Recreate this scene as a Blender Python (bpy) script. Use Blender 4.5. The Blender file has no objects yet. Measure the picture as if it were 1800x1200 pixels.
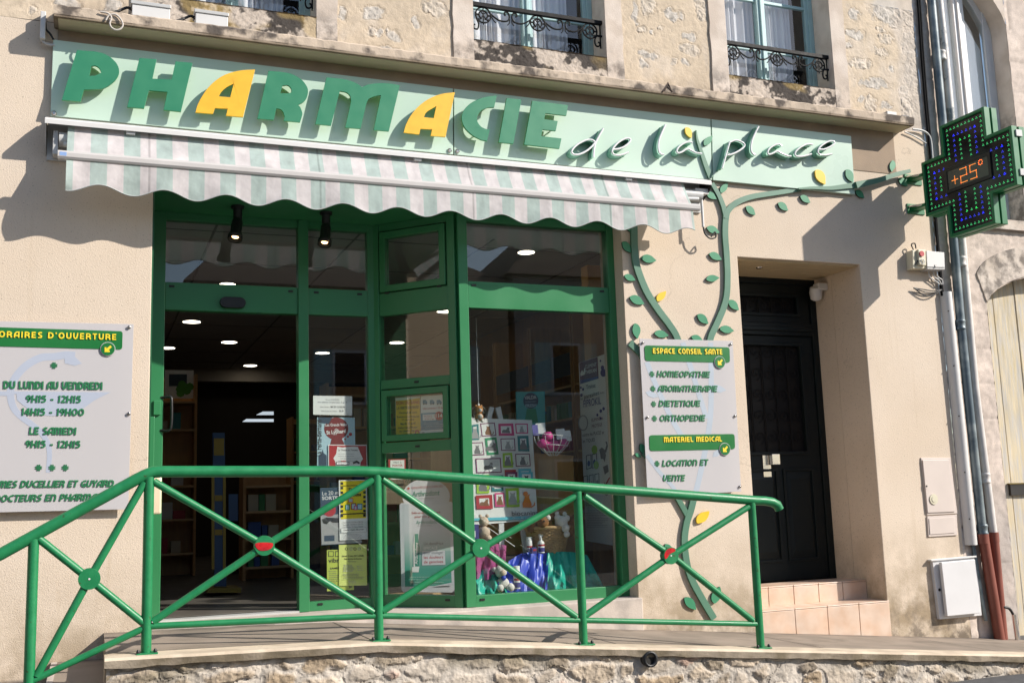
import bpy, bmesh, math, random
import numpy as np
from mathutils import Vector, Matrix
from mathutils.geometry import tessellate_polygon
random.seed(7)
SC = bpy.context.scene
COL = SC.collection
R = math.radians

# ------------------------------------------------------------------ camera, sky, sun, exposure
F_PX, YAW, PITCH, ROLL = 1843.11, 0.382541, 0.147070, -0.032439
CAM = Vector((0.0, -7.7, 0.757))
_fw = Vector((math.sin(YAW)*math.cos(PITCH), math.cos(YAW)*math.cos(PITCH), math.sin(PITCH)))
_r0 = Vector((math.cos(YAW), -math.sin(YAW), 0)); _u0 = _r0.cross(_fw)
_rt = _r0*math.cos(ROLL) + _u0*math.sin(ROLL)
_up = _u0*math.cos(ROLL) - _r0*math.sin(ROLL)
cd = bpy.data.cameras.new('camera'); cam = bpy.data.objects.new('camera', cd); COL.objects.link(cam)
cd.sensor_width = 36.0; cd.lens = F_PX/1800*36; cd.clip_start = 0.05; cd.clip_end = 500
cam.matrix_world = Matrix(((_rt.x, _up.x, -_fw.x, CAM.x), (_rt.y, _up.y, -_fw.y, CAM.y), (_rt.z, _up.z, -_fw.z, CAM.z), (0, 0, 0, 1)))
SC.camera = cam
SUN = Vector((-1.33, 1.0, -1.05)).normalized()          # direction the sunlight travels
w = bpy.data.worlds.new('World'); SC.world = w; w.use_nodes = True
nt = w.node_tree; bgn = nt.nodes['Background']
sky = nt.nodes.new('ShaderNodeTexSky'); sky.sky_type = 'NISHITA'; sky.sun_disc = False
sky.sun_elevation = math.asin(-SUN.z); sky.sun_rotation = math.atan2(-SUN.x, -SUN.y)
sky.air_density = 1.0; sky.dust_density = 0.6; sky.ozone_density = 1.0
nt.links.new(sky.outputs[0], bgn.inputs[0]); bgn.inputs[1].default_value = 0.118
ld = bpy.data.lights.new('sun', 'SUN'); ld.energy = 4.6; ld.angle = R(0.5); ld.color = (1.0, 0.93, 0.84)
lo = bpy.data.objects.new('sun', ld); COL.objects.link(lo); lo.location = (8, -12, 12)
lo.rotation_euler = SUN.to_track_quat('-Z', 'Y').to_euler()
SC.view_settings.view_transform = 'Standard'; SC.view_settings.look = 'None'
SC.view_settings.gamma = 1.0; SC.view_settings.exposure = 0.47
SC.cycles.max_bounces = 8; SC.cycles.transparent_max_bounces = 16

# ------------------------------------------------------------------ helpers
WORG = {}
def _ray(x, y): return _fw*F_PX + _rt*(x-900) - _up*(y-600)
def at(x, y, Y=0.0):
    """photo pixel (1800 x 1200) -> the point of the plane y = Y it shows"""
    d = _ray(x, y); return CAM + d*((Y-CAM.y)/d.y)
def atz(x, y, Z):
    d = _ray(x, y); return CAM + d*((Z-CAM.z)/d.z)

class PL:
    """a vertical or tilted plane: origin, u direction, outward normal"""
    def __init__(s, o, u, n):
        s.o = Vector(o); s.u = Vector(u).normalized(); s.n = Vector(n).normalized(); s.w = s.n.cross(s.u)
    def pt(s, u, w, d=0.0): return s.o + s.u*u + s.w*w + s.n*d
    def px(s, x, y, d=0.0):
        r = _ray(x, y); o = s.o + s.n*d
        q = CAM + r*((o-CAM).dot(s.n)/r.dot(s.n)) - o
        return (q.dot(s.u), q.dot(s.w))
def FACE(Y): return PL((0, Y, 0), (1, 0, 0), (0, -1, 0))
WALL = FACE(0.0)

def crv(pts, n=5, closed=False):
    """Catmull-Rom through 2-D or 3-D points"""
    P = [Vector(p) for p in pts]; m = len(P); out = []
    rng = range(m) if closed else range(m-1)
    for i in rng:
        p1, p2 = P[i], P[(i+1) % m]
        p0 = P[(i-1) % m] if (closed or i > 0) else p1*2-p2
        p3 = P[(i+2) % m] if (closed or i+2 < m) else p2*2-p1
        for k in range(n):
            t = k/n
            out.append(((p1*2) + (p2-p0)*t + (p0*2-p1*5+p2*4-p3)*t*t + (p1*3-p0-p2*3+p3)*t*t*t)*0.5)
    if not closed: out.append(P[-1].copy())
    return [tuple(q) for q in out]

_txt = {}
def text2d(s, bold=0.0, shear=0.0):
    k = (s, bold, shear)
    if k not in _txt:
        c = bpy.data.curves.new('lettering', 'FONT'); c.body = s; c.size = 1.0; c.resolution_u = 3
        c.offset = bold; c.shear = shear
        o = bpy.data.objects.new('lettering', c)
        m = bpy.data.meshes.new_from_object(o)
        vs = [(v.co.x, v.co.y) for v in m.vertices]; fs = [tuple(p.vertices) for p in m.polygons]
        bpy.data.objects.remove(o); bpy.data.curves.remove(c); bpy.data.meshes.remove(m)
        if vs:
            x0 = min(v[0] for v in vs); x1 = max(v[0] for v in vs)
        else: x0, x1 = 0, 1
        _txt[k] = (vs, fs, x0, x1)
    return _txt[k]

class MB:
    def __init__(s): s.v = []; s.f = []; s.fm = []; s.mats = []; s.sm = []
    def mi(s, m):
        if m not in s.mats: s.mats.append(m)
        return s.mats.index(m)
    def add(s, vs, fs, m, smooth=False):
        b = len(s.v); k = s.mi(m)
        s.v.extend([tuple(v) for v in vs])
        for f in fs: s.f.append(tuple(i+b for i in f)); s.fm.append(k); s.sm.append(smooth)
    def box(s, x0, x1, y0, y1, z0, z1, m):
        vs = [(x, y, z) for z in (z0, z1) for y in (y0, y1) for x in (x0, x1)]
        s.add(vs, [(0, 2, 3, 1), (4, 5, 7, 6), (0, 1, 5, 4), (2, 6, 7, 3), (0, 4, 6, 2), (1, 3, 7, 5)], m)
    def pbox(s, pl, u0, u1, w0, w1, d0, d1, m):
        s.prism(pl, [(u0, w0), (u1, w0), (u1, w1), (u0, w1)], d0, d1, m)
    def prism(s, pl, poly, d0, d1, m, holes=(), msides=None, back=True):
        loops = [list(poly)] + [list(h) for h in holes]
        flat = [p for l in loops for p in l]
        tri = tessellate_polygon([[Vector((p[0], p[1], 0)) for p in l] for l in loops])
        n = len(flat)
        vf = [pl.pt(p[0], p[1], d1) for p in flat]
        if d0 is None or d0 == d1:
            s.add(vf, [tuple(t) for t in tri], m); return
        vb = [pl.pt(p[0], p[1], d0) for p in flat]
        s.add(vf+vb, [tuple(t) for t in tri] + ([tuple(i+n for i in reversed(t)) for t in tri] if back else []), m)
        side = []; b = 0
        for l in loops:
            k = len(l)
            for i in range(k):
                j = (i+1) % k; side.append((b+i, b+j, b+j+n, b+i+n))
            b += k
        s.add(vf+vb, side, msides or m)
    def pq(s, pl, pts, d0, d1, m, **k):
        """polygon given in photo pixels, seen on the face at height d1 of the plane"""
        s.prism(pl, [pl.px(x, y, d1) for x, y in pts], d0, d1, m, **k)
    def disc(s, pl, u, w, r, d0, d1, m, n=20, rw=None):
        rw = rw or r
        s.prism(pl, [(u+r*math.cos(2*math.pi*i/n), w+rw*math.sin(2*math.pi*i/n)) for i in range(n)], d0, d1, m)
    def ribbon(s, pl, pts, t, d0, d1, m, closed=False):
        """flat strip of width t (number or list) along 2-D points"""
        n = len(pts); P = [Vector(p[:2]) for p in pts]; L = []; Rr = []
        for i in range(n):
            a = P[i-1] if (i > 0 or closed) else P[i]; b = P[(i+1) % n] if (i < n-1 or closed) else P[i]
            d1v = (P[i]-a); d2v = (b-P[i])
            d1v = d1v.normalized() if d1v.length > 1e-9 else d2v.normalized()
            d2v = d2v.normalized() if d2v.length > 1e-9 else d1v
            tg = (d1v+d2v); tg = tg.normalized() if tg.length > 1e-6 else d1v
            nn = Vector((-tg.y, tg.x)); c = max(0.5, nn.dot(Vector((-d1v.y, d1v.x))))
            h = (t[i] if isinstance(t, (list, tuple)) else t)/2/c
            L.append(P[i]+nn*h); Rr.append(P[i]-nn*h)
        q = n if closed else n-1
        vs = [pl.pt(p.x, p.y, d1) for p in L+Rr]; fs = [(i, n+i, n+(i+1) % n, (i+1) % n) for i in range(q)]
        s.add(vs, fs, m)
        if d0 is not None and d0 != d1:
            v2 = vs + [pl.pt(p.x, p.y, d0) for p in L+Rr]
            fs = [(i, (i+1) % n, 2*n+(i+1) % n, 2*n+i) for i in range(q)] + [(n+i, 3*n+i, 3*n+(i+1) % n, n+(i+1) % n) for i in range(q)]
            fs += [(2*n+i, 2*n+(i+1) % n, 3*n+(i+1) % n, 3*n+i) for i in range(q)]
            if not closed: fs += [(0, 2*n, 3*n, n), (n-1, 2*n-1, 4*n-1, 3*n-1)]
            s.add(v2, fs, m)
    def tube(s, pts, r, m, n=8, cap=True, closed=False, flat=1.0):
        P = [Vector(p) for p in pts]; k = len(P)
        tg = []
        for i in range(k):
            a = P[i-1] if (i > 0 or closed) else P[i]; b = P[(i+1) % k] if (i < k-1 or closed) else P[i]
            tg.append((b-a).normalized())
        ref = Vector((0, 0, 1)) if abs(tg[0].z) < 0.9 else Vector((1, 0, 0))
        nn = tg[0].cross(ref).normalized(); vs = []
        for i in range(k):
            nn = (nn - tg[i]*nn.dot(tg[i])).normalized(); bb = tg[i].cross(nn)
            rr = r[i] if isinstance(r, (list, tuple)) else r
            if 0 < i < k-1 or closed:
                a = (P[i]-P[i-1]).normalized(); rr = rr/max(0.6, abs(a.dot(tg[i])))
            for j in range(n):
                t = 2*math.pi*j/n; vs.append(P[i] + nn*(math.cos(t)*rr) + bb*(math.sin(t)*rr*flat))
        fs = []
        for i in range(k if closed else k-1):
            for j in range(n):
                a, b = i*n, ((i+1) % k)*n; fs.append((a+j, a+(j+1) % n, b+(j+1) % n, b+j))
        s.add(vs, fs, m, True)
        if cap and not closed:
            s.add([vs[j] for j in range(n)], [tuple(reversed(range(n)))], m)
            s.add([vs[(k-1)*n+j] for j in range(n)], [tuple(range(n))], m)
    def lathe(s, c, prof, m, n=16, axis=(0, 0, 1)):
        """profile [(radius, height)] about an axis through c"""
        ax = Vector(axis).normalized(); x = ax.cross(Vector((0, 1, 0.01))).normalized(); y = ax.cross(x)
        c = Vector(c); vs = []
        for r, h in prof:
            for j in range(n):
                t = 2*math.pi*j/n; vs.append(c + ax*h + x*(r*math.cos(t)) + y*(r*math.sin(t)))
        fs = [(i*n+j, i*n+(j+1) % n, (i+1)*n+(j+1) % n, (i+1)*n+j) for i in range(len(prof)-1) for j in range(n)]
        s.add(vs, fs, m, True)
        for i in (0, len(prof)-1):
            if prof[i][0] > 1e-4: s.add([vs[i*n+j] for j in range(n)], [tuple(range(n))], m)
    def ball(s, c, r, m, n=12, k=8, sx=1, sy=1, sz=1, jit=0.0, seed=0):
        rnd = random.Random(seed); c = Vector(c); vs = []
        for i in range(k+1):
            a = math.pi*i/k
            for j in range(n):
                t = 2*math.pi*j/n; q = r*(1+(rnd.random()-.5)*jit*(0 < i < k))
                vs.append(c+Vector((q*math.sin(a)*math.cos(t)*sx, q*math.sin(a)*math.sin(t)*sy, q*math.cos(a)*sz)))
        s.add(vs, [(i*n+j, i*n+(j+1) % n, (i+1)*n+(j+1) % n, (i+1)*n+j) for i in range(k) for j in range(n)], m, True)
    def grid(s, rows, m, smooth=True):
        nr, nc = len(rows), len(rows[0]); vs = [p for r in rows for p in r]
        s.add(vs, [(i*nc+j, i*nc+j+1, (i+1)*nc+j+1, (i+1)*nc+j) for i in range(nr-1) for j in range(nc-1)], m, smooth)
    def txt(s, pl, st, pL, pR, d, m, h=None, bold=0.0, shear=0.0):
        """line of lettering whose baseline runs between two photo pixels; h = cap height in pixels"""
        vs, fs, x0, x1 = text2d(st, bold, shear)
        a = Vector(pl.px(*pL, d)); b = Vector(pl.px(*pR, d)); ux = (b-a)/(x1-x0)
        if h is None: uy = Vector((-ux.y, ux.x))
        else:
            top = Vector(pl.px(pL[0], pL[1]-h, d)); l = (top-a).length/0.72
            uy = Vector((-ux.y, ux.x)).normalized()*l
        s.add([pl.pt(*(a+ux*(v[0]-x0)+uy*v[1]), d) for v in vs], fs, m)
    def build(s, name, parent=None, bevel=0.0, col=None, recalc=True):
        me = bpy.data.meshes.new(name); me.from_pydata(s.v, [], s.f)
        for m in s.mats: me.materials.append(m)
        me.polygons.foreach_set('material_index', s.fm)
        me.polygons.foreach_set('use_smooth', s.sm)
        if bevel or recalc:
            bm = bmesh.new(); bm.from_mesh(me)
            if bevel: bmesh.ops.remove_doubles(bm, verts=bm.verts, dist=1e-6)
            if recalc: bmesh.ops.recalc_face_normals(bm, faces=bm.faces)
            bm.to_mesh(me); bm.free()
        if col is not None:
            ca = me.color_attributes.new('Tone', 'FLOAT_COLOR', 'POINT')
            ca.data.foreach_set('color', np.asarray(col, dtype=np.float32).ravel())
        me.update()
        o = bpy.data.objects.new(name, me); COL.objects.link(o)
        if bevel:
            md = o.modifiers.new('bevel', 'BEVEL'); md.width = bevel; md.segments = 2; md.limit_method = 'ANGLE'; md.angle_limit = R(40)
        put(o, parent); return o

def put(o, parent):
    if parent is not None:
        o.parent = parent; o.location = -WORG.get(parent.name, Vector((0, 0, 0)))
    WORG[o.name] = Vector((0, 0, 0))
def tag(o, label=None, cat=None, group=None, kind=None):
    if label: o['label'] = label
    if cat: o['category'] = cat
    if group: o['group'] = group
    if kind: o['kind'] = kind
    return o
def thing(name, label, cat, loc=(0, 0, 0), group=None):
    o = bpy.data.objects.new(name, None); COL.objects.link(o); o.location = loc; o.empty_display_size = .1
    WORG[o.name] = Vector(loc); return tag(o, label, cat, group)

# ------------------------------------------------------------------ materials
def mat(name, col, rough=.6, metal=0.0, var=.06, vs=6.0, bump=0.0, bs=120.0, col2=None, mix=(.45, .6), cs=3.0, spec=.5, emit=None, es=0.0, dirt=None, aniso=None, detail=4.0):
    m = bpy.data.materials.new(name); m.use_nodes = True; t = m.node_tree; N = t.nodes; L = t.links
    b = N['Principled BSDF']; b.inputs['Roughness'].default_value = rough; b.inputs['Metallic'].default_value = metal
    b.inputs['Specular IOR Level'].default_value = spec
    tc = N.new('ShaderNodeTexCoord'); src = tc.outputs['Object']
    if aniso:
        mp = N.new('ShaderNodeMapping'); mp.inputs['Scale'].default_value = aniso; L.new(src, mp.inputs[0]); src = mp.outputs[0]
    rgb = N.new('ShaderNodeRGB'); rgb.outputs[0].default_value = (*col, 1); out = rgb.outputs[0]
    if col2:
        n2 = N.new('ShaderNodeTexNoise'); n2.inputs['Scale'].default_value = cs; n2.inputs['Detail'].default_value = 6; L.new(src, n2.inputs['Vector'])
        mr = N.new('ShaderNodeMapRange'); mr.inputs[1].default_value = mix[0]; mr.inputs[2].default_value = mix[1]; L.new(n2.outputs[0], mr.inputs[0])
        mx = N.new('ShaderNodeMix'); mx.data_type = 'RGBA'; L.new(mr.outputs[0], mx.inputs[0]); L.new(out, mx.inputs[6]); mx.inputs[7].default_value = (*col2, 1); out = mx.outputs[2]
    if var:
        n1 = N.new('ShaderNodeTexNoise'); n1.inputs['Scale'].default_value = vs; n1.inputs['Detail'].default_value = detail; L.new(src, n1.inputs['Vector'])
        mr = N.new('ShaderNodeMapRange'); mr.inputs[1].default_value = .25; mr.inputs[2].default_value = .75; mr.inputs[3].default_value = 1-var; mr.inputs[4].default_value = 1+var; L.new(n1.outputs[0], mr.inputs[0])
        hs = N.new('ShaderNodeVectorMath'); hs.operation = 'SCALE'; L.new(out, hs.inputs[0]); L.new(mr.outputs[0], hs.inputs['Scale']); out = hs.outputs[0]
        rr = N.new('ShaderNodeMapRange'); rr.inputs[1].default_value = .3; rr.inputs[2].default_value = .7
        rr.inputs[3].default_value = max(0, rough-.06); rr.inputs[4].default_value = min(1, rough+.06); L.new(n1.outputs[0], rr.inputs[0]); L.new(rr.outputs[0], b.inputs['Roughness'])
    L.new(out, b.inputs['Base Color'])
    if bump:
        n3 = N.new('ShaderNodeTexNoise'); n3.inputs['Scale'].default_value = bs; n3.inputs['Detail'].default_value = 4; L.new(src, n3.inputs['Vector'])
        bp = N.new('ShaderNodeBump'); bp.inputs['Strength'].default_value = min(1, bump); bp.inputs['Distance'].default_value = .004; L.new(n3.outputs[0], bp.inputs['Height']); L.new(bp.outputs[0], b.inputs['Normal'])
    if emit:
        b.inputs['Emission Color'].default_value = (*emit, 1); b.inputs['Emission Strength'].default_value = es
    return m

def stucco(name, col, col2, sp=None):
    """sprayed render: fine grain, dark pits, soft drifts of tone, damp stains near the pavement"""
    m = mat(name, col, rough=.92, var=.05, vs=1.3, col2=col2, mix=(.35, .75), cs=.9, spec=.2)
    t = m.node_tree; N = t.nodes; L = t.links; b = N['Principled BSDF']
    tc = [n for n in N if n.type == 'TEX_COORD'][0]
    v = N.new('ShaderNodeTexVoronoi'); v.inputs['Scale'].default_value = 150; L.new(tc.outputs['Object'], v.inputs['Vector'])
    nz = N.new('ShaderNodeTexNoise'); nz.inputs['Scale'].default_value = 95; nz.inputs['Detail'].default_value = 6; L.new(tc.outputs['Object'], nz.inputs['Vector'])
    pit = N.new('ShaderNodeMapRange'); pit.inputs[1].default_value = .315; pit.inputs[2].default_value = .375; pit.inputs[3].default_value = .52; pit.inputs[4].default_value = 1.0; L.new(nz.outputs[0], pit.inputs[0])
    old = b.inputs['Base Color'].links[0].from_socket
    sc = N.new('ShaderNodeVectorMath'); sc.operation = 'SCALE'; L.new(old, sc.inputs[0]); L.new(pit.outputs[0], sc.inputs['Scale'])
    L.new(sc.outputs[0], b.inputs['Base Color'])
    ad = N.new('ShaderNodeMath'); ad.operation = 'ADD'; L.new(v.outputs['Distance'], ad.inputs[0]); L.new(nz.outputs[0], ad.inputs[1])
    ve = N.new('ShaderNodeTexVoronoi'); ve.feature = 'DISTANCE_TO_EDGE'; ve.inputs['Scale'].default_value = .75                  # a few hairline cracks
    nd = N.new('ShaderNodeTexNoise'); nd.inputs['Scale'].default_value = 3.5; nd.inputs['Detail'].default_value = 7; L.new(tc.outputs['Object'], nd.inputs['Vector'])
    av = N.new('ShaderNodeVectorMath'); av.operation = 'MULTIPLY_ADD'; L.new(nd.outputs['Color'], av.inputs[0]); av.inputs[1].default_value = (.5, .5, .5); L.new(tc.outputs['Object'], av.inputs[2]); L.new(av.outputs[0], ve.inputs['Vector'])
    c1 = N.new('ShaderNodeMapRange'); c1.inputs[1].default_value = .0022; c1.inputs[2].default_value = .0045; c1.inputs[3].default_value = 1; c1.inputs[4].default_value = 0; L.new(ve.outputs['Distance'], c1.inputs[0])
    c2 = N.new('ShaderNodeTexNoise'); c2.inputs['Scale'].default_value = .9; L.new(tc.outputs['Object'], c2.inputs['Vector'])
    c3 = N.new('ShaderNodeMapRange'); c3.inputs[1].default_value = .52; c3.inputs[2].default_value = .60; c3.inputs[4].default_value = .28; L.new(c2.outputs[0], c3.inputs[0])
    c4 = N.new('ShaderNodeMath'); c4.operation = 'MULTIPLY'; L.new(c1.outputs[0], c4.inputs[0]); L.new(c3.outputs[0], c4.inputs[1])
    cx_ = N.new('ShaderNodeMix'); cx_.data_type = 'RGBA'; L.new(c4.outputs[0], cx_.inputs[0]); L.new(sc.outputs[0], cx_.inputs[6]); cx_.inputs[7].default_value = (.22, .17, .13, 1); L.new(cx_.outputs[2], b.inputs['Base Color'])
    bp = N.new('ShaderNodeBump'); bp.inputs['Strength'].default_value = .42; bp.inputs['Distance'].default_value = .0032; L.new(ad.outputs[0], bp.inputs['Height']); L.new(bp.outputs[0], b.inputs['Normal'])
    return m
def stain(m, zlo, zhi, col, amt, scale=4.0, axis=2, aniso=(1, 1, 1), th=(.4, .62)):
    """a weathering stain of its own shape between two heights"""
    t = m.node_tree; N = t.nodes; L = t.links; b = N['Principled BSDF']; tc = [n for n in N if n.type == 'TEX_COORD'][0]
    sp = N.new('ShaderNodeSeparateXYZ'); L.new(tc.outputs['Object'], sp.inputs[0])
    g = N.new('ShaderNodeMapRange'); g.inputs[1].default_value = zlo; g.inputs[2].default_value = zhi; L.new(sp.outputs[axis], g.inputs[0])
    mp = N.new('ShaderNodeMapping'); mp.inputs['Scale'].default_value = aniso; L.new(tc.outputs['Object'], mp.inputs[0])
    nz = N.new('ShaderNodeTexNoise'); nz.inputs['Scale'].default_value = scale; nz.inputs['Detail'].default_value = 8; nz.inputs['Roughness'].default_value = .65; L.new(mp.outputs[0], nz.inputs['Vector'])
    mr = N.new('ShaderNodeMapRange'); mr.inputs[1].default_value = th[0]; mr.inputs[2].default_value = th[1]; L.new(nz.outputs[0], mr.inputs[0])
    mu = N.new('ShaderNodeMath'); mu.operation = 'MULTIPLY'; L.new(g.outputs[0], mu.inputs[0]); L.new(mr.outputs[0], mu.inputs[1])
    m2 = N.new('ShaderNodeMath'); m2.operation = 'MULTIPLY'; L.new(mu.outputs[0], m2.inputs[0]); m2.inputs[1].default_value = amt
    old = b.inputs['Base Color'].links[0].from_socket
    mx = N.new('ShaderNodeMix'); mx.data_type = 'RGBA'; L.new(m2.outputs[0], mx.inputs[0]); L.new(old, mx.inputs[6]); mx.inputs[7].default_value = (*col, 1)
    L.new(mx.outputs[2], b.inputs['Base Color']); return m

def glass(name, tint=(.95, .97, .96), k=1.0):
    m = bpy.data.materials.new(name); m.use_nodes = True; t = m.node_tree; N = t.nodes; L = t.links
    for n in list(N):
        if n.type != 'OUTPUT_MATERIAL': N.remove(n)
    out = [n for n in N if n.type == 'OUTPUT_MATERIAL'][0]
    tr = N.new('ShaderNodeBsdfTransparent'); tr.inputs[0].default_value = (*tint, 1)
    gl = N.new('ShaderNodeBsdfGlossy'); gl.inputs['Roughness'].default_value = 0.0; gl.inputs[0].default_value = (1, 1, 1, 1)
    lw = N.new('ShaderNodeLayerWeight'); lw.inputs[0].default_value = .5                # Schlick's law, the same on both faces of the sheet
    pw = N.new('ShaderNodeMath'); pw.operation = 'POWER'; pw.inputs[1].default_value = 5; L.new(lw.outputs['Facing'], pw.inputs[0])
    ma = N.new('ShaderNodeMath'); ma.operation = 'MULTIPLY_ADD'; ma.inputs[1].default_value = .96; ma.inputs[2].default_value = .04; L.new(pw.outputs[0], ma.inputs[0])
    mu = N.new('ShaderNodeMath'); mu.operation = 'MULTIPLY'; mu.inputs[1].default_value = k; mu.use_clamp = True; L.new(ma.outputs[0], mu.inputs[0])
    mx = N.new('ShaderNodeMixShader'); L.new(mu.outputs[0], mx.inputs[0]); L.new(tr.outputs[0], mx.inputs[1]); L.new(gl.outputs[0], mx.inputs[2])
    L.new(mx.outputs[0], out.inputs[0]); return m

def see_through(name, col, t_amt, rough=.35, transl=0.0):
    """cloudy acrylic, thin cloth: a diffuse sheet that lets part of the light through"""
    m = bpy.data.materials.new(name); m.use_nodes = True; t = m.node_tree; N = t.nodes; L = t.links
    out = [n for n in N if n.type == 'OUTPUT_MATERIAL'][0]; b = N['Principled BSDF']
    b.inputs['Base Color'].default_value = (*col, 1); b.inputs['Roughness'].default_value = rough
    tr = N.new('ShaderNodeBsdfTransparent'); tl = N.new('ShaderNodeBsdfTranslucent'); tl.inputs[0].default_value = (*col, 1)
    m1 = N.new('ShaderNodeMixShader'); m1.inputs[0].default_value = transl; L.new(b.outputs[0], m1.inputs[1]); L.new(tl.outputs[0], m1.inputs[2])
    m2 = N.new('ShaderNodeMixShader'); m2.inputs[0].default_value = t_amt; L.new(m1.outputs[0], m2.inputs[1]); L.new(tr.outputs[0], m2.inputs[2])
    L.new(m2.outputs[0], out.inputs[0]); return m

def toned(name, base, rough=.9, bump=.6, bs=60, amt=1.0):
    """reads each vertex's own stone colour, adds grain"""
    m = mat(name, base, rough=rough, var=.14, vs=14, bump=bump, bs=bs, spec=.2, detail=7)
    t = m.node_tree; N = t.nodes; L = t.links
    a = N.new('ShaderNodeVertexColor'); a.layer_name = 'Tone'
    rgb = [n for n in N if n.type == 'RGB'][0]
    for l in list(rgb.outputs[0].links):
        to = l.to_socket; L.remove(l); L.new(a.outputs[0], to)
    return m

def emitm(name, col, s):
    return mat(name, col, var=0, emit=col, es=s, rough=.4)

M = {}
M['wall'] = stucco('ground floor render', (.66, .56, .455), (.605, .50, .39))
stain(M['wall'], 4.5, -1.5, (.46, .36, .24), .55, 2.2, aniso=(6, 1, .30), th=(.56, .74))
stain(M['wall'], .45, -.35, (.33, .26, .175), .95, 3.2, th=(.38, .60))
stain(M['wall'], -.15, -.62, (.16, .13, .10), .9, 7, th=(.44, .58))
M['upwall'] = None
M['trim'] = mat('stone window trim', (.64, .56, .49), .9, var=.10, vs=5, bump=.5, bs=70, spec=.2, col2=(.54, .46, .39), cs=4)
stain(M['trim'], 4.62, 4.40, (.15, .13, .115), .85, 7, th=(.42, .6))
M['apron'] = mat('weathered sill stone', (.50, .43, .36), .95, var=.2, vs=9, bump=.9, bs=45, spec=.1, col2=(.11, .095, .085), mix=(.44, .56), cs=4.5, detail=8)
M['cornice'] = mat('cornice cement', (.52, .43, .34), .95, var=.14, vs=8, bump=.6, bs=60, spec=.1, col2=(.13, .11, .095), mix=(.49, .62), cs=7, detail=8)
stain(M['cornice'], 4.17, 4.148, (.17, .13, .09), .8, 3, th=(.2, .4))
M['soffit'] = mat('cornice underside', (.50, .43, .29), .85, var=.08, vs=2)
M['brownrender'] = mat('bare render', (.34, .26, .19), .95, var=.15, vs=4, bump=.4)
M['green'] = mat('green lacquer', (.034, .20, .078), .34, var=.05, vs=3, spec=.5)
M['greend'] = mat('dark green lacquer', (.018, .10, .045), .38, var=.05, vs=3)
M['rail'] = mat('railing green paint', (.014, .20, .072), .42, var=.12, vs=16, spec=.45, bump=.16, bs=60, col2=(.035, .10, .035), mix=(.67, .69), cs=30)
M['lettergreen'] = mat('letter green', (.026, .205, .105), .42, var=.05, vs=9, bump=.05, bs=30)
M['letteryellow'] = mat('letter yellow', (.80, .44, .022), .5, var=.08, vs=14)
M['letteredge'] = mat('letter edge lime', (.16, .46, .04), .45, var=.05)
M['panel'] = mat('pale mint sign panel', (.48, .62, .52), .33, var=.03, vs=1.2)
M['alu'] = mat('white aluminium', (.64, .63, .615), .5, var=.04, vs=4)
M['alud'] = mat('aluminium grey', (.50, .50, .49), .4, var=.05)
M['black'] = mat('black plastic', (.012, .012, .013), .45)
M['dark'] = mat('dark cavity', (.02, .018, .016), .8)
M['white'] = mat('white paint', (.64, .64, .65), .45, var=.03)
M['paper'] = mat('paper white', (.78, .78, .77), .8, var=.02)
M['chrome'] = mat('bright metal', (.75, .74, .72), .2, metal=1.0, var=.03)
M['steel'] = mat('steel studs', (.42, .40, .38), .3, metal=1.0)
M['bluewood'] = mat('pale blue woodwork', (.36, .53, .54), .5, var=.06, vs=9)
M['iron'] = mat('black wrought iron', (.008, .008, .009), .6, var=.1, vs=20, spec=.2)
M['pane'] = glass('window glass')
M['paneup'] = glass('upper window glass', k=2.2)
M['shopglass'] = glass('shop glass', (.92, .94, .93), k=1.4)
M['pave'] = mat('pavement cement', (.31, .255, .205), .9, var=.12, vs=3, bump=.3, bs=90, col2=(.245, .205, .165), cs=2, spec=.2)
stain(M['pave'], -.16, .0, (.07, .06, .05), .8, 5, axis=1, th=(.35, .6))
stain(M['pave'], 5, -5, (.14, .115, .09), .8, 2.6, th=(.56, .66))
M['cap'] = mat('wall coping cement', (.62, .52, .40), .9, var=.10, vs=6, bump=.5, bs=70, spec=.2, col2=(.50, .41, .31), cs=5)
M['concrete'] = mat('threshold stone', (.55, .48, .42), .85, var=.1, vs=6, bump=.4, bs=80, col2=(.42, .37, .33), cs=5, spec=.2)
M['asphalt'] = mat('asphalt', (.10, .098, .10), .9, var=.2, vs=20, bump=.6, bs=90, spec=.3)
M['tile'] = mat('peach step tiles', (.62, .43, .31), .4, var=.12, vs=5, col2=(.66, .52, .42), mix=(.35, .65), cs=6)
M['grout'] = mat('tile grout', (.25, .19, .15), .9)
M['door'] = mat('black green door paint', (.004, .008, .009), .5, var=.1, vs=4, spec=.3)
M['ceil'] = mat('ceiling boards', (.42, .42, .42), .9, var=.03)
M['ceilgrid'] = mat('ceiling grid', (.16, .16, .16), .8)
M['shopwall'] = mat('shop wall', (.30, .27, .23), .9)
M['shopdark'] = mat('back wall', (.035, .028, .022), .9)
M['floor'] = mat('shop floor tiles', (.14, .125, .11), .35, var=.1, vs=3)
M['oak'] = mat('honey wood', (.52, .285, .11), .5, var=.12, vs=3, aniso=(8, 8, 1.2))
M['oakl'] = mat('light wood panel', (.58, .37, .18), .5, var=.08, vs=3, aniso=(8, 8, 1.2))
M['blueboard'] = mat('dark blue shelf board', (.035, .06, .085), .6)
M['lamp'] = emitm('lamp glow', (1.0, .90, .74), 6.5)
M['lampwarm'] = emitm('warm lamp glow', (1.0, .72, .36), 3.2)
M['orange_led'] = emitm('orange led', (1.0, .30, .05), 1.5)
M['green_led'] = emitm('green led', (.10, .95, .30), .8)
M['blue_led'] = emitm('blue led', (.05, .07, 1.0), .85)
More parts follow.
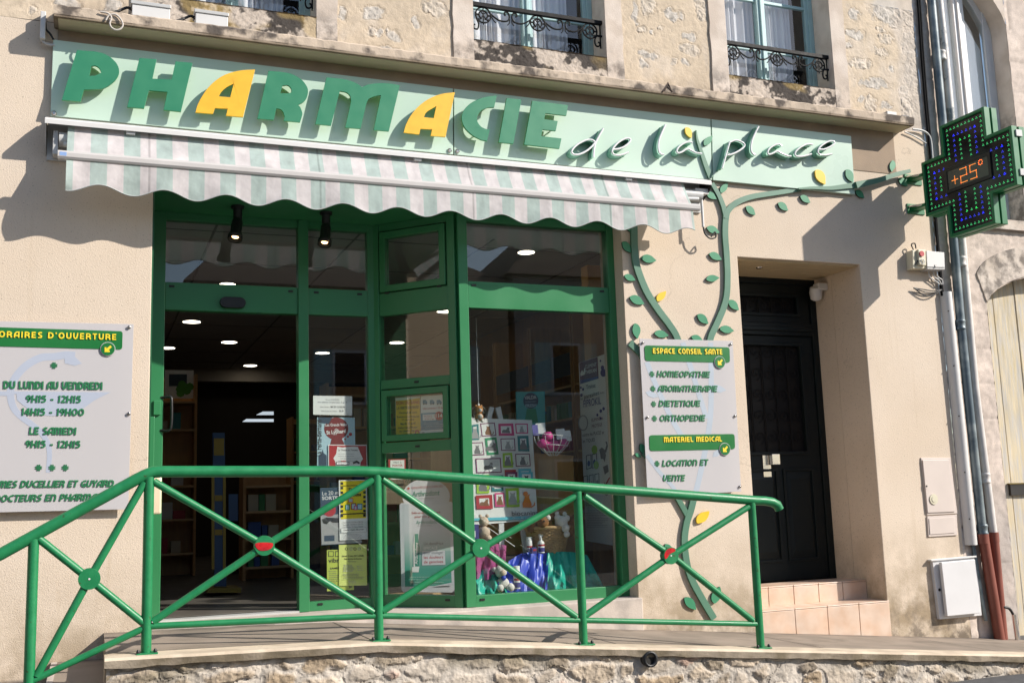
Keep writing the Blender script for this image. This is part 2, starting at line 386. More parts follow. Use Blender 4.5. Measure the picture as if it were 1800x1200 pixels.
# ------------------------------------------------------------------ ground and pavement (setting)
def zp(x):                                               # pavement height along the shop front: level, then a ramp down
    return -.050-.024*(x-.1) if x < 1.62 else -.0865-.0965*(x-1.62)
ROAD = -.715
mb = MB(); n = 60
for (X0, X1, Y0, Y1) in ((-90, 120, -90, -1.34), (-90, 120, -1.34, 60)):
    mb.add([(X0, Y0, ROAD), (X1, Y0, ROAD), (X1, Y1, ROAD), (X0, Y1, ROAD)], [(0, 1, 2, 3)], M['asphalt'])
st = mb.build('street', recalc=False); tag(st, kind='structure')
PEND = 8.2                                               # where the ramp has come down to the street
xs = [.1, .5, 1, 1.5, 1.62, 2, 2.5, 3, 4, 5, 6, 7, PEND]
mb = MB()
mb.grid([[(x, y, zp(x)) for x in xs] for y in (0.02, -.5, -1.16)], M['pave'], False)
for xj in (1.63, 3.35, 5.05, 6.75): mb.add([(xj+dx, y, zp(xj+dx)+.0015) for y in (-.03, -1.15) for dx in (-.004, .005)], [(0, 1, 3, 2)], M['dark'])
mb.box(-6.5, .1, -.9, .02, ROAD, ROAD+.004, M['pave'])
for k in range(3):                                       # steps going down to the left
    x1 = .1-.30*k; z1 = zp(.1)-.165*(k+1)
    mb.box(x1-.30, x1, -1.30, -.0, ROAD, z1, M['pave'])
    mb.box(x1-.315, x1-.28, -1.301, -.0, z1-.045, z1+.003, M['concrete'])
pv = mb.build('pavement'); tag(pv, kind='structure')

# ------------------------------------------------------------------ noise for relief
def hash2(ix, iy, k):
    a = (ix*374761393 + iy*668265263 + k*974711) & 0xffffffff
    a = ((a ^ (a >> 13))*1274126177) & 0xffffffff
    return ((a ^ (a >> 16)) & 0xffff)/65535.0
def vnoise(x, y, k=0):
    ix = np.floor(x).astype(np.int64); iy = np.floor(y).astype(np.int64); fx = x-ix; fy = y-iy
    fx = fx*fx*(3-2*fx); fy = fy*fy*(3-2*fy)
    h = lambda a, b: hash2(ix+a, iy+b, k)
    return (h(0, 0)*(1-fx)+h(1, 0)*fx)*(1-fy)+(h(0, 1)*(1-fx)+h(1, 1)*fx)*fy
def fbm(x, y, o=4, k=0):
    s = 0; a = .5; t = 0
    for i in range(o): s = s+a*vnoise(x*2**i, y*2**i, k+i*7); t += a; a *= .5
    return s/t
def sstep(a, b, x):
    t = np.clip((x-a)/(b-a), 0, 1); return t*t*(3-2*t)
def lerp(a, b, t): return a*(1-t[..., None])+b*t[..., None]

def relief_rect(mb, cols, x0, x1, z0, z1, step, fn, m, Y=0.0, smooth=True):
    nx = max(2, int((x1-x0)/step)+1); nz = max(2, int((z1-z0)/step)+1)
    X, Z = np.meshgrid(np.linspace(x0, x1, nx), np.linspace(z0, z1, nz)); D, C = fn(X, Z)
    vs = np.stack([X, Y-D, Z], -1).reshape(-1, 3)
    fs = [(i*nx+j, i*nx+j+1, (i+1)*nx+j+1, (i+1)*nx+j) for i in range(nz-1) for j in range(nx-1)]
    mb.add(vs.tolist(), fs, m, smooth); cols.append(np.concatenate([C.reshape(-1, 3), np.ones((nx*nz, 1))], 1))

# ------------------------------------------------------------------ rubble retaining wall under the pavement
M['rubble'] = toned('rubble stone', (.4, .33, .26), bump=.9, bs=55)
def rubble(X, Z):
    cw, ch = .25, .11
    wx = X+.13*(fbm(X*5, Z*5, 4, 3)-.5)+.03*(fbm(X*22, Z*22, 3, 4)-.5); wz = Z+.10*(fbm(X*6, Z*6, 4, 9)-.5)+.025*(fbm(X*22, Z*22, 3, 8)-.5)
    gx = wx/cw; gy = wz/ch; iy0 = np.floor(gy); f1 = np.full(X.shape, 9.); f2 = np.full(X.shape, 9.); idc = np.zeros(X.shape); gxx = np.zeros(X.shape)
    for dy in (-1, 0, 1):
        for dx in (-2, -1, 0, 1, 2):
            iy = (iy0+dy).astype(np.int64); off = hash2(iy, iy*0, 5)
            ix = np.floor(gx-off).astype(np.int64)+dx
            cx = ix+off+.12+.76*hash2(ix, iy, 1); cy = iy+.15+.7*hash2(ix, iy, 2)
            sz = .45+.95*hash2(ix, iy, 3)
            ex, ey = np.abs(gx-cx), np.abs(gy-cy)*.92
            d = (ex**2.6+ey**2.6)**(1/2.6)/sz
            idn = hash2(ix, iy, 4)
            nf = d < f1; f2 = np.where(nf, f1, np.minimum(f2, d)); idc = np.where(nf, idn, idc); gxx = np.where(nf, (gx-cx)*(hash2(ix, iy, 6)-.5)+(gy-cy)*(hash2(ix, iy, 7)-.3), gxx); f1 = np.minimum(f1, d)
    edge = f2-f1+.26*(fbm(X*26, Z*26, 4, 31)-.5)
    s = sstep(.10, .38, edge); flush = (idc > .66)
    rg = fbm(X*13, Z*15, 5, 11)
    h = s*(.008+.016*idc+.022*gxx)+.026*(rg-.5)*s+.012*(fbm(X*48, Z*48, 4, 17)-.5)+.012*(fbm(X*6, Z*6, 3, 19)-.5)
    h = np.where(flush, h*.5+.006*(fbm(X*30, Z*30, 4, 18)-.5), h)
    stone = np.array([.49, .405, .31])[None, None]*(.58+.62*(idc*7 % 1))[..., None]
    warm = sstep(.5, .85, (idc*13 % 1)); stone = lerp(stone, np.array([.37, .27, .165])[None, None]*np.ones_like(stone), warm*.7)
    pink = sstep(.9, .95, (idc*29 % 1)); stone = lerp(stone, np.array([.42, .27, .23])[None, None]*np.ones_like(stone), pink*.6)
    stone = stone*(.55+.85*fbm(X*19, Z*26, 5, 21))[..., None]
    mort = np.array([.54, .485, .42])[None, None]*np.ones_like(stone)*(.66+.55*fbm(X*14, Z*14, 5, 23))[..., None]
    c = lerp(mort, stone, s*np.where(flush, .35, .95))
    crev = sstep(.10, .0, edge)*sstep(.45, .62, fbm(X*7, Z*7, 3, 27))*(~flush); c = c*(1-.28*crev)[..., None]; h = h-.008*crev
    top = sstep(.12, .0, np.abs(Z-(-.13-.096*np.maximum(X-1.6, 0)))-.02)
    moss = sstep(.48, .66, fbm(X*2.6, Z*4.5, 5, 41))*top
    c = lerp(c, np.array([.16, .135, .085])[None, None]*np.ones_like(c), moss*.65)
    c = c*(.75+.45*fbm(X*40, Z*40, 4, 29))[..., None]
    return h, c
rw = thing('retaining_wall', 'low rubble stone wall with cement coping below the green railing', 'wall', (3.5, -1.33, ROAD))
mb = MB(); cols = []
relief_rect(mb, cols, .10, 7.6, ROAD-.02, -.045, .0072, rubble, M['rubble'], -1.33, False)
V = np.array(mb.v); lim = np.array([zp(x)-.045 for x in V[:, 0]]); V[:, 2] = np.minimum(V[:, 2], lim); mb.v = [tuple(p) for p in V]
mb.build('rubble_face', rw, col=np.concatenate(cols), recalc=False)
mb = MB(); xs2 = list(np.linspace(.09, PEND, 90)); rnd = random.Random(3)
j = [(rnd.random()-.5)*.014 for _ in xs2]; j2 = [(rnd.random()-.5)*.012 for _ in xs2]
top = [(x, -1.150, zp(x)-.003) for x in xs2]; t2 = [(x, -1.150, zp(x)+.006) for x in xs2]
f2_ = [(x, -1.352+a, zp(x)+.006) for x, a in zip(xs2, j)]; fb = [(x, -1.372+a*.6, zp(x)-.008) for x, a in zip(xs2, j)]
fl = [(x, -1.366+a*.4, zp(x)-.048+b) for x, a, b in zip(xs2, j, j2)]; bk = [(x, -1.31, zp(x)-.06) for x in xs2]
mb.grid([top, t2, f2_, fb], M['cap'], False)
M['capface'] = mat('coping edge, weathered', (.34, .285, .22), .95, var=.2, vs=9, bump=.8, bs=60, col2=(.20, .165, .115), cs=5, spec=.1)
mb.grid([fb, fl, bk], M['capface'], False)
mb.add([top[0], t2[0], f2_[0], fb[0], fl[0], (.09, -1.15, -.35)], [(0, 1, 2, 3, 4, 5)], M['cap'])
mb.build('coping', rw, recalc=False)
mb = MB(); mb.box(.10, .16, -1.33, -.02, ROAD, zp(.1)-.004, M['capface']); mb.build('end_wall', rw)
hx = at(1140, 1157, -1.35)
mb = MB(); mb.lathe((hx.x, -1.30, hx.z), [(.036, 0), (.036, .085), (.052, .085), (.052, 0)], M['black'], 18, (0, -1, 0)); mb.disc(FACE(-1.33), hx.x, hx.z, .045, None, .034, M['dark'])
mb.build('drain_pipe', rw)

# ------------------------------------------------------------------ the pharmacy building
bld = thing('pharmacy_building', 'cream rendered village house with stone window surrounds above a green pharmacy shopfront', 'building', (3.5, 0, -.1))
XL, XR = -5.5, 7.56
SHX0, SHX1, SHZ = .36, 4.13, 3.10
DX0, DX1, DZ = 5.283, 6.628, 2.802
UPZ = 4.19
mb = MB()
outer = [(XL, ROAD-.2), (SHX0, ROAD-.2), (SHX0, SHZ), (SHX1, SHZ), (SHX1, -.9), (DX0, -.9), (DX0, DZ), (DX1, DZ), (DX1, -1.2), (XR, -1.2), (XR, UPZ), (XL, UPZ)]
mb.prism(WALL, outer, -.42, 0, M['wall'])
mb.build('ground_floor_wall', bld, bevel=.006)
# upper wall: sand-coloured render with rubble showing through, in relief
BL = [(655,23,19,12),(763,15,22,13),(730,38,8,8),(652,57,11,10),(668,60,9,7),(693,63,11,8),(1140,10,12,18),(1183,25,17,8),(1126,52,7,6),(1145,57,5,5),(1137,97,17,9),(1182,107,9,5),(1132,115,8,6),
 (1213,63,15,9),(1210,87,15,8),(1205,110,7,6),(1233,14,11,26),(1500,25,10,10),(1503,62,17,8),(1550,93,12,10),(1493,82,7,5),(1512,112,22,9),(1565,122,7,5),(1537,148,24,9),(1532,185,11,13),(1563,23,30,22),(1600,80,14,22),
 (1557,68,13,9),(1600,133,12,26),(1597,187,12,20),(1557,187,9,6),(1510,173,6,6),(1547,52,7,4),(197,12,16,18),(120,8,22,12),(60,18,9,7),(1115,20,6,22),(1600,30,12,20),(1590,160,8,10),(690,92,24,7),(1162,50,5,4),(600,20,8,14),
 (160,-20,20,10),(700,-20,18,10),(1170,-25,20,9),(1520,-20,18,10),(640,-45,14,9),(770,-40,14,9),(1540,-50,18,10)]
BLW = []
for cx, cy, rx, ry in BL:
    p = at(cx, cy); q = at(cx+rx, cy+rx*.12); s_ = at(cx, cy-ry); BLW.append((p.x, p.z, (q-p).length, (s_-p).length))
def upper(X, Z):
    wx = X+.10*(fbm(X*11, Z*11, 5, 3)-.5); wz = Z+.085*(fbm(X*11+7, Z*11, 5, 9)-.5)
    d = np.full(X.shape, 9.); idc = np.zeros(X.shape)
    for i, (cx, cz, rx, rz) in enumerate(BLW):
        q = np.sqrt(((wx-cx)/rx)**2+((wz-cz)/rz)**2); idc = np.where(q < d, (i*.618) % 1, idc); d = np.minimum(d, q)
    d = d+.8*(fbm(X*28, Z*28, 4, 51)-.5)
    s = sstep(1.12, .88, d); rim = sstep(1.35, 1.12, d)*(1-s)
    rough = fbm(X*26, Z*26, 5, 5)
    h = s*(-.002+.013*(rough-.42)*(1+idc))-rim*.003+.006*(fbm(X*4, Z*5, 4, 15)-.5)+.0035*(fbm(X*45, Z*45, 3, 19)-.5)
    ren = np.array([.55, .455, .345])[None, None]*(.86+.28*fbm(X*1.7, Z*1.7, 5, 33))[..., None]
    ren = lerp(ren, np.array([.58, .50, .415])[None, None]*np.ones_like(ren), sstep(.5, .72, fbm(X*6, Z*4, 5, 35))*.6)
    st = np.array([.58, .535, .48])[None, None]*(.62+.62*fbm(X*34, Z*34, 5, 37))[..., None]*(.92+.12*idc)[..., None]
    st = st*(1-.28*sstep(.42, .28, rough))[..., None]
    st = lerp(st, ren, (idc > .6)*.5)
    c = lerp(ren, st, s*.95); c = c*(1-.12*rim)[..., None]
    dm = sstep(.42, .62, fbm(X*3.2, Z*6, 5, 61))*sstep(4.46, 4.20, Z)
    c = lerp(c, np.array([.20, .165, .13])[None, None]*np.ones_like(c), dm*.75)
    quo = sstep(7.26, 7.34, X+.10*(fbm(X*0, Z*4, 2, 71)-.5)); c = lerp(c, np.array([.54, .475, .41])[None, None]*(.7+.5*fbm(X*14, Z*14, 5, 73))[..., None], quo*.8)
    return h, c
M['upwall'] = toned('upper render', (.5, .38, .26), bump=.55, bs=95)
W = [(.36, 1.54), (2.841, 4.067), (5.310, 6.500)]; WZ = 4.50; ZT = 6.6
mb = MB(); cols = []
segs = [(XL, .36), (1.54, 2.841), (4.067, 5.310), (6.50, XR)]
relief_rect(mb, cols, -.9, .36, UPZ, 5.2, .009, upper, M['upwall'], 0.0, False)
for a, b in segs[1:]: relief_rect(mb, cols, a, b, UPZ, 5.45, .009, upper, M['upwall'], 0.0, False)
relief_rect(mb, cols, XL, -.9, UPZ, 5.2, .06, upper, M['upwall'])
relief_rect(mb, cols, XL, .36, 5.2, ZT, .06, upper, M['upwall'])
for a, b in segs[1:]: relief_rect(mb, cols, a, b, 5.45, ZT, .06, upper, M['upwall'])
for a, b in W: relief_rect(mb, cols, a, b, UPZ, WZ-.12, .02, upper, M['upwall'])
mb.build('upper_wall', bld, col=np.concatenate(cols), recalc=False)
mb = MB()
mb.box(XL, XR, .012, .45, ZT, 7.2, M['cornice'])
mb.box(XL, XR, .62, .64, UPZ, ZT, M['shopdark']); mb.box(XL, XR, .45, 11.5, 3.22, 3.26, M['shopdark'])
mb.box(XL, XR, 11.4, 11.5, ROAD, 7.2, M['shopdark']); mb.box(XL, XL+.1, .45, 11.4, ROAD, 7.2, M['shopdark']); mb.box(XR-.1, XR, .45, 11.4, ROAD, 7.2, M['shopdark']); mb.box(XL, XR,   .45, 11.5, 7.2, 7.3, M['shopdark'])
mb.build('upper_structure', bld)
# cornice (string course) with its cement top, painted underside and render strip below
mb = MB(); cx0, cx1 = -.325, 7.235; rnd = random.Random(5); xs3 = list(np.linspace(cx0, cx1, 150))
jj = [(rnd.random()-.5)*.008 for _ in xs3]; j3 = [(rnd.random()-.5)*.010 for _ in xs3]
mb.grid([[(x, .0, 4.262) for x in xs3], [(x, -.20, 4.236+b) for x, b in zip(xs3, j3)], [(x, -.216-a, 4.222+b) for x, a, b in zip(xs3, jj, j3)], [(x, -.215-a*.5, 4.160) for x, a in zip(xs3, jj)]], M['cornice'], False)
mb.box(cx0+.004, cx1-.004, -.213, 0, 4.144, 4.162, M['cornice'])
mb.box(cx0, cx0+.006, -.21, 0, 4.15, 4.235, M['cornice']); mb.box(cx1-.006, cx1, -.21, 0, 4.15, 4.235, M['cornice'])
mb.box(cx0+.03, cx1-.03, -.195, 0, 4.138, 4.1445, M['soffit'])
cn = mb.build('cornice', bld, recalc=False)
mb = MB(); mb.box(-.30, 7.16, -.006, .004, 3.72, 4.139, M['brownrender']); mb.build('frieze', bld)

# windows of the first floor
def scroll(cx, cz, r0, r1, a0, turns, n=22):
    return [(cx+(r0+(r1-r0)*i/n)*math.cos(a0+turns*2*math.pi*i/n), cz+(r0+(r1-r0)*i/n)*math.sin(a0+turns*2*math.pi*i/n)) for i in range(n+1)]
M['curtain'] = see_through('net curtain', (.84, .83, .88), .05, .9, .25)
M['roomdark'] = mat('dim room', (.05, .043, .036), .9)
def upper_window(i, a, b, open_sash):
    RY = .23
    # stone surround
    mb = MB(); wl, wr = .175, .165; rnd = random.Random(i)
    def side(x0, x1):
        zs = np.linspace(UPZ+.02 if True else 0, ZT, 26); rnd2 = random.Random(i*7+int(x0*10))
        return [(x0, z) for z in zs]+[(x1+(rnd2.random()-.5)*.012, z) for z in reversed(zs)]
    mb.prism(WALL, side(a, a-wl), 0, .016, M['trim']); mb.box(a-.0, a+.001, .0, RY, WZ, ZT, M['trim']); mb.build('window_surround', bld)
    mb = MB(); mb.prism(WALL, side(b, b+wr), 0, .016, M['trim']); mb.box(b-.001, b, .0, RY, WZ, ZT, M['trim']); mb.build('window_surround', bld)
    mb = MB(); cols = []
    def ap(X, Z):
        h = .010+.012*(fbm(X*10, Z*10, 4, 80+i)-.5)+.008*(fbm(X*40, Z*40, 3, 90)-.5)
        f = fbm(X*4.6+i*3, Z*7, 7, 95); f2 = fbm(X*26, Z*26, 6, 97)
        c = lerp(np.array([.50, .43, .365])[None, None]*np.ones(X.shape+(3,)), np.array([.065, .056, .05])[None, None]*np.ones(X.shape+(3,)), sstep(.455, .525, f*.66+f2*.34+.07*sstep(4.25, 4.46, Z)-.02))
        och = sstep(.60, .70, fbm(X*3+9, Z*4, 3, 99)); c = lerp(c, np.array([.38, .27, .10])[None, None]*np.ones_like(c), och*.5)
        return h, c*(.75+.5*f2)[..., None]
    relief_rect(mb, cols, a-.001, b+.001, UPZ, WZ-.001, .0075, ap, M['upwall'], -.004, False)
    nv = len(mb.v); mb.add([(a, -.02, WZ-.002), (b, -.02, WZ-.002), (b, RY, WZ+.012), (a, RY, WZ+.012)], [(0, 1, 2, 3)], M['upwall']); cols.append(np.tile(np.array([[.30, .26, .22, 1]]), (4, 1)))
    mb.build('window_sill', bld, col=np.concatenate(cols), recalc=False)
    # woodwork
    fr = MB(); F = M['bluewood']; z0, z1 = WZ+.013, ZT; mid = (a+b)/2-.02
    fr.box(a, b, RY, RY+.07, z0, z0+.055, F); fr.box(a-.02, b, RY-.06, RY+.02, z0-.012, z0+.012, F)
    fr.box(a, a+.05, RY, RY+.07, z0+.05, z1, F); fr.box(b-.05, b, RY, RY+.07, z0+.05, z1, F)
    fr.box(b-.085, b-.05, RY+.01, RY+.06, z0+.05, z1, F); fr.box(a+.05, a+.085, RY+.01, RY+.06, z0+.05, z1, F)
    fr.box(mid-.045, mid+.045, RY-.005, RY+.06, z0+.05, z1, F); fr.box(mid-.015, mid+.015, RY-.022, RY-.004, z0+.05, z1, F)
    fr.box(a+.085, mid-.045, RY+.012, RY+.055, z0+.05, z0+.10, F); fr.box(mid+.045, b-.085, RY+.012, RY+.055, z0+.05, z0+.10, F)
    for q in (1, 2): 
        for (p0, p1) in ((a+.085, mid-.045), (mid+.045, b-.085)): fr.box(p0, p1, RY+.015, RY+.05, z0+.10+.50*q-.21, z0+.13+.50*q-.21, F)
    f = fr.build('window', bld, bevel=.004)
    for (p0, p1) in ((a+.085, mid-.045), (mid+.045, b-.085)):
        g = MB(); g.add([(p0, RY+.03, z0+.1), (p1, RY+.03, z0+.1), (p1, RY+.03, z1), (p0, RY+.03, z1)], [(0, 1, 2, 3)], M['paneup']); g.build('pane', f, recalc=False)
    cu = MB(); k = 46
    for (p0, p1) in ((a+.03, mid-.01), (mid+.01, b-.20)):
        rows = [[(p0+(p1-p0)*t/k, RY+.095+.022*math.sin(t*1.05+math.sin(t*.31)*2+i), z) for t in range(k+1)] for z in (z0, z0+.8, z1)]
        cu.grid(rows, M['curtain'])
    cu.build('curtain', f, recalc=False)
    # wrought iron guard
    g = MB(); I = M['iron']; pl = FACE(.06); zr = WZ+.345 if i != 0 else WZ+.32
    g.box(a+.0, b+.0, .042, .078, zr-.016, zr+.016, I)
    L = b-a; fr_ = (.095, .5, .905); r = .068
    def tb(pts, rad=.0072): g.tube([pl.pt(u, w_) for u, w_ in pts], rad, I, 6)
    for t in fr_:
        u = a+L*t; zc = zr-.018-r
        tb([(u+r*math.cos(q), zc+r*math.sin(q)) for q in np.linspace(0, 2*math.pi, 25)]); r2 = r*.56
        tb([(u+r2*math.cos(q), zc+r2*math.sin(q)) for q in np.linspace(-1.2, 2*math.pi-1.95, 20)])
        tb([(u, zr-.01), (u, zc-r*1.25)], .005); tb([(u-r, zc), (u-r2, zc)]); tb([(u+r2, zc), (u+r, zc)])
        for s in (-1, 1): tb(crv([(u+s*.003, zc-.004), (u+s*.02, zc-.03), (u+s*.034, zc-.042), (u+s*.046, zc-.034)], 4), .005); tb(crv([(u, zc+.006), (u+s*.015, zc+.02), (u+s*.02, zc+.03)], 4), .005)
    for t0, t1 in ((fr_[0], fr_[1]), (fr_[1], fr_[2])):
        uL = a+L*t0+r; uR = a+L*t1-r; um = (uL+uR)/2
        for s, u0 in ((1, uL), (-1, uR)):
            tb(crv([(u0-s*.02, zr-.05), (u0+s*.03, zr-.09), (u0+s*.085, zr-.115), (um-s*.035, zr-.11), (um-s*.012, zr-.075), (um-s*.022, zr-.035), (um-s*.05, zr-.03), (um-s*.055, zr-.055), (um-s*.045, zr-.06)], 5))
            tb(crv([(u0+s*.0, zr-.075), (u0+s*.02, zr-.115), (u0+s*.045, zr-.14)], 4), .005)
            tb(crv([(um-s*.01, zr-.09), (um-s*.012, zr-.12), (um-s*.03, zr-.145)], 4), .005)
    for s, u0 in ((1, a+.018), (-1, b-.018)):
        tb([(u0, zr), (u0, zr-.235)], .007)
        tb(crv([(u0+s*.035, zr-.12), (u0+s*.055, zr-.17), (u0+s*.045, zr-.215), (u0+s*.015, zr-.215), (u0+s*.008, zr-.19), (u0+s*.022, zr-.178)], 5))
    g.box(b-.05, b, .052, .066, zr-.13, zr-.115, I)
    g.build('window_guard', bld)
for i, (a, b) in enumerate(W): upper_window(i, a, b, i == 0)

# entrance to the flat above: reveal, tiled steps, door
DY = .70
mb = MB()
mb.box(DX0-.02, DX0, 0.42, DY+.1, -.9, DZ, M['wall']); mb.box(DX1, DX1+.02, .42, DY+.1, -.9, DZ, M['wall']); mb.box(DX0, DX1, .42, DY+.1, DZ, DZ+.02, M['wall'])
mb.build('door_reveal', bld)
M['soffitboard'] = mat('porch boards', (.50, .40, .25), .6, var=.05)
mb = MB()
for k in range(6): mb.box(DX0+.002, DX1-.002, .03+.11*k, .134+.11*k, DZ-.014, DZ-.002, M['soffitboard'])
mb.lathe(((DX0+DX1)/2-.25, .28, DZ-.014), [(.03, 0), (.03, -.006), (.02, -.01)], M['chrome'], 14)
mb.build('porch_ceiling', bld)
sp = thing('door_steps', 'two peach tiled doorsteps in front of the dark panelled door', 'steps', (5.95, .2, -.5))
def tiled(mb, x0, x1, y0, z0, z1, nt, jitter=0):
    mb.box(x0, x1, y0+.012, DY+.02, z0, z1-.012, M['grout'])
    w_ = (x1-x0)/nt
    for k in range(nt):
        mb.box(x0+w_*k+.003, x0+w_*(k+1)-.003, y0, y0+.016, z0+.002, z1-.014, M['tile'])
        mb.box(x0+w_*k+.003, x0+w_*(k+1)-.003, y0-.004, y0+.30, z1-.011, z1, M['tile'])
mb = MB(); tiled(mb, DX0, DX1+.012, -.012, -.62, -.262, 4); mb.build('lower_step', sp, bevel=.003)
mb = MB(); tiled(mb, DX0, DX1-.002, .255, -.265, -.095, 5); mb.build('upper_step', sp, bevel=.003)
dr = thing('house_door', 'dark panelled house door with iron grilles in a deep cream doorway', 'door', (5.9, DY, -.1))
D = M['door']; PD = FACE(DY); xa, xb = DX0, DX1; zb, zt_ = -.095, DZ
def ring(mb, pl, u0, u1, w0, w1, t, d0, d1, m):
    mb.prism(pl, [(u0, w0), (u1, w0), (u1, w1), (u0, w1)], d0, d1, m, holes=[[(u0+t, w0+t), (u1-t, w0+t), (u1-t, w1-t), (u0+t, w1-t)]])
mb = MB(); ring(mb, PD, xa, xb, zb-.1, zt_, .07, -.05, .03, D)
ztr = PD.px(1380, 580)[1]
mb.pbox(PD, xa+.07, xb-.07, ztr-.06, ztr+.06, -.04, .045, D); mb.pbox(PD, xa+.07, xb-.07, ztr-.02, ztr+.02, .045, .065, D)
mb.build('door_frame', dr, bevel=.006)
uL = PD.px(1335, 800)[0]-.09; 
def leaf(name, u0, u1, w0, w1, holes, panels):
    mb = MB(); mb.prism(PD, [(u0, w0), (u1, w0), (u1, w1), (u0, w1)], -.03, .012, D, holes=[[(a, c), (b, c), (b, d), (a, d)] for a, b, c, d in holes])
    for a, b, c, d in holes: ring(mb, PD, a-.03, b+.03, c-.03, d+.03, .03, .012, .03, D)
    for a, b, c, d in panels:
        ring(mb, PD, a, b, c, d, .025, .012, .026, D); q = .07
        fr = [(a+.03, c+.03), (b-.03, c+.03), (b-.03, d-.03), (a+.03, d-.03)]; inn = [(a+q, c+q+.03), (b-q, c+q+.03), (b-q, d-q-.03), (a+q, d-q-.03)]
        vs = [PD.pt(*p, .012) for p in fr]+[PD.pt(*p, .028) for p in inn]
        mb.add(vs, [(0, 1, 5, 4), (1, 2, 6, 5), (2, 3, 7, 6), (3, 0, 4, 7), (4, 5, 6, 7)], D)
    return mb.build(name, dr, bevel=.004)
def pr(x0, y0, x1, y1):
    a = PD.px(x0, y1); b = PD.px(x1, y0); return (a[0], b[0], a[1], b[1])
h1 = pr(1340, 471, 1404, 552); h2 = pr(1348, 610, 1415, 830)
uA = DX0+.07; uB = DX1-.07; usp = uA+.20
h1 = (usp+.13, uB-.16, ztr+.16, zt_-.20); h2 = (usp+.13, uB-.16, ztr-.16-1.02, ztr-.16)
pn = [(usp+.11, (usp+uB)/2-.01, zb+.17, h2[2]-.16), ((usp+uB)/2+.05, uB-.10, zb+.17, h2[2]-.16)]
leaf('door_leaf', usp+.006, uB-.004, zb, ztr-.062, [h2], pn)
leaf('door_side_panel', uA+.004, usp-.004, zb, ztr-.062, [], [(uA+.03, usp-.03, zb+.17, h2[2]-.16), (uA+.03, usp-.03, h2[2], h2[3])])
leaf('fanlight', usp+.006, uB-.004, ztr+.062, zt_-.072, [h1], []); leaf('fanlight_side', uA+.004, usp-.004, ztr+.062, zt_-.072, [], [(uA+.03, usp-.03, h1[2], h1[3])])
for hh in (h1, h2):
    g = MB(); u0, u1, w0, w1 = hh; nb = 5
    for k in range(1, nb):
        u = u0+(u1-u0)*k/nb; g.tube([PD.pt(u, w0, -.005), PD.pt(u, w1, -.005)], .006, M['iron'], 6)
    nr = max(2, int(round((w1-w0)/.2)))
    for q in range(nr):
        wc = w0+(w1-w0)*(q+.5)/nr
        for k in range(nb):
            uc = u0+(u1-u0)*(k+.5)/nb; rr = (u1-u0)/nb*.46
            g.tube([PD.pt(*p, -.005) for p in scroll(uc, wc+.04, rr, .008, -1.57*(1 if k % 2 else -1), 1.4 if k % 2 else -1.4)], .004, M['iron'], 5)
    g.build('door_grille', dr)
    g = MB(); g.add([PD.pt(u0-.01, w0-.01, -.02), PD.pt(u1+.01, w0-.01, -.02), PD.pt(u1+.01, w1+.01, -.02), PD.pt(u0-.01, w1+.01, -.02)], [(0, 1, 2, 3)], mat('dark door glass', (.01, .009, .009), .45, var=0, spec=.2)); g.build('door_glass', dr, recalc=False)
mb = MB(); a = PD.px(1345, 843, .02); b = PD.px(1352, 799, .02)
mb.pbox(PD, a[0]-.012, b[0]+.012, a[1], b[1], .012, .022, M['chrome']); c = PD.px(1357, 808, .05)
mb.pbox(PD, b[0]-.008, c[0]+.075, c[1]-.045, c[1]+.055, .03, .075, M['chrome']); mb.build('door_handle', dr, bevel=.004)
mb = MB(); mb.box(DX0, DX1, DY+.03, DY+.06, -.9, DZ, M['dark']); mb.build('door_backing', dr)
# white camera-like box in the doorway corner
bx = thing('sensor_box', 'small white sensor box in the upper corner of the doorway', 'sensor', (6.55, .62, 2.6))
mb = MB(); mb.box(DX1-.11, DX1-.002, .47, .56, 2.655, 2.72, M['white']); mb.build('bracket', bx, bevel=.006)
mb = MB(); mb.lathe((DX1-.10, .535, 2.655), [(.052, .035), (.062, -.02), (.055, -.085), (.03, -.10)], M['white'], 8, (-.25, -.35, 1)); mb.build('housing', bx)
# ------------------------------------------------------------------ the house next door (right)
nb = thing('neighbour_house', 'pale stone house with white upper window and arched wooden door at the right', 'building', (9.5, 0, -.6))
NX0, NX1 = 7.56, 13.5
wx0, wx1, wz0 = 7.93, 8.80, 3.35
def arch(x): 
    t = (x-9.35)/1.2; return 2.42+.42*math.sqrt(max(0, 1-t*t*.97))
AX0, AX1 = 8.15, 10.55
def nstone(X, Z):
    row = np.floor(Z/.34); off = hash2(row.astype(np.int64), row.astype(np.int64)*0, 3)*.5; cx = (X+off)/.62
    jx = np.minimum(np.abs(cx-np.floor(cx)), np.abs(np.ceil(cx)-cx))*.62; jz = np.minimum(np.abs(Z/.34-np.floor(Z/.34)), np.abs(np.ceil(Z/.34)-Z/.34))*.34
    jn = sstep(.012, .0, np.minimum(jx, jz))*sstep(.35, .6, fbm(X*2, Z*2, 3, 9))
    h = .012*(fbm(X*12, Z*12, 5, 1)-.5)+.010*(fbm(X*34, Z*34, 4, 2)-.5)-.008*jn
    c = np.array([.60, .51, .445])[None, None]*(.72+.5*fbm(X*7, Z*7, 5, 4))[..., None]*(.85+.3*fbm(X*40, Z*40, 3, 6))[..., None]
    low = sstep(.9, .3, Z)*sstep(.35, .6, fbm(X*3, Z*2, 4, 8)); c = lerp(c, np.array([.36, .33, .31])[None, None]*np.ones_like(c), low*.6)
    c = c*(1-.35*jn)[..., None]
    return h, c
M['nstone'] = toned('dressed stone', (.56, .48, .42), bump=.7, bs=70)
mb = MB(); cols = []
relief_rect(mb, cols, NX0, AX0-.002, -1.0, wz0, .02, nstone, M['nstone'])
relief_rect(mb, cols, NX0, wx0, wz0, 6.3, .02, nstone, M['nstone'])
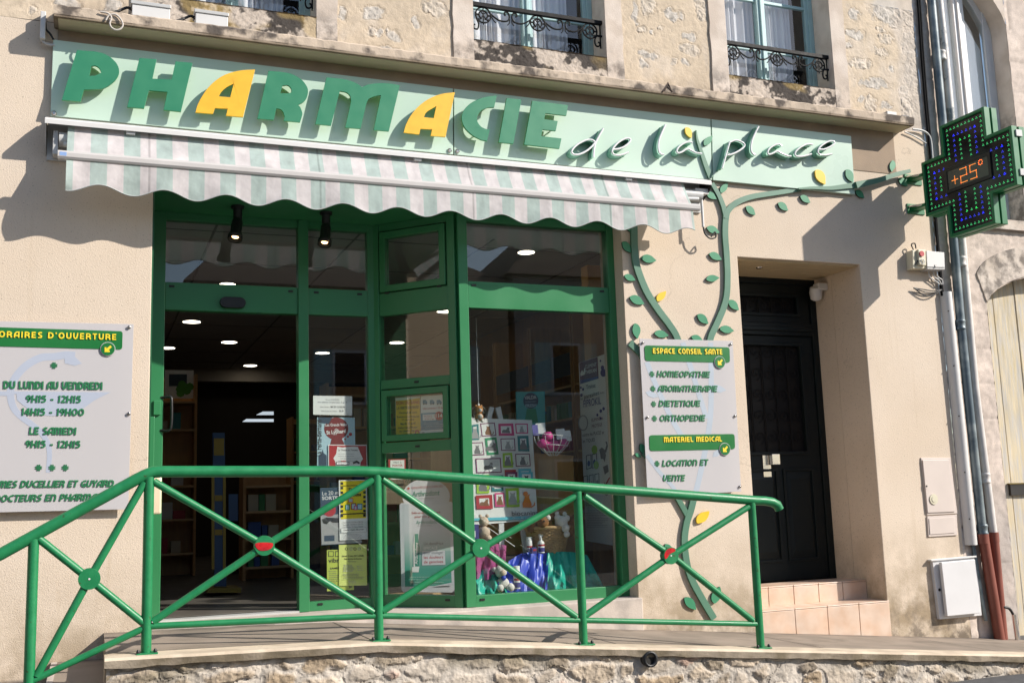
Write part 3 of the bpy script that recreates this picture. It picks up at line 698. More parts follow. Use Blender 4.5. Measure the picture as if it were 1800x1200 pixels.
relief_rect(mb, cols, wx1, NX1, wz0, 6.3, .03, nstone, M['nstone'])
relief_rect(mb, cols, AX1, NX1, -1.0, wz0, .05, nstone, M['nstone'])
# lintel zone over the arch, cells below the curve pulled up onto it
X0_ = len(mb.v); relief_rect(mb, cols, AX0-.002, AX1, 2.40, wz0, .02, nstone, M['nstone'])
for i in range(X0_, len(mb.v)):
    x, y, z = mb.v[i]; mb.v[i] = (x, y, max(z, arch(x)))
relief_rect(mb, cols, NX0, NX1, 6.3, 7.2, .08, nstone, M['nstone'])
mb.build('stone_wall', nb, col=np.concatenate(cols), recalc=False)
mb = MB(); q = [(AX0-.002+i*(AX1-AX0)/40, arch(AX0-.002+i*(AX1-AX0)/40)) for i in range(41)]
mb.grid([[(x, -.004, z+.0) for x, z in q], [(x, .30, z) for x, z in q]], M['trim']); mb.grid([[(AX0, 0, -1), (AX0, .3, -1)], [(AX0, 0, 2.43), (AX0, .3, 2.43)]], M['trim'], False)
# dressed band of the arch
bd = [(x, z+.012) for x, z in q]+[(x-.10, z+.30) for x, z in reversed(q)]
mb.prism(WALL, bd, 0, .012, M['trim'])
mb.build('arch_stones', nb, recalc=True)
mb = MB(); mb.box(wx0-.02, wx0, 0, .28, wz0, 6.3, M['trim']); mb.box(wx1, wx1+.012, 0.004, .28, wz0, 5.5, M['trim']); mb.box(wx0-.05, wx1+.05, -.05, .2, wz0-.10, wz0, M['trim']); mb.build('window_reveal', nb)
WF = M['white']
hd = crv([(wx1, 5.42), (wx1-.012, 5.52), (wx1-.08, 5.66), (wx1-.30, 5.92), (wx1-.55, 6.06), (wx0, 6.10)], 5)
mb = MB(); mb.prism(WALL, hd+[(wx0, 6.31), (wx1+.001, 6.31)], -.28, -.003, M['trim']); mb.build('window_head', nb)
f = MB(); f.prism(FACE(.22), [(wx0, wz0+.004), (wx1, wz0+.004)]+hd, -.05, .02, WF, holes=[[(wx0+.06, wz0+.064), (wx1-.06, wz0+.064)]+[(wx0+.06+(x-wx0)*(wx1-wx0-.12)/(wx1-wx0), z-.07) for x, z in hd]]); mx_ = wx0+.40
f.box(mx_-.05, mx_+.05, .175, .24, wz0+.05, 5.98, WF); f.box(mx_-.012, mx_+.012, .155, .18, wz0+.05, 5.98, WF); ring(f, FACE(.21), mx_+.05, wx1-.06, wz0+.06, 6.05, .05, -.02, .02, WF)
f = f.build('window', nb, bevel=.004)
g = MB(); g.box(wx0+.06, wx1-.06, .212, .216, wz0+.06, 6.1, M['paneup']); g.build('pane', f)
M['blind'] = mat('white blind', (.84, .84, .88), .8, var=.02)
M['blindg'] = mat('grey net', (.26, .235, .215), .9, var=.05)
g = MB(); g.box(wx0, mx_, .26, .27, wz0, 6.2, M['blind'])
g.prism(FACE(.26), [(mx_, wz0), (mx_+.36, wz0), (mx_+.36, 5.30), (mx_+.05, 5.75), (mx_, 6.1)], -.01, 0, M['blind']); g.box(wx0, wx1, .35, .37, wz0, 6.2, M['blindg']); g.build('curtain', f)
# plank door under the arch
M['plank'] = mat('weathered planks', (.62, .53, .37), .85, var=.16, vs=3, col2=(.50, .48, .45), mix=(.4, .65), cs=5, aniso=(7, 7, .7), bump=.6, bs=30, spec=.2)
stain(M['plank'], .35, 2.4, (.34, .27, .13), .45, 5, aniso=(6, 6, .8), th=(.45, .7))
ad = thing('arched_barn_door', 'weathered cream plank door with a letter slot under the stone arch', 'door', (9.0, .2, -.7))
x = AX0+.0; k = 0
while x < AX1:
    wd = .30 if k else .27; mb = MB(); x1 = min(x+wd-.012, AX1); pz = [(x, -1), (x1, -1), (x1, arch(x1)), (x, arch(x)-.0)]
    mb.prism(FACE(.17+.004*(k % 2)), pz, -.03, 0, M['plank']); mb.build('plank', ad, bevel=.004); x += wd; k += 1
mb = MB(); mb.box(AX0, AX1, .205, .24, -1, 2.8, M['dark']); mb.build('backing', ad)
s0 = at(1773, 851, .16); s1 = at(1830, 868, .16)
mb = MB(); mb.box(s0.x, s0.x+.26, .140, .168, s1.z, s0.z, M['dark']); mb.box(s0.x-.012, s0.x+.27, .134, .166, s0.z, s0.z+.012, mat('aged brass', (.18, .14, .06), .4, metal=1)); mb.build('letter_slot', ad)

# downpipes, cable duct, cables
def pth(pts, Y): return [tuple(at(x, y, Y)) for x, y in pts]
M['zinc'] = mat('blue grey zinc', (.085, .12, .145), .42, metal=.15, var=.15, vs=8, col2=(.22, .26, .27), cs=5)
M['zincp'] = mat('pale painted zinc', (.60, .57, .54), .5, var=.12, vs=6, aniso=(4, 4, 1.5))
stain(M['zincp'], 1.0, 4.4, (.13, .16, .165), .9, 6, th=(.52, .6))
M['terra'] = mat('terracotta pipe', (.20, .055, .035), .5, var=.12, vs=5)
def downpipe(label, pts, Y, r, m, terra_y, rings):
    t = thing('downpipe', label, 'pipe', (7.7, Y, -.5)); P = pth(pts, Y)
    top = [p for p, q in zip(P, pts) if q[1] <= terra_y]; low = [p for p, q in zip(P, pts) if q[1] >= terra_y]
    mb = MB(); mb.tube(top, r, m, 14); mb.build('pipe', t)
    mb = MB(); mb.tube([tuple(Vector(p)+Vector((0, -.004, 0))) for p in low], r*1.16, M['terra'], 14); mb.tube([low[0], tuple(Vector(low[0])+Vector((0, 0, -.09)))], r*1.32, M['terra'], 14); mb.build('foot_pipe', t)
    for (x, y) in rings:
        c = at(x, y, Y); mb = MB(); mb.lathe(c, [(r*1.02, -.05), (r*1.2, -.045), (r*1.2, -.03), (r*1.08, -.022), (r*1.08, .02), (r*1.22, .028), (r*1.22, .042), (r*1.02, .05)], m, 14); mb.tube([tuple(c+Vector((0, r*.8, 0))), (c.x, .03, c.z)], .008, M['zinc'], 6); mb.build('collar', t)
    return t
dz = lambda p, dx: [(x+dx, y) for x, y in p]
A = [(1626, -90), (1637, 0), (1649, 130), (1661, 260), (1674, 400), (1688, 560), (1702, 700), (1727, 938), (1757, 1124)]
downpipe('dark blue grey downpipe with a red brown foot, left of the pale one', A, -.060, .042, M['zinc'], 938, [(1688, 571), (1727, 930)])
B = [(1640, -90), (1651, 0), (1663, 110), (1675, 240), (1686, 360), (1696, 480), (1714, 680), (1746, 935), (1763, 1124)]
downpipe('paint-flaked pale downpipe with a red brown foot, behind the dark one', B, -.042, .036, M['zincp'], 935, [(1655, 98), (1691, 460), (1733, 840)])
dc = thing('cable_duct', 'white half-round plastic cable duct beside the downpipes', 'duct', (7.6, 0, .5))
mb = MB(); P = pth([(1662, 514), (1707, 957)], -.02); 
a, b = Vector(P[0]), Vector(P[1]); pr_ = [(math.cos(t)*.058, -math.sin(t)*.078) for t in np.linspace(0, math.pi, 11)]
mb.grid([[(p.x+u, -.002+v, p.z) for u, v in pr_] for p in (a, a*.5+b*.5, b)], M['alu'])
mb.add([(a.x+u, -.002+v, a.z) for u, v in pr_], [tuple(range(11))], M['alud']); mb.add([(b.x+u, -.002+v, b.z) for u, v in pr_], [tuple(range(11))], M['dark'])
for t in (.08, .3, .5, .72, .9):
    c = a.lerp(b, t); mb.lathe((c.x-.035, -.064, c.z), [(.006, 0), (.006, -.008)], M['dark'], 8, (0, 1, 0))
mb.build('duct_cover', dc, recalc=False)
mb = MB(); P = pth([(1711, 958), (1717, 995), (1726, 1050), (1733, 1090)], -.03); mb.tube(P, .018, M['zinc'], 8); mb.build('lower_conduit', dc)
M['rubber'] = mat('black rubber', (.008, .008, .009), .8, spec=.1)
cb = thing('cable_bundle', 'black cable bundle running down the wall corner above the white duct', 'cable', (7.5, -.02, 3))
mb = MB()
for d, o in ((0, 0), (3, .006)):
    mb.tube(crv([tuple(at(x+d*(1 if y < 330 else .5), y, -.025+o)) for x, y in ((1605, -60), (1613, 0), (1620, 100), (1628, 200), (1638, 300), (1645, 400), (1656, 520))], 4), .012, M['rubber'], 6)
mb.build('cable', cb)
mb = MB(); mb.tube(crv([tuple(at(x, y, -.03)) for x, y in ((1604, 227), (1622, 230), (1634, 240), (1638, 262), (1640, 300))], 5), .010, M['alud'], 6)
mb.tube(crv([tuple(at(x, y, -.02)) for x, y in ((1590, 232), (1608, 240), (1628, 252))], 5), .007, M['alud'], 6); mb.build('grey_cable', cb)
mb = MB()
for k, dy in enumerate((0, 4, 10)): mb.tube(crv([tuple(at(x, y, -.03)) for x, y in ((1606, 506), (1625, 509+dy), (1640, 511+dy*.8), (1656, 509))], 5), .006, M['black'], 6)
mb.build('loose_wire', cb)
# alarm boxes
M['cream'] = mat('aged cream plastic', (.62, .58, .44), .5, var=.06); M['red'] = mat('red plastic', (.42, .03, .04), .45)
al = thing('alarm_box', 'small cream box with a red lens and key pulls beside a grey junction box', 'alarm box', (7.35, 0, 2.9))
PA = FACE(0.0); mb = MB()
mb.pq(PA, [(1604, 439), (1628, 442), (1629, 472), (1605, 472)], 0, .09, M['cream']); mb.pq(PA, [(1614, 438), (1627, 439), (1628, 467), (1616, 466)], .09, .115, M['cream'])
mb.build('body', al, bevel=.006)
c = PA.px(1620, 446, .12); mb = MB(); mb.disc(PA, *c, .026, .115, .128, M['red']); mb.build('red_lens', al)
c = PA.px(1621, 460, .12); mb = MB(); mb.tube([tuple(PA.pt(c[0]+.022*math.cos(t), c[1]+.022*math.sin(t), .125)) for t in np.linspace(0, 6.28, 14)], .005, M['alud'], 5); mb.tube([tuple(PA.pt(*PA.px(x, y, .1), .1)) for x, y in ((1609, 466), (1613, 458), (1618, 464))], .005, M['dark'], 5)
mb.tube(crv([tuple(at(x, y, -.05)) for x, y in ((1606, 440), (1602, 430), (1608, 428), (1610, 437))], 4), .006, M['dark'], 5); mb.build('key_pull', al)
jb = thing('junction_box', 'pale grey plastic junction box with a round screw, right of the cream alarm box', 'junction box', (7.5, 0, 2.85))
mb = MB(); mb.pq(PA, [(1629, 441), (1659, 444), (1661, 474), (1630, 473)], 0, .10, M['alud']); mb.pq(PA, [(1628.5, 440.5), (1660, 443.5), (1661, 470), (1630, 469)], .10, .108, M['alu']); mb.build('box', jb, bevel=.004)
c = PA.px(1645, 467, .11); mb = MB(); mb.disc(PA, *c, .014, .108, .114, M['steel']); mb.build('screw', jb)
mb = MB()
for k, (x0, x1) in enumerate(((1632, 1652), (1640, 1655), (1646, 1657))): mb.tube(crv([tuple(at(x, y, -.035)) for x, y in ((x0, 474), (x0+2, 486), (x0+10, 492), (x1, 500))], 4), .006, M['alu'], 5)
mb.build('cable', jb)
# meter cabinets
mt = thing('meter_cabinet', 'flush beige meter cupboard in the wall with a round badge on its lid', 'meter box', (7.35, 0, .7))
M['meter'] = mat('beige meter box', (.60, .52, .47), .6, var=.05, vs=5)
def qd(*p): return list(p)
mb = MB(); mb.pq(PA, [(1619, 804), (1671, 804), (1683, 902), (1630, 905)], 0, .012, M['meter']); mb.build('frame', mt, bevel=.003)
mb = MB(); mb.pq(PA, [(1622, 808), (1668, 807.5), (1679, 899), (1631, 901)], .012, .022, M['meter']); mb.build('lid', mt, bevel=.004)
c = PA.px(1642, 877, .03); mb = MB(); mb.disc(PA, *c, .048, .022, .030, M['cream']); mb.disc(PA, *c, .028, .030, .034, M['cream']); mb.build('badge', mt)
c = PA.px(1629.5, 854, .03); mb = MB(); mb.pbox(PA, c[0]-.014, c[0]+.014, c[1]-.024, c[1]+.024, .022, .025, M['meter']); mb.disc(PA, *c, .009, .025, .027, M['dark']); mb.build('lock', mt)
mb = MB(); mb.pq(PA, [(1630, 907), (1682, 904), (1683.5, 940), (1632.5, 943)], 0, .014, M['meter']); mb.pq(PA, [(1633, 911), (1678, 908), (1679, 936), (1635, 939)], .014, .020, M['meter']); mb.build('lower_lid', mt, bevel=.003)
wc = thing('white_cabinet', 'white metal cabinet on the wall above the pavement with a raised door', 'cabinet', (7.4, 0, .1))
mb = MB(); mb.pq(PA, [(1639, 984), (1716, 977), (1726, 1081), (1652, 1088)], 0, .035, M['white']); mb.pq(PA, [(1637, 983), (1717, 976), (1717, 979), (1637, 986)], 0, .05, M['alu']); mb.build('body', wc, bevel=.003)
mb = MB(); mb.pq(PA, [(1655, 988), (1714, 982.5), (1723.5, 1077), (1665.5, 1082.5)], .05, .085, M['white']); mb.build('door', wc, bevel=.005)
c = PA.px(1652, 1036, .04); mb = MB(); mb.disc(PA, *c, .013, .035, .04, M['dark']); mb.build('lock', wc)
# small conduit with cable at far right
cd2 = thing('ground_conduit', 'short steel conduit stub with a black cable near the downpipe feet', 'conduit', (8.0, -.1, -.7))
mb = MB(); mb.tube([tuple(at(1782, 1079, -.08)), tuple(at(1789, 1128, -.08))], .022, M['chrome'], 10); mb.build('pipe', cd2)
mb = MB(); mb.tube(crv([tuple(at(x, y, -.08)) for x, y in ((1764, 1066), (1774, 1069), (1781, 1080), (1783, 1090))], 5), .013, M['black'], 7); mb.build('cable', cd2)

# ------------------------------------------------------------------ shopfront: green frames, glass
sf = thing('shopfront', 'glossy green glazed pharmacy shopfront with an angled bay between door and window', 'shopfront', (2.2, .4, -.05))
G = M['green']
YB, YF = .75, .195; A2 = Vector((at(660, 560, YB).x, YB, 0)); B2 = Vector((at(804.5, 541, YF).x, YF, 0)); FL = -.075
PB = FACE(YB); PF = FACE(YF); ZTOP = 3.062
du = (B2-A2).normalized(); PG = PL(A2, du, du.cross(Vector((0, 0, 1)))); LG = (B2-A2).length
def bar(pl, u0, u1, w0, w1, d0, d1, name='frame_bar', m=None):
    mb = MB(); mb.pbox(pl, u0, u1, w0, w1, d0, d1, m or G); return mb.build(name, sf, bevel=.004)
def gl(pl, u0, u1, w0, w1, d=0.0):
    mb = MB(); mb.pbox(pl, u0, u1, w0, w1, d-.003, d+.003, M['shopglass']); return mb.build('glass_pane', sf)
zt0 = at(521, 506.7, YB).z; zt1 = at(290, 387, YB).z; zb0 = at(821, 541.7, YF).z
# back plane
xl = SHX0; xg0 = PB.px(285, 800)[0]; xm0 = PB.px(523, 700)[0]; xm1 = PB.px(541, 700)[0]; xc0 = PB.px(647, 700)[0]
bar(PB, xl+.0, xg0, FL, ZTOP, -.06, .045, 'post'); bar(PB, xm0, xm1, FL, ZTOP, -.06, .05, 'post'); bar(PB, xc0, A2.x+.005, FL, ZTOP, -.06, .03, 'post')
bar(PB, xg0, xm0, zb0, zt0, -.05, .035, 'header'); bar(PB, xm1, xc0, zb0, zt0, -.05, .03, 'header')
bar(PB, xg0, xm0, zt1, ZTOP+.0, -.05, .032, 'top_rail'); bar(PB, xm1, xc0, zt1, ZTOP, -.05, .03, 'top_rail')
zs = PB.px(600, 1053)[1]; bar(PB, xm1, xc0, FL, zs, -.05, .03, 'base_panel')
gl(PB, xg0, xm0, zt0, zt1); gl(PB, xm1, xc0, zt0, zt1); gl(PB, xm1, xc0, zs, zb0)
# sensor over the sliding door
c = PB.px(409, 532, .05); mb = MB(); mb.prism(PB, [(c[0]+.055*sx+.045*math.cos(t), c[1]+.043*math.sin(t)) for sx, tt in ((1, np.linspace(-1.57, 1.57, 9)), (-1, np.linspace(1.57, 4.71, 9))) for t in tt], .035, .075, M['black']); mb.build('door_sensor', sf, bevel=.008)
# angled panel
def gx(x, y): return PG.px(x, y)
u0 = .055; u1 = LG-.075
bar(PG, -.005, u0, FL, ZTOP, -.05, .035, 'post'); bar(PG, u1, LG-.004, FL, ZTOP, -.05, .03, 'post')
bar(PG, u0, u1, zt1, ZTOP, -.05, .025, 'top_rail'); bar(PG, u0, u1, zb0, zt0-.03, -.05, .025, 'header')
def casement(w0, w1, t=.055):
    mb = MB(); ring(mb, PG, u0+.012, u1-.012, w0+.01, w1-.01, t, -.03, .04, G); mb.build('casement', sf, bevel=.004)
    gl(PG, u0+.012+t, u1-.012-t, w0+.01+t, w1-.01-t)
casement(zt0-.03, zt1)
zn0 = gx(735, 775)[1]; zn1 = gx(735, 680)[1]
bar(PG, u0, u1, zn0-.085, zn0, -.05, .025, 'rail'); bar(PG, u0, u1, zn1, zn1+.075, -.05, .025, 'rail'); casement(zn0, zn1, .05)
zgb = gx(735, 1045)[1]; bar(PG, u0, u1, FL, zgb, -.05, .025, 'base_panel')
gl(PG, u0, u1, zn1+.075, zb0); gl(PG, u0, u1, zgb, zn0-.085)
# front window
xw0 = PF.px(828, 800)[0]; xw1 = PF.px(1079, 780)[0]; xe = 4.135; zwb = PF.px(900, 1041)[1]
bar(PF, B2.x, xw0, FL, ZTOP, -.06, .04, 'post'); bar(PF, xw1, xe, FL, ZTOP, -.06, .045, 'post')
bar(PF, xw0, xw1, zb0, zt0, -.05, .035, 'header'); bar(PF, xw0, xw1, zt1, ZTOP, -.05, .035, 'top_rail'); bar(PF, xw0, xw1, FL-.02, zwb, -.05, .035, 'base_panel')
gl(PF, xw0, xw1, zt0, zt1); gl(PF, xw0, xw1, zwb, zb0)
# little black drain caps on the rails
for pl, x, y, d in ((PB, 302, 503, .036), (PB, 511, 512, .036), (PB, 556, 514, .031), (PB, 632, 517, .031), (PG, 681, 515, .026), (PG, 772, 503, .026), (PF, 833, 501, .036), (PF, 1058, 512, .036), (PB, 563, 1061, .031), (PG, 732, 671, .026), (PG, 734, 784, .026), (PF, 848, 1053, .036), (PF, 1080, 1048, .036), (PG, 787, 1054, .026)):
    c = pl.px(x, y, d); mb = MB(); mb.pbox(pl, c[0]-.02, c[0]+.02, c[1]-.008, c[1]+.008, d-.002, d+.006, M['black']); mb.build('drain_cap', sf, bevel=.002)
# green soffit and left return
mb = MB(); mb.box(SHX0, SHX1, .0, YB+.06, ZTOP, ZTOP+.05, G); mb.build('soffit', sf)
mb = MB(); mb.box(SHX0-.0, SHX0+.012, .03, YB, FL-.05, ZTOP, M['greend']); mb.build('return_panel', sf)
mb = MB(); mb.box(SHX0+.012, SHX0+.06, .42, .64, FL+.62, FL+1.5, G); mb.build('lock_box', sf, bevel=.004)
mb = MB(); mb.box(SHX1-.001, SHX1+.001, .0, .2, -.2, SHZ, M['wall']); mb.build('pier_return', bld)
# concrete thresholds
th = thing('threshold', 'pale worn concrete threshold and plinth under the green shopfront', 'threshold', (2.2, .1, -.2))
mb = MB(); mb.prism(PL((0, 0, 0), (1, 0, 0), (0, 0, 1)), [(SHX0, -.02), (1.95, -.02), (2.02, -.03), (SHX1+.02, -.03), (SHX1+.02, YF+.2), (2.85, YF+.2), (2.3, YB+.1), (SHX0, YB+.1)], -.75, FL-.002, M['concrete'])
mb.build('slab', th, bevel=.012)
mb = MB(); mb.box(xl+.02, xm0, YB-.06, YB+.06, FL-.002, FL+.012, M['alud']); mb.build('door_track', th)
# sliding door pull and cream box by the left post
mb = MB(); c = PB.px(290, 722, .03); mb.tube(crv([tuple(PB.pt(c[0]-.03, c[1]+.10, .04)), tuple(PB.pt(c[0]+.035, c[1]+.105, .07)), tuple(PB.pt(c[0]+.045, c[1]+.05, .08)), tuple(PB.pt(c[0]+.045, c[1]-.10, .08)), tuple(PB.pt(c[0]+.03, c[1]-.15, .07)), tuple(PB.pt(c[0]-.03, c[1]-.15, .04))], 4), .011, M['black'], 8); mb.build('pull_handle', sf)
mb = MB(); c = PB.px(277, 720, .05); mb.pbox(PB, c[0]-.03, c[0]+.02, c[1]-.04, c[1]+.07, .045, .065, G); mb.build('latch', sf, bevel=.004)
lb = thing('cream_post_box', 'rounded cream plastic post box on the left shop jamb behind the railing', 'post box', (.42, .3, .7))
mb = MB(); x0, x1 = SHX0+.012, SHX0+.095; zc0, zc1 = at(270, 903, .3).z, at(270, 822, .3).z
prof = [(.05, zc0), (.36, zc0), (.40, zc0+.06), (.41, zc1-.16), (.36, zc1-.05), (.22, zc1), (.08, zc1-.02), (.05, zc1-.1)]
vs = [(x0, y, z) for y, z in prof]+[(x1, y, z) for y, z in prof]; n = len(prof)
M['postbox'] = mat('cream post box', (.72, .60, .42), .4, var=.03)
mb.add(vs, [tuple(range(n)), tuple(range(2*n-1, n-1, -1))]+[(i, (i+1) % n, n+(i+1) % n, n+i) for i in range(n)], M['postbox']); mb.build('body', lb, bevel=.012)
mb = MB(); mb.box(x1-.001, x1+.004, .10, .34, zc1-.14, zc1-.125, M['dark']); mb.build('slot', lb)
# spotlights under the soffit
for px_, py, dx in ((418, 362, .0), (573, 376, .0)):
    sl = thing('spotlight', 'black spotlight with lit bulb under the soffit, ' + ('in front of the sliding door' if px_ < 500 else 'in front of the narrow side pane'), 'spotlight', tuple(at(px_, py, .42)))
    c = at(px_, py-6, .42); mb = MB(); mb.lathe((c.x, c.y, ZTOP), [(.05, 0), (.05, -.02)], M['black'], 14); mb.lathe((c.x, c.y, ZTOP-.02), [(.035, 0), (.035, -.10)], M['black'], 12); mb.build('mount', sl)
    ax = Vector((-.15, -.35, -1)).normalized(); mb = MB(); e = Vector((c.x, c.y, ZTOP-.10))
    mb.lathe(e, [(.03, -.0), (.042, .03), (.042, .13), (.056, .16), (.056, .195), (.048, .195), (.04, .17)], M['black'], 16, ax); mb.build('head', sl)
    mb = MB(); mb.lathe(e, [(.001, .172), (.026, .172)], M['lampwarm'], 14, ax); mb.build('bulb', sl)

# ------------------------------------------------------------------ inside the shop
IZ = 3.055
si = thing('shop_interior', 'dim pharmacy room behind the glass with tiled ceiling and back wall', 'room', (2.5, 4, 0))
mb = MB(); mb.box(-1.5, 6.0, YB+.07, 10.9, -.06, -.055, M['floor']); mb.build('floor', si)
mb = MB(); mb.box(-1.5, 6.0, YB+.06, 10.9, IZ, IZ+.02, M['ceil']); mb.box(B2.x+.04, 6.0, YF+.06, YB+.06, IZ, IZ+.02, M['ceil'])
for k in range(7): mb.box(-1.5+k*1.2, -1.48+k*1.2, .88, 10.9, IZ-.004, IZ, M['ceilgrid'])
for k in range(8): mb.box(-1.5, 6.0, 1.2+k*1.2, 1.22+k*1.2, IZ-.004, IZ, M['ceilgrid'])
mb.build('ceiling', si)
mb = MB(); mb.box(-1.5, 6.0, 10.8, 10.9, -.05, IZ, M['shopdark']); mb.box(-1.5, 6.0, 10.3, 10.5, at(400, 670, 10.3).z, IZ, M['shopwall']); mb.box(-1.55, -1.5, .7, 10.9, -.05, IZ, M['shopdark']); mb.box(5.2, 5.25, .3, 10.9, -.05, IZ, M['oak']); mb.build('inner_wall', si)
LT = [(337, 565), (294, 611), (403, 601), (440, 642), (567, 620), (400, 499), (925, 443), (1000, 545), (905, 590)]
for i, (x, y) in enumerate(LT):
    p = atz(x, y, IZ-.01)
    if p.y > 10.1 or p.y < .9: continue
    t = thing('ceiling_light', 'extra round ceiling light added to brighten the dim shop', 'ceiling light', tuple(p), 'recessed lights in the shop ceiling')
    q = .75 if p.y < 4 else 1.0
    mb = MB(); mb.lathe((p.x, p.y, IZ), [(.13*q, -.003), (.13*q, -.014), (.105*q, -.014)], M['alud'], 20); mb.build('rim', t)
    mb = MB(); mb.disc(PL((p.x, p.y, IZ), (1, 0, 0), (0, 0, -1)), 0, 0, .106*q, None, .0165, M['lamp']); mb.build('diffuser', t, recalc=False)
BOXM = [mat('carton '+n, c, .6) for n, c in (('white', (.55, .55, .55)), ('teal', (.05, .25, .27)), ('red', (.35, .04, .05)), ('blue', (.05, .10, .30)), ('cream', (.48, .42, .30)), ('green', (.06, .26, .09)))]
def shelf_unit(label, origin, ang, width, depth, height, levels, prods, hdr=None):
    t = thing('shelf_unit', label, 'shelf', origin); Mx = Matrix.Translation(Vector(origin)) @ Matrix.Rotation(ang, 4, 'Z')
    def bx(name, a, m, par=t):
        mb = MB(); mb.box(*a, m); mb.v = [tuple(Mx @ Vector(v)) for v in mb.v]; return mb.build(name, par)
    bx('side_panel', (0, .03, 0, depth, 0, height), M['oak']); bx('side_panel', (width-.03, width, 0, depth, 0, height), M['oak']); bx('back_panel', (.03, width-.03, depth-.02, depth, 0, height), M['oak'])
    for z in levels: bx('shelf', (.03, width-.03, .01, depth-.02, z, z+.025), M['oakl'])
    if hdr: bx('header_board', (.03, width-.03, .0, .012, hdr[0], hdr[1]), hdr[2])
    rnd = random.Random(int(origin[0]*100+origin[1]*10))
    for z in levels[:-1]:
        u = .06
        while u < width-.16 and prods:
            wd = rnd.choice((.07, .09, .12, .15)); hh = rnd.choice((.10, .14, .18, .2)); mb = MB(); y0 = .03+rnd.random()*.04
            mb.box(u, u+wd-.01, y0, y0+.10, z+.026, z+.026+hh, rnd.choice(BOXM)); mb.v = [tuple(Mx @ Vector(v)) for v in mb.v]
            o = mb.build('medicine_carton'); tag(o, 'small pharmacy carton standing in a row on a shelf inside the dim shop', 'carton', 'cartons on the shop shelves'); u += wd+rnd.choice((0, .0, .03))
    return t
shelf_unit('honey wood shelf unit with a plant picture, left inside the sliding door', (.05, 5.6, -.05), 0, at(347, 700, 5.6).x-.05, .4, at(320, 657, 5.6).z+.05, (.25, .65, 1.05, at(320, 757, 5.6).z+.05, at(320, 708, 5.6).z+.05), True)
shelf_unit('dark wood shelf unit standing at the back right of the doorway', (2.55, 6.9, -.05), 0, 1.5, .4, 2.0, (.3, .7, 1.1, 1.5, 1.9), True)
for k in range(4):
    shelf_unit(['honey wood wall shelving nearest the display window', 'honey wood wall shelving with a tall dark picture, second from the window', 'honey wood wall shelving with a dark blue board, third from the window', 'honey wood wall shelving deepest in the shop'][k], (4.72, 1.20+1.16*k+1.12, -.05), -math.pi/2, 1.12, .40, 2.75, (.55, .9, 1.25, 1.6, 1.95), True, (2.08, 2.32, M['blueboard']) if k in (1, 2) else None)
# plant picture on the left unit
P5 = FACE(5.75); mb = MB(); a = P5.px(289, 700); b = P5.px(340, 672)
mb.pbox(P5, a[0], b[0], a[1], b[1]+.15, 0, .01, M['paper']); mb.pbox(P5, a[0]+.05, a[0]+.26, b[1]-.05, b[1]+.1, .01, .012, M['blueboard']); gm = mat('leaf print', (.08, .30, .03), .6)
for k in range(9): mb.disc(P5, b[0]-.12+.09*math.cos(k*2.4)*(k/9), a[1]+.12+.08*math.sin(k*2.4)*(k/9), .05, .01, .012+.0005*k, gm, 8)
o = mb.build('plant_picture'); tag(o, 'small picture of a green plant on the left shelf unit', 'picture')
# toy-coloured floor stand in the doorway
fs = thing('display_stand', 'tall narrow blue and yellow cardboard stand in the doorway', 'display stand', tuple(at(385, 1035, 2.6)))
M['sblue'] = mat('stand blue', (.02, .06, .15), .5); M['syel'] = mat('stand yellow', (.26, .18, .02), .5)
P6 = FACE(2.6); mb = MB(); mb.pq(P6, [(374, 760), (395, 760), (398, 1030), (377, 1030)], -.05, 0, M['sblue']); mb.build('column', fs)
mb = MB(); mb.pq(P6, [(364, 1033), (424, 1033), (424, 1041), (364, 1041)], -.3, .1, M['syel']); mb.build('base', fs)
for (x0, y0, x1, y1, m) in ((372, 835, 377, 1000, 'syel'), (392, 835, 397, 1010, 'syel'), (376, 770, 394, 800, 'syel'), (402, 868, 418, 915, 'sblue'), (378, 870, 391, 880, 'syel'), (378, 930, 391, 940, 'syel')):
    mb = MB(); mb.pq(P6, [(x0, y0), (x1, y0), (x1, y1), (x0, y1)], 0.0, .012, M[m]); mb.build('panel_strip', fs)
# counter with lit panels far back
ct = thing('counter', 'dark shop counter far back with two pale lit panels', 'counter', (2.3, 5.5, 0)); mb = MB(); mb.box(1.5, 3.1, 5.6, 6.2, -.05, 1.0, M['shopdark']); mb.build('body', ct)
P7 = FACE(5.58); mb = MB(); mb.pq(P7, [(433, 736), (481, 736), (481, 741), (426, 741)], 0, .01, emitm('lit panel', (.75, .85, .95), .55)); mb.pq(P7, [(462, 723), (481, 723), (481, 729), (450, 729)], 0, .01, emitm('lit panel small', (.75, .85, .95), .5)); mb.build('lit_panel', ct)

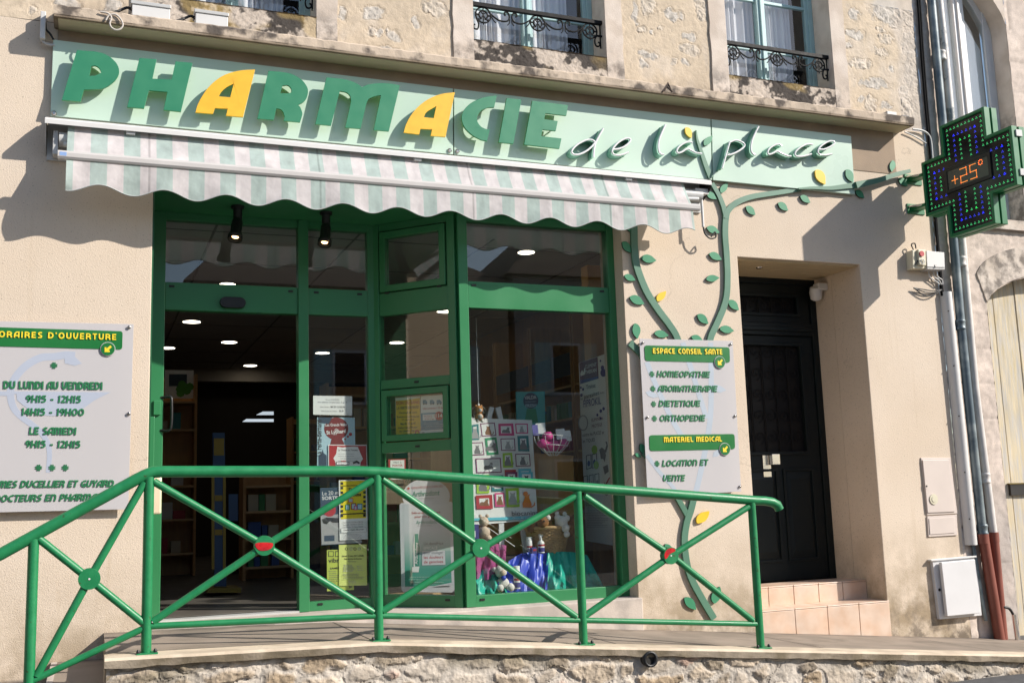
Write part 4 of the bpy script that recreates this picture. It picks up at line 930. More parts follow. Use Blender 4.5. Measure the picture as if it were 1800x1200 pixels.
# ------------------------------------------------------------------ houses across the street (seen mirrored in the glass)
M['opw'] = mat('ochre render', (.42, .33, .23), .9, var=.1, vs=1.5); M['opr'] = mat('roof tiles', (.16, .09, .06), .9, var=.2, vs=6); M['opg'] = mat('grey render', (.36, .33, .31), .9, var=.1, vs=1.5)
def house(label, x0, x1, y0, depth, eave, ridge, hipr, wallm, wins):
    t = thing('village_house', label, 'building', ((x0+x1)/2, y0, ROAD)); mb = MB(); mb.box(x0, x1, y0-depth, y0, ROAD, eave, wallm); mb.build('wall', t)
    mb = MB(); a, b = hipr; o = .25; ym = y0-depth/2
    vs = [(x0-o, y0+o, eave), (x1+o, y0+o, eave), (x1+o, y0-depth-o, eave), (x0-o, y0-depth-o, eave), (x0+a, ym, ridge), (x1-b, ym, ridge)]
    mb.add(vs, [(0, 1, 5, 4), (1, 2, 5), (2, 3, 4, 5), (3, 0, 4), (0, 3, 2, 1)], M['opr']); rf = mb.build('roof', t)
    mb = MB(); mb.box(x0+3.6, x0+4.1, ym-.25, ym+.25, ridge-.6, ridge+.7, M['opw']); mb.build('chimney', rf)
    for (wx, wz, ww, wh) in wins:
        f = MB(); ring(f, PL((0, y0, 0), (-1, 0, 0), (0, 1, 0)), -(wx+ww), -wx, wz, wz+wh, .07, -.02, .03, M['white']); f = f.build('window', t)
        g = MB(); g.box(wx+.07, wx+ww-.07, y0+.003, y0+.008, wz+.07, wz+wh-.07, M['dark']); g.build('pane', f)
        s = MB(); s.box(wx-ww*.5-.02, wx-.02, y0+.003, y0+.045, wz, wz+wh, M['bluewood']); s.build('shutter', f); s = MB(); s.box(wx+ww+.02, wx+ww*1.5+.02, y0+.003, y0+.045, wz, wz+wh, M['bluewood']); s.build('shutter', f)
house('ochre house with tiled roof directly across the street', 2.2, 10.0, -17, 7, 6.2, 8.6, (1.6, 3.4), M['opw'], [(3.4+2.2*k, z, .9, 1.4) for k in range(3) for z in (.3, 3.2)])
house('taller grey house with brown roof, right across the street', 10.3, 18.5, -17.3, 7, 6.6, 9.4, (2.6, 2.0), M['opg'], [(11.3+2.3*k, z, .9, 1.4) for k in range(3) for z in (.3, 3.4)])
house('low ochre house with tiled roof, left across the street', -9.5, 1.9, -17.3, 7, 4.6, 6.8, (2.0, 2.0), M['opw'], [(-8.5+2.4*k, z, .9, 1.3) for k in range(4) for z in (.2, 2.7)])
house('long ochre house with tiled roof closing the street at the far left', -34, -19, -3.0, 16, 7.5, 10.2, (3.0, 3.0), M['opw'], [])
shelf_unit('low shelf unit of cartons facing the street just inside, right of the blue stand', (1.55, 4.2, -.05), 0, .55, .35, 1.15, (.12, .42, .72, 1.0), True)
shelf_unit('tall honey wood shelf of small cartons behind the narrow side pane', (2.35, 3.6, -.05), 0, 1.2, .38, 2.1, (.2, .55, .9, 1.25, 1.6, 1.95), True)
for (x, y) in ((4.0, 4.4), (-.9, 3.6), (4.1, 7.0)):  # extra ceiling lights, added to brighten the wooden shelving indoors
    t = thing('ceiling_light', 'extra round ceiling light added to brighten the dim shop', 'ceiling light', (x, y, IZ), 'recessed lights in the shop ceiling')
    mb = MB(); mb.lathe((x, y, IZ), [(.13, -.003), (.13, -.014), (.105, -.014)], M['alud'], 20); mb.build('rim', t)
    mb = MB(); mb.disc(PL((x, y, IZ), (1, 0, 0), (0, 0, -1)), 0, 0, .106, None, .0165, M['lamp']); mb.build('diffuser', t, recalc=False)
# ------------------------------------------------------------------ deco lettering for the plaques (stroke letters)
O_ = [(.4+.31*math.cos(t), .5+.41*math.sin(t)) for t in np.linspace(0, 2*math.pi, 17)[:-1]]
GL = {
'A': (.74, [[(.1, 0), (.1, .4), (.16, .66), (.32, .86), (.5, .9), (.64, .9)], [(.64, 1), (.64, 0)], [(.1, .34), (.64, .34)]]),
'C': (.70, [[(.66, .9), (.46, .9), (.22, .78), (.1, .5), (.22, .22), (.46, .1), (.66, .1)]]),
'D': (.76, [[(.1, 0), (.1, 1)], [(.1, .9), (.34, .9), (.56, .78), (.66, .5), (.56, .22), (.34, .1), (.1, .1)]]),
'E': (.60, [[(.1, 0), (.1, 1)], [(.1, .9), (.56, .9)], [(.1, .5), (.52, .5)], [(.1, .1), (.56, .1)]]),
'G': (.74, [[(.64, .9), (.44, .9), (.2, .78), (.1, .5), (.2, .22), (.44, .1), (.64, .1)], [(.64, .0), (.64, .5)], [(.64, .45), (.42, .45)]]),
'H': (.72, [[(.1, 0), (.1, 1)], [(.62, 0), (.62, 1)], [(.1, .46), (.62, .46)]]),
'I': (.22, [[(.11, 0), (.11, 1)]]),
'L': (.56, [[(.1, 0), (.1, 1)], [(.1, .1), (.54, .1)]]),
'M': (.98, [[(.1, 0), (.1, .66), (.18, .86), (.3, .9), (.42, .84), (.49, .66), (.49, 0)], [(.49, .66), (.56, .84), (.68, .9), (.8, .86), (.88, .66), (.88, 0)], [(.1, .6), (.1, 1)]]),
'N': (.72, [[(.1, 0), (.1, 1)], [(.1, .88), (.36, .9), (.54, .8), (.62, .58), (.62, 0)]]),
'O': (.80, [O_]),
'P': (.66, [[(.1, 0), (.1, 1)], [(.1, .9), (.36, .9), (.52, .82), (.58, .66), (.52, .5), (.36, .42), (.1, .42)]]),
'Q': (.80, [O_, [(.45, .25), (.74, -.02)]]),
'R': (.70, [[(.1, 0), (.1, 1)], [(.1, .9), (.36, .9), (.52, .82), (.58, .68), (.52, .54), (.36, .46), (.1, .46)], [(.36, .46), (.52, .36), (.6, .2), (.6, 0)]]),
'S': (.60, [[(.54, .9), (.26, .9), (.12, .8), (.12, .64), (.26, .53), (.42, .45), (.5, .32), (.44, .14), (.3, .1), (.06, .1)]]),
'T': (.60, [[(0, .9), (.6, .9)], [(.3, .9), (.3, 0)]]),
'U': (.72, [[(.1, 1), (.1, .36), (.18, .16), (.36, .1), (.54, .16), (.62, .36), (.62, 1)]]),
'V': (.70, [[(.1, 1), (.1, .4), (.2, .16), (.32, .08), (.48, .2), (.56, .5), (.62, 1)]]),
'Y': (.64, [[(.08, 1), (.14, .7), (.32, .5), (.5, .7), (.56, 1)], [(.32, .5), (.32, 0)]]),
'0': (.72, [[(.36+.27*math.cos(t), .5+.41*math.sin(t)) for t in np.linspace(0, 2*math.pi, 15)[:-1]]]),
'1': (.26, [[(.15, 0), (.15, 1)], [(.15, .9), (.02, .82)]]),
'2': (.58, [[(.06, .88), (.3, .92), (.46, .8), (.46, .6), (.3, .36), (.1, .1)], [(.06, .1), (.54, .1)]]),
'4': (.64, [[(.46, 0), (.46, 1)], [(.44, .96), (.08, .34)], [(.06, .3), (.62, .3)]]),
'5': (.58, [[(.52, .9), (.12, .9)], [(.13, .92), (.12, .54)], [(.12, .54), (.34, .58), (.48, .46), (.5, .3), (.42, .15), (.28, .1), (.06, .1)]]),
'9': (.60, [[(.5, .54), (.3, .46), (.12, .56), (.1, .72), (.2, .88), (.36, .91), (.48, .8), (.5, .54), (.42, .26), (.28, .08)]]),
'-': (.44, [[(.06, .42), (.38, .42)]]), "'": (.2, [[(.1, 1), (.1, .74)]]), ' ': (.32, []), '+': (.6, [[(.1, .5), (.5, .5)], [(.3, .3), (.3, .7)]]),
}
def deco(mb, pl, s, pL, pR, hpx, d, m, shear=0.0, depth=.004, t=.21, gap=.09):
    W_ = sum(GL[c][0] for c in s)+gap*(len(s)-1)
    a = Vector(pl.px(*pL, d)); b = Vector(pl.px(*pR, d)); top = Vector(pl.px(pL[0], pL[1]-hpx, d))
    H = (top-a).length; ux = (b-a)/W_; uy = Vector((-ux.y, ux.x)).normalized()*H; sx = ux.length; cur = 0; k = 0
    for c in s:
        w_, strokes = GL[c]
        for st_ in strokes:
            cl = len(st_) > 10 and c in 'OQ0' and st_ is strokes[0]
            P = [(a+ux*(cur+x+shear*y*H/sx)+uy*y) for x, y in st_]
            mb.ribbon(pl, P, t*min(H, sx*1.15), d-.001, d+depth+.0003*(k % 4), m, closed=cl); k += 1
        cur += w_+gap

# ------------------------------------------------------------------ the shop sign
YS = -.040
SG = FACE(YS)
sg = thing('shop_sign', 'long mint sign panel with big green and yellow raised letters and white neon script', 'sign', (3.3, -.05, 3.8))
def sgp(*pts): return [SG.px(x, y) for x, y in pts]
for pts, lb in (([(93.5, 70), (796, 156), (796.5, 271.5), (88.5, 203.5)], 0), ([(798, 156.3), (1249, 209.6), (1251.5, 316.3), (798.5, 271.7)], 0), ([(1251, 209.9), (1496, 239.3), (1503, 341.5), (1253.5, 316.5)], 0)):
    mb = MB(); mb.prism(SG, sgp(*pts), -.03, 0, M['panel']); mb.build('panel', sg, bevel=.002)
for (x, y) in ((95, 200), (790, 265), (803.5, 266.5)):
    c = SG.px(x, y); mb = MB(); mb.lathe(SG.pt(*c, 0), [(.018, 0), (.018, .010), (.010, .016)], M['steel'], 12, (0, -1, 0)); mb.build('stud', sg)
LP = FACE(YS-.086)
Z2 = lambda p: (80+p[0]*.266667, 60+p[1]*.266667)
Z3 = lambda p: (540+p[0]*.288889, 130+p[1]*.288889)
Z6 = lambda p: (p[0]/6, 20+p[1]/6)
def S(*p): return list(p)
def arc(*p): return crv(p, 5)
LET = [
 ('P', Z6, [(812, 410), (1000, 424)]+arc((1000, 424), (1090, 445), (1170, 490), (1235, 560), (1257, 640), (1225, 715), (1160, 775), (1095, 812), (1040, 822))+[(886, 826), (850, 952), (652, 934)], [arc((964, 580), (1005, 574), (1045, 598), (1070, 645))+[(1045, 662), (1000, 680), (944, 682)]], 'g'),
 ('H', Z2, [(620, 158), (733, 166), (706, 294), (832, 300), (857, 180), (970, 190), (893, 512), (778, 500), (803, 382), (682, 372), (650, 490), (537, 482)], [], 'g'),
 ('A', Z2, [(1382, 234), (1303, 547), (1190, 538), (1200, 493), (1117, 488), (1105, 526), (988, 517)]+arc((988, 517), (1003, 465), (1035, 405), (1080, 345), (1140, 293), (1205, 260), (1290, 240), (1382, 234))[1:-1], [[(1240, 328), (1217, 417), (1142, 411)]+arc((1142, 411), (1160, 380), (1195, 350), (1240, 328))[1:-1]], 'y'),
 ('R', Z2, [(1470, 243)]+arc((1540, 248), (1620, 263), (1690, 303), (1728, 360), (1724, 415), (1700, 448), (1665, 467))+arc((1680, 483), (1693, 520), (1688, 550), (1678, 581))+[(1570, 571)]+arc((1577, 545), (1565, 510), (1545, 494), (1522, 490))+[(1505, 566), (1397, 557)], [arc((1562, 340), (1598, 338), (1620, 360), (1621, 386))+[(1600, 392), (1548, 391)]], 'g'),
 ('M', Z3, [(118, 22)]+arc((170, 26), (240, 36), (300, 58), (334, 81))+arc((366, 66), (430, 57), (500, 59), (564, 69))+[(497, 349), (405, 341), (449, 131)]+arc((440, 130), (400, 140), (373, 155), (360, 185))+[(325, 333), (232, 326), (267, 170)]+arc((267, 165), (262, 135), (240, 113), (199, 104))+[(145, 314), (50, 305)], [], 'g'),
 ('A', Z3, [(899, 112), (842, 383), (752, 376), (760, 338), (690, 334), (682, 368), (588, 357)]+arc((588, 357), (602, 308), (632, 252), (680, 196), (745, 150), (820, 122), (899, 112))[1:-1], [[(786, 196), (770, 270), (710, 264)]+arc((710, 264), (728, 232), (786, 196))[1:-1]], 'y'),
 ('C', Z3, [(1155, 131), (1138, 204)]+arc((1100, 205), (1060, 222), (1036, 258), (1038, 292), (1060, 322), (1095, 337), (1112, 337))+[(1095, 409)]+arc((1060, 402), (1005, 372), (958, 325), (940, 268), (958, 215), (1005, 172), (1075, 143), (1155, 131))[:-1], [], 'g'),
 ('I', Z3, [(1214, 147), (1304, 156), (1255, 426), (1166, 416)], [], 'g'),
 ('E', Z3, [(1370, 163), (1588, 190), (1577, 254), (1449, 240), (1443, 276), (1525, 287), (1513, 347), (1432, 339), (1424, 379), (1548, 393), (1535, 455), (1320, 430)], [], 'g')]
for ch, Z, out, holes, c in LET:
    mb = MB(); px = [LP.px(*Z(p)) for p in out]; hs = [[LP.px(*Z(p)) for p in h] for h in holes]
    mb.prism(LP, px, -.013, 0, M['lettergreen' if c == 'g' else 'letteryellow'], holes=hs)
    cx = sum(p[0] for p in px)/len(px); cy = sum(p[1] for p in px)/len(px)
    o = mb.build('letter', sg, bevel=.0015); tag(o, ('green' if c == 'g' else 'yellow')+' raised letter '+ch+(' nearer the left end' if (ch == 'A' and cx < 2) else ''))
    e = MB(); e.prism(LP, px, -.018, -.0132, M['letteredge'], holes=hs); e.build('letter_back', o)
    for k in (0, len(px)//2): e = MB(); q = px[k]; p = (cx+(q[0]-cx)*.6, cy+(q[1]-cy)*.6); e.tube([LP.pt(*p, -.018), LP.pt(*p, -.0975)], .006, M['steel'], 6); e.build('spacer', o)
# neon script
M['neontray'] = mat('dark green neon tray', (.20, .44, .33), .35, metal=.05, var=.1)
M['neontube'] = mat('white unlit neon tube', (.80, .80, .80), .18, var=.02)
N1 = lambda p: (980+p[0]*.15, 210+p[1]*.15)
N2 = lambda p: (1230+p[0]*.15, 210+p[1]*.15)
NE = [
 ('d', N1, [[(440, 268), (400, 240), (330, 245), (240, 290), (180, 345), (165, 385), (190, 410), (250, 410), (330, 375), (400, 320), (446, 262)], [(535, 108), (490, 190), (448, 270), (430, 340), (422, 400), (420, 445)]]),
 ('e', N1, [[(650, 352), (720, 345), (790, 315), (845, 265), (850, 232), (810, 222), (750, 245), (690, 290), (650, 340), (640, 380), (660, 410), (710, 420), (770, 408), (830, 385)]]),
 ('l', N1, [[(1265, 62), (1225, 150), (1190, 240), (1180, 320), (1190, 380), (1215, 408), (1245, 410)]]),
 ('a', N1, [[(1580, 275), (1540, 262), (1480, 280), (1420, 325), (1395, 370), (1410, 392), (1450, 385), (1520, 345), (1560, 360), (1620, 390), (1690, 402)]]),
 ('p', N2, [[(352, 262), (320, 370), (290, 480), (262, 575)], [(350, 268), (420, 245), (490, 265), (525, 300), (505, 335), (440, 380), (370, 410), (322, 418)]]),
 ('l', N2, [[(690, 83), (650, 160), (615, 240), (600, 320), (605, 380), (630, 410), (655, 415)]]),
 ('a', N2, [[(965, 310), (920, 290), (860, 310), (810, 350), (795, 390), (810, 410), (850, 400), (905, 375), (960, 400), (1020, 425), (1070, 432)]]),
 ('c', N2, [[(1320, 297), (1260, 290), (1190, 320), (1135, 365), (1115, 400), (1130, 430), (1190, 435), (1260, 420), (1310, 405)]]),
 ('e', N2, [[(1400, 352), (1460, 350), (1530, 320), (1575, 285), (1570, 260), (1520, 255), (1450, 290), (1400, 335), (1385, 380), (1405, 410), (1470, 418), (1550, 405)]])]
NP = FACE(YS-.085)
for ch, Z, paths in NE:
    t_ = MB(); b_ = MB()
    for k, p in enumerate(paths):
        q = crv([NP.px(*Z(v)) for v in p], 5); t_.tube([NP.pt(u, w_, 0) for u, w_ in q], .0085, M['neontube'], 8)
        b_.ribbon(NP, q, .014, -.080+.001*k, -.018, M['neontray']); b_.ribbon(NP, q, .022, -.0835+.001*k, -.080+.001*k, M['neontray'])
    o = t_.build('neon_letter', sg); tag(o, 'white neon script letter '+ch); b_.build('neon_tray', o)

# ------------------------------------------------------------------ awning
aw = thing('awning', 'half-rolled awning with pale green and white stripes and a scalloped edge', 'awning', (2.2, 0, 3.4))
ax0, ax1 = at(79, 212, -.20).x, at(1251, 326, -.20).x
zc = at(79, 208, -.20).z; zl = at(79, 216.5, -.20).z
mb = MB(); mb.grid([[(ax0, -.045, zc+.055), (ax1, -.045, zc+.055)], [(ax0, -.10, zc+.045), (ax1, -.10, zc+.045)], [(ax0, -.196, zc+.006), (ax1, -.196, zc+.006)], [(ax0, -.204, zc-.004), (ax1, -.204, zc-.004)], [(ax0, -.204, zl), (ax1, -.204, zl)], [(ax0, -.198, zl), (ax1, -.198, zl)], [(ax0, -.195, zc-.008), (ax1, -.195, zc-.008)], [(ax0, -.03, zc+.04), (ax1, -.03, zc+.04)]], M['alu'], False)
mb.build('cover', aw, recalc=False)
mb = MB(); mb.prism(PL((ax0, 0, 0), (0, -1, 0), (-1, 0, 0)), [(0, zc+.05), (.10, zc+.04), (.203, zc), (.203, zl), (.08, zl-.13), (0, zl-.17)], -.006, 0, M['alud']); mb.build('end_plate', aw)
mb = MB(); mb.prism(PL((ax1, 0, 0), (0, 1, 0), (1, 0, 0)), [(0, zc+.05), (-.10, zc+.04), (-.203, zc), (-.203, zl), (-.16, zl-.05), (-.06, zl-.10), (0, zl-.10)], -.006, 0, M['dark']); mb.build('end_plate', aw)
zr = zl-.075
mb = MB(); mb.tube([(ax0+.09, -.105, zr), (ax1-.06, -.105, zr)], .052, M['alud'], 16); mb.build('roller', aw)
mb = MB(); mb.box(ax0+.01, ax1-.01, -.02, 0, zl-.20, zc+.03, M['alud']); mb.build('back_plate', aw)
M['bar'] = mat('matt awning bar', (.52, .50, .485), .85, var=.06, spec=.2); YA = -.30; bx0, bx1 = at(101.5, 268, YA).x, at(1231, 362, YA).x; zbt = at(101.5, 262, YA).z; zbb = at(101.5, 277.5, YA).z
mb = MB(); pl = PL((bx0, 0, 0), (0, -1, 0), (-1, 0, 0)); bp = [(.255, zbt-.004), (.275, zbt), (.292, zbt-.004), (.300, zbt-.02), (.300, zbb+.014), (.290, zbb), (.255, zbb)]
mb.prism(pl, bp, -(bx1-bx0), 0, M['bar']); mb.build('front_bar', aw)
mb = MB(); mb.pbox(PL((0, YA, 0), (1, 0, 0), (0, -1, 0)), bx0+.012, bx0+.055, (zbt+zbb)/2-.012, (zbt+zbb)/2+.014, 0, .0012, mat('sticker pale blue', (.25, .38, .66), .4)); mb.build('maker_sticker', aw)
# striped cloth
def stripes(name):
    m = bpy.data.materials.new(name); m.use_nodes = True; t = m.node_tree; N = t.nodes; L = t.links; b = N['Principled BSDF']; out = [n for n in N if n.type == 'OUTPUT_MATERIAL'][0]
    tc = N.new('ShaderNodeTexCoord'); sx = N.new('ShaderNodeSeparateXYZ'); L.new(tc.outputs['Object'], sx.inputs[0])
    a = N.new('ShaderNodeMath'); a.operation = 'ADD'; a.inputs[1].default_value = -(fx0-.0645); L.new(sx.outputs[0], a.inputs[0])
    d = N.new('ShaderNodeMath'); d.operation = 'DIVIDE'; d.inputs[1].default_value = STR*2; L.new(a.outputs[0], d.inputs[0])
    f = N.new('ShaderNodeMath'); f.operation = 'FRACT'; L.new(d.outputs[0], f.inputs[0])
    g = N.new('ShaderNodeMath'); g.operation = 'GREATER_THAN'; g.inputs[1].default_value = .5; L.new(f.outputs[0], g.inputs[0])
    nz = N.new('ShaderNodeTexNoise'); nz.inputs['Scale'].default_value = 9; nz.inputs['Detail'].default_value = 7; L.new(tc.outputs['Object'], nz.inputs['Vector'])
    mr = N.new('ShaderNodeMapRange'); mr.inputs[1].default_value = .3; mr.inputs[2].default_value = .75; mr.inputs[3].default_value = 1.04; mr.inputs[4].default_value = .80; L.new(nz.outputs[0], mr.inputs[0])
    mx = N.new('ShaderNodeMix'); mx.data_type = 'RGBA'; mx.inputs[6].default_value = (.57, .69, .65, 1); mx.inputs[7].default_value = (.84, .785, .785, 1); L.new(g.outputs[0], mx.inputs[0])
    sc = N.new('ShaderNodeVectorMath'); sc.operation = 'SCALE'; L.new(mx.outputs[2], sc.inputs[0])
    s1 = N.new('ShaderNodeMath'); s1.operation = 'DIVIDE'; s1.inputs[1].default_value = 1.19; L.new(a.outputs[0], s1.inputs[0]); s2 = N.new('ShaderNodeMath'); s2.operation = 'FRACT'; L.new(s1.outputs[0], s2.inputs[0])
    s3 = N.new('ShaderNodeMath'); s3.operation = 'SUBTRACT'; s3.inputs[1].default_value = .5; L.new(s2.outputs[0], s3.inputs[0]); s4 = N.new('ShaderNodeMath'); s4.operation = 'ABSOLUTE'; L.new(s3.outputs[0], s4.inputs[0])
    s5 = N.new('ShaderNodeMapRange'); s5.inputs[1].default_value = .004; s5.inputs[2].default_value = .008; s5.inputs[3].default_value = .72; s5.inputs[4].default_value = 1.0; L.new(s4.outputs[0], s5.inputs[0])   # sewn seams
    mp = N.new('ShaderNodeMapping'); mp.inputs['Scale'].default_value = (7, 7, 1.2); L.new(tc.outputs['Object'], mp.inputs[0]); n5 = N.new('ShaderNodeTexNoise'); n5.inputs['Scale'].default_value = 2.5; n5.inputs['Detail'].default_value = 5; L.new(mp.outputs[0], n5.inputs['Vector'])
    m5 = N.new('ShaderNodeMapRange'); m5.inputs[1].default_value = .45; m5.inputs[2].default_value = .75; m5.inputs[3].default_value = 1.0; m5.inputs[4].default_value = .84; L.new(n5.outputs[0], m5.inputs[0])
    q1 = N.new('ShaderNodeMath'); q1.operation = 'MULTIPLY'; L.new(s5.outputs[0], q1.inputs[0]); L.new(m5.outputs[0], q1.inputs[1]); q2 = N.new('ShaderNodeMath'); q2.operation = 'MULTIPLY'; L.new(q1.outputs[0], q2.inputs[0]); L.new(mr.outputs[0], q2.inputs[1]); L.new(q2.outputs[0], sc.inputs['Scale'])
    L.new(sc.outputs[0], b.inputs['Base Color']); b.inputs['Roughness'].default_value = .85
    n2 = N.new('ShaderNodeTexNoise'); n2.inputs['Scale'].default_value = 3.2; n2.inputs['Detail'].default_value = 4; L.new(tc.outputs['Object'], n2.inputs['Vector'])
    bp_ = N.new('ShaderNodeBump'); bp_.inputs['Strength'].default_value = .5; bp_.inputs['Distance'].default_value = .05; L.new(n2.outputs[0], bp_.inputs['Height']); L.new(bp_.outputs[0], b.inputs['Normal'])
    tl = N.new('ShaderNodeBsdfTranslucent'); L.new(sc.outputs[0], tl.inputs[0]); m2 = N.new('ShaderNodeMixShader'); m2.inputs[0].default_value = .36; L.new(b.outputs[0], m2.inputs[1]); L.new(tl.outputs[0], m2.inputs[2]); L.new(m2.outputs[0], out.inputs[0])
    return m
fx0, fx1 = at(116, 300, YA).x, at(1221, 385, YA).x
STR = (fx1-fx0)/45.6
M['cloth'] = stripes('striped awning cloth')
xs4 = np.linspace(fx0, fx1, 320)
mb = MB(); rows = []
for k in range(7):
    t = k/6; y = -.150+(-.268+.150)*t; z = (zl+.012)+(zbt-.006-zl-.012)*t
    rows.append([(x, y, z-.016*math.sin(math.pi*t)*(1+.3*math.sin(x*5))) for x in xs4])
mb.grid(rows, M['cloth']); mb.build('canopy_cloth', aw, recalc=False)
zv0 = zbb+.004; PER = STR*3.9
ztip = at(117, 335, YA).z
mb = MB(); rows = []; nr = 12
for k in range(nr+1):
    t = k/nr; row = []
    for x in xs4:
        u = (x-fx0)/PER; hem = ztip+.004+.058*(.5-.5*math.cos(2*math.pi*(u-.02)))-(.006*math.sin(x*1.3))
        wv = (.006*math.sin(2*math.pi*u+1.2)+.005*math.sin(x*2.1+t)+.003*math.sin(x*13))*t
        if x < fx0+.12: wv += -.02*(1-(x-fx0)/.12)*math.sin(t*3)
        row.append((x, -.281+wv-.006*t, zv0+(hem-zv0)*t))
    rows.append(row)
mb.grid(rows, M['cloth']); va = mb.build('valance', aw, recalc=False)
mb = MB(); mb.tube([tuple(Vector(p)+Vector((0, -.001, -.002))) for p in rows[-1]], .0042, mat('grey hem tape', (.36, .38, .37), .8), 5); mb.build('hem', va)
# folded arms, brackets and the crank at the right end
for x in (ax0+.55, (ax0+ax1)/2, ax1-.8): mb = MB(); mb.box(x-.03, x+.03, -.19, -.03, zl-.02, zl+.01, M['alud']); mb.build('bracket', aw, bevel=.004)
mb = MB(); mb.box(ax0+.05, ax0+.085, -.13, -.03, zl-.19, zl-.02, M['alud']); mb.build('roller_bracket', aw, bevel=.004)
mb = MB(); mb.tube([(ax0+.12, -.16, zr-.05), (ax0+2.2, -.22, zbb+.03)], .02, M['alud'], 8); mb.build('folding_arm', aw); mb = MB(); mb.tube([(ax1-.12, -.16, zr-.05), (ax1-2.2, -.22, zbb+.03)], .02, M['alud'], 8); mb.build('folding_arm', aw)
mb = MB(); p = [tuple(at(x, y, -.12)) for x, y in ((1232, 340), (1234, 365), (1236, 399))]; mb.tube(p, .012, M['alu'], 8)
mb.tube(crv([tuple(at(x, y, -.11)) for x, y in ((1236, 398), (1239, 410), (1248, 419), (1258, 417), (1257, 408), (1250, 416))], 5), .007, M['black'], 6); mb.box(p[0][0]-.07, p[0][0]+.06, -.15, -.02, p[0][2]-.01, p[0][2]+.035, M['alu']); mb.build('crank', aw)

# ------------------------------------------------------------------ wall tree ornament of cut-out branches and leaves
orn = thing('tree_ornament', 'flat green cut-out tree with curving branches and leaves climbing the wall and sign', 'ornament', (5, 0, -.3))
M['branch'] = mat('sage green branch board', (.085, .20, .135), .42, var=.07, vs=3); M['leafg'] = mat('leaf green board', (.045, .245, .125), .42, var=.06); M['leafy'] = mat('leaf yellow board', (.80, .52, .025), .45, var=.05)
M['edge'] = mat('dark board edge', (.02, .05, .035), .6)
OW = FACE(-.0)
def branch(pts, wd, d0=.004, d1=.028, pl=OW):
    q = crv([pl.px(x, y, d1) for x, y in pts], 6); n = len(q); wd = (wd[0]*.68, wd[1]*.68); ws = [wd[0]+(wd[1]-wd[0])*i/(n-1) for i in range(n)] if len(wd) == 2 else None
    mb = MB(); mb.ribbon(pl, q, ws, d0, d1, M['branch']); mb.build('branch', orn)
branch([(1256, 1087), (1234, 1050), (1217, 1018), (1208, 989), (1204, 950), (1208, 918), (1216, 893), (1226, 850), (1240, 800), (1247, 740), (1248, 680), (1247, 620), (1250, 593), (1261, 568), (1272, 542), (1278, 518), (1279.5, 485), (1278, 450), (1275.5, 417), (1275.5, 395), (1277, 380)], (.085, .085))
branch([(1277, 384), (1274, 370), (1270, 357), (1263, 341), (1252, 322)], (.075, .06))
branch([(1250.5, 312), (1241, 290), (1232, 263), (1226, 245), (1224, 229)], (.085, .012), .002, .022, SG)
branch([(1276, 384), (1281, 369), (1298, 354.5), (1325, 345), (1370, 338), (1408, 332)], (.085, .06), .005, .029)
branch([(1404, 331.5), (1430, 330), (1460, 330.5), (1490, 327), (1506, 325)], (.02, .085), .002, .020, SG)
branch([(1506, 325), (1530, 320), (1550, 315), (1577, 306), (1601, 300)], (.09, .05), .06, .084)
branch([(1112, 352), (1113, 375), (1115, 401), (1116, 436), (1119, 463), (1128, 491), (1140.5, 518), (1159, 546), (1177, 570), (1192, 596), (1208, 650), (1222, 700), (1236, 745)], (.095, .085), .006, .030)
branch([(1209, 905), (1190, 872), (1172, 845), (1150, 815), (1131, 796), (1119, 806)][:5], (.07, .05), .003, .027)
branch([(1108, 602), (1128, 622), (1140, 645), (1160, 690), (1182, 740), (1204, 790)], (.085, .07), .003, .0265)
def leafp(cx, cy, L, ang, pl, d0, d1, yel=False, label=None):
    r = R(ang); pts = [(-.5, .02), (-.36, -.20), (-.12, -.29), (.14, -.24), (.34, -.10), (.5, .02), (.36, .14), (.14, .25), (-.12, .27), (-.36, .16)]
    P = [(cx+L*(x*math.cos(r)-y*.92*math.sin(r)), cy+L*(x*math.sin(r)+y*.92*math.cos(r))) for x, y in crv(pts, 3, True)]
    mb = MB(); mb.pq(pl, P, d0, d1, M['leafy' if yel else 'leafg'], msides=M['leafy'] if yel else M['edge']); o = mb.build('leaf', orn)
    if yel: o['label'] = 'yellow leaf'
LV = [(1140.5, 455, 27, 10), (1107.5, 488, 21, 22), (1120, 527.5, 28, 25), (1119, 581.5, 27, 80), (1163, 587, 25, 8), (1226, 595, 22, 20), (1102, 434, 24, 52), (1104, 398, 20, 60), (1254, 404, 24, 22), (1258, 450.5, 24, 25), (1253, 489, 23, -8), (1290, 536, 25, 42), (1236, 560.5, 25, 40), (1278, 579, 25, 8),
 (1251, 344, 21, 32), (1273, 330, 21, -58), (1320, 370, 22, 42), (1377, 363, 22, 38), (1416, 350, 21, 34), (1512, 341, 20, 40), (1569, 292, 20, 95), (1588, 320, 21, 42), (1214, 1060, 29, 45), (1260, 1045, 31, -72), (1176, 966, 24, 60), (1130, 789, 20, 70), (1122, 800, 12, 30)]
for x, y, L, a in LV: leafp(x, y, L, a, OW, .004, .020)
for x, y, L, a in ((1245, 247, 22, -50), (1494, 309, 25, 62)): leafp(x, y, L, a, SG, .002, .018)
for x, y, L, a, pl in ((1163, 520, 23, -50, OW), (1236, 908, 30, -45, OW), (1211, 233, 21, 60, SG), (1443, 311, 30, 56, SG)): leafp(x, y, L, a, pl, .006, .022, True)

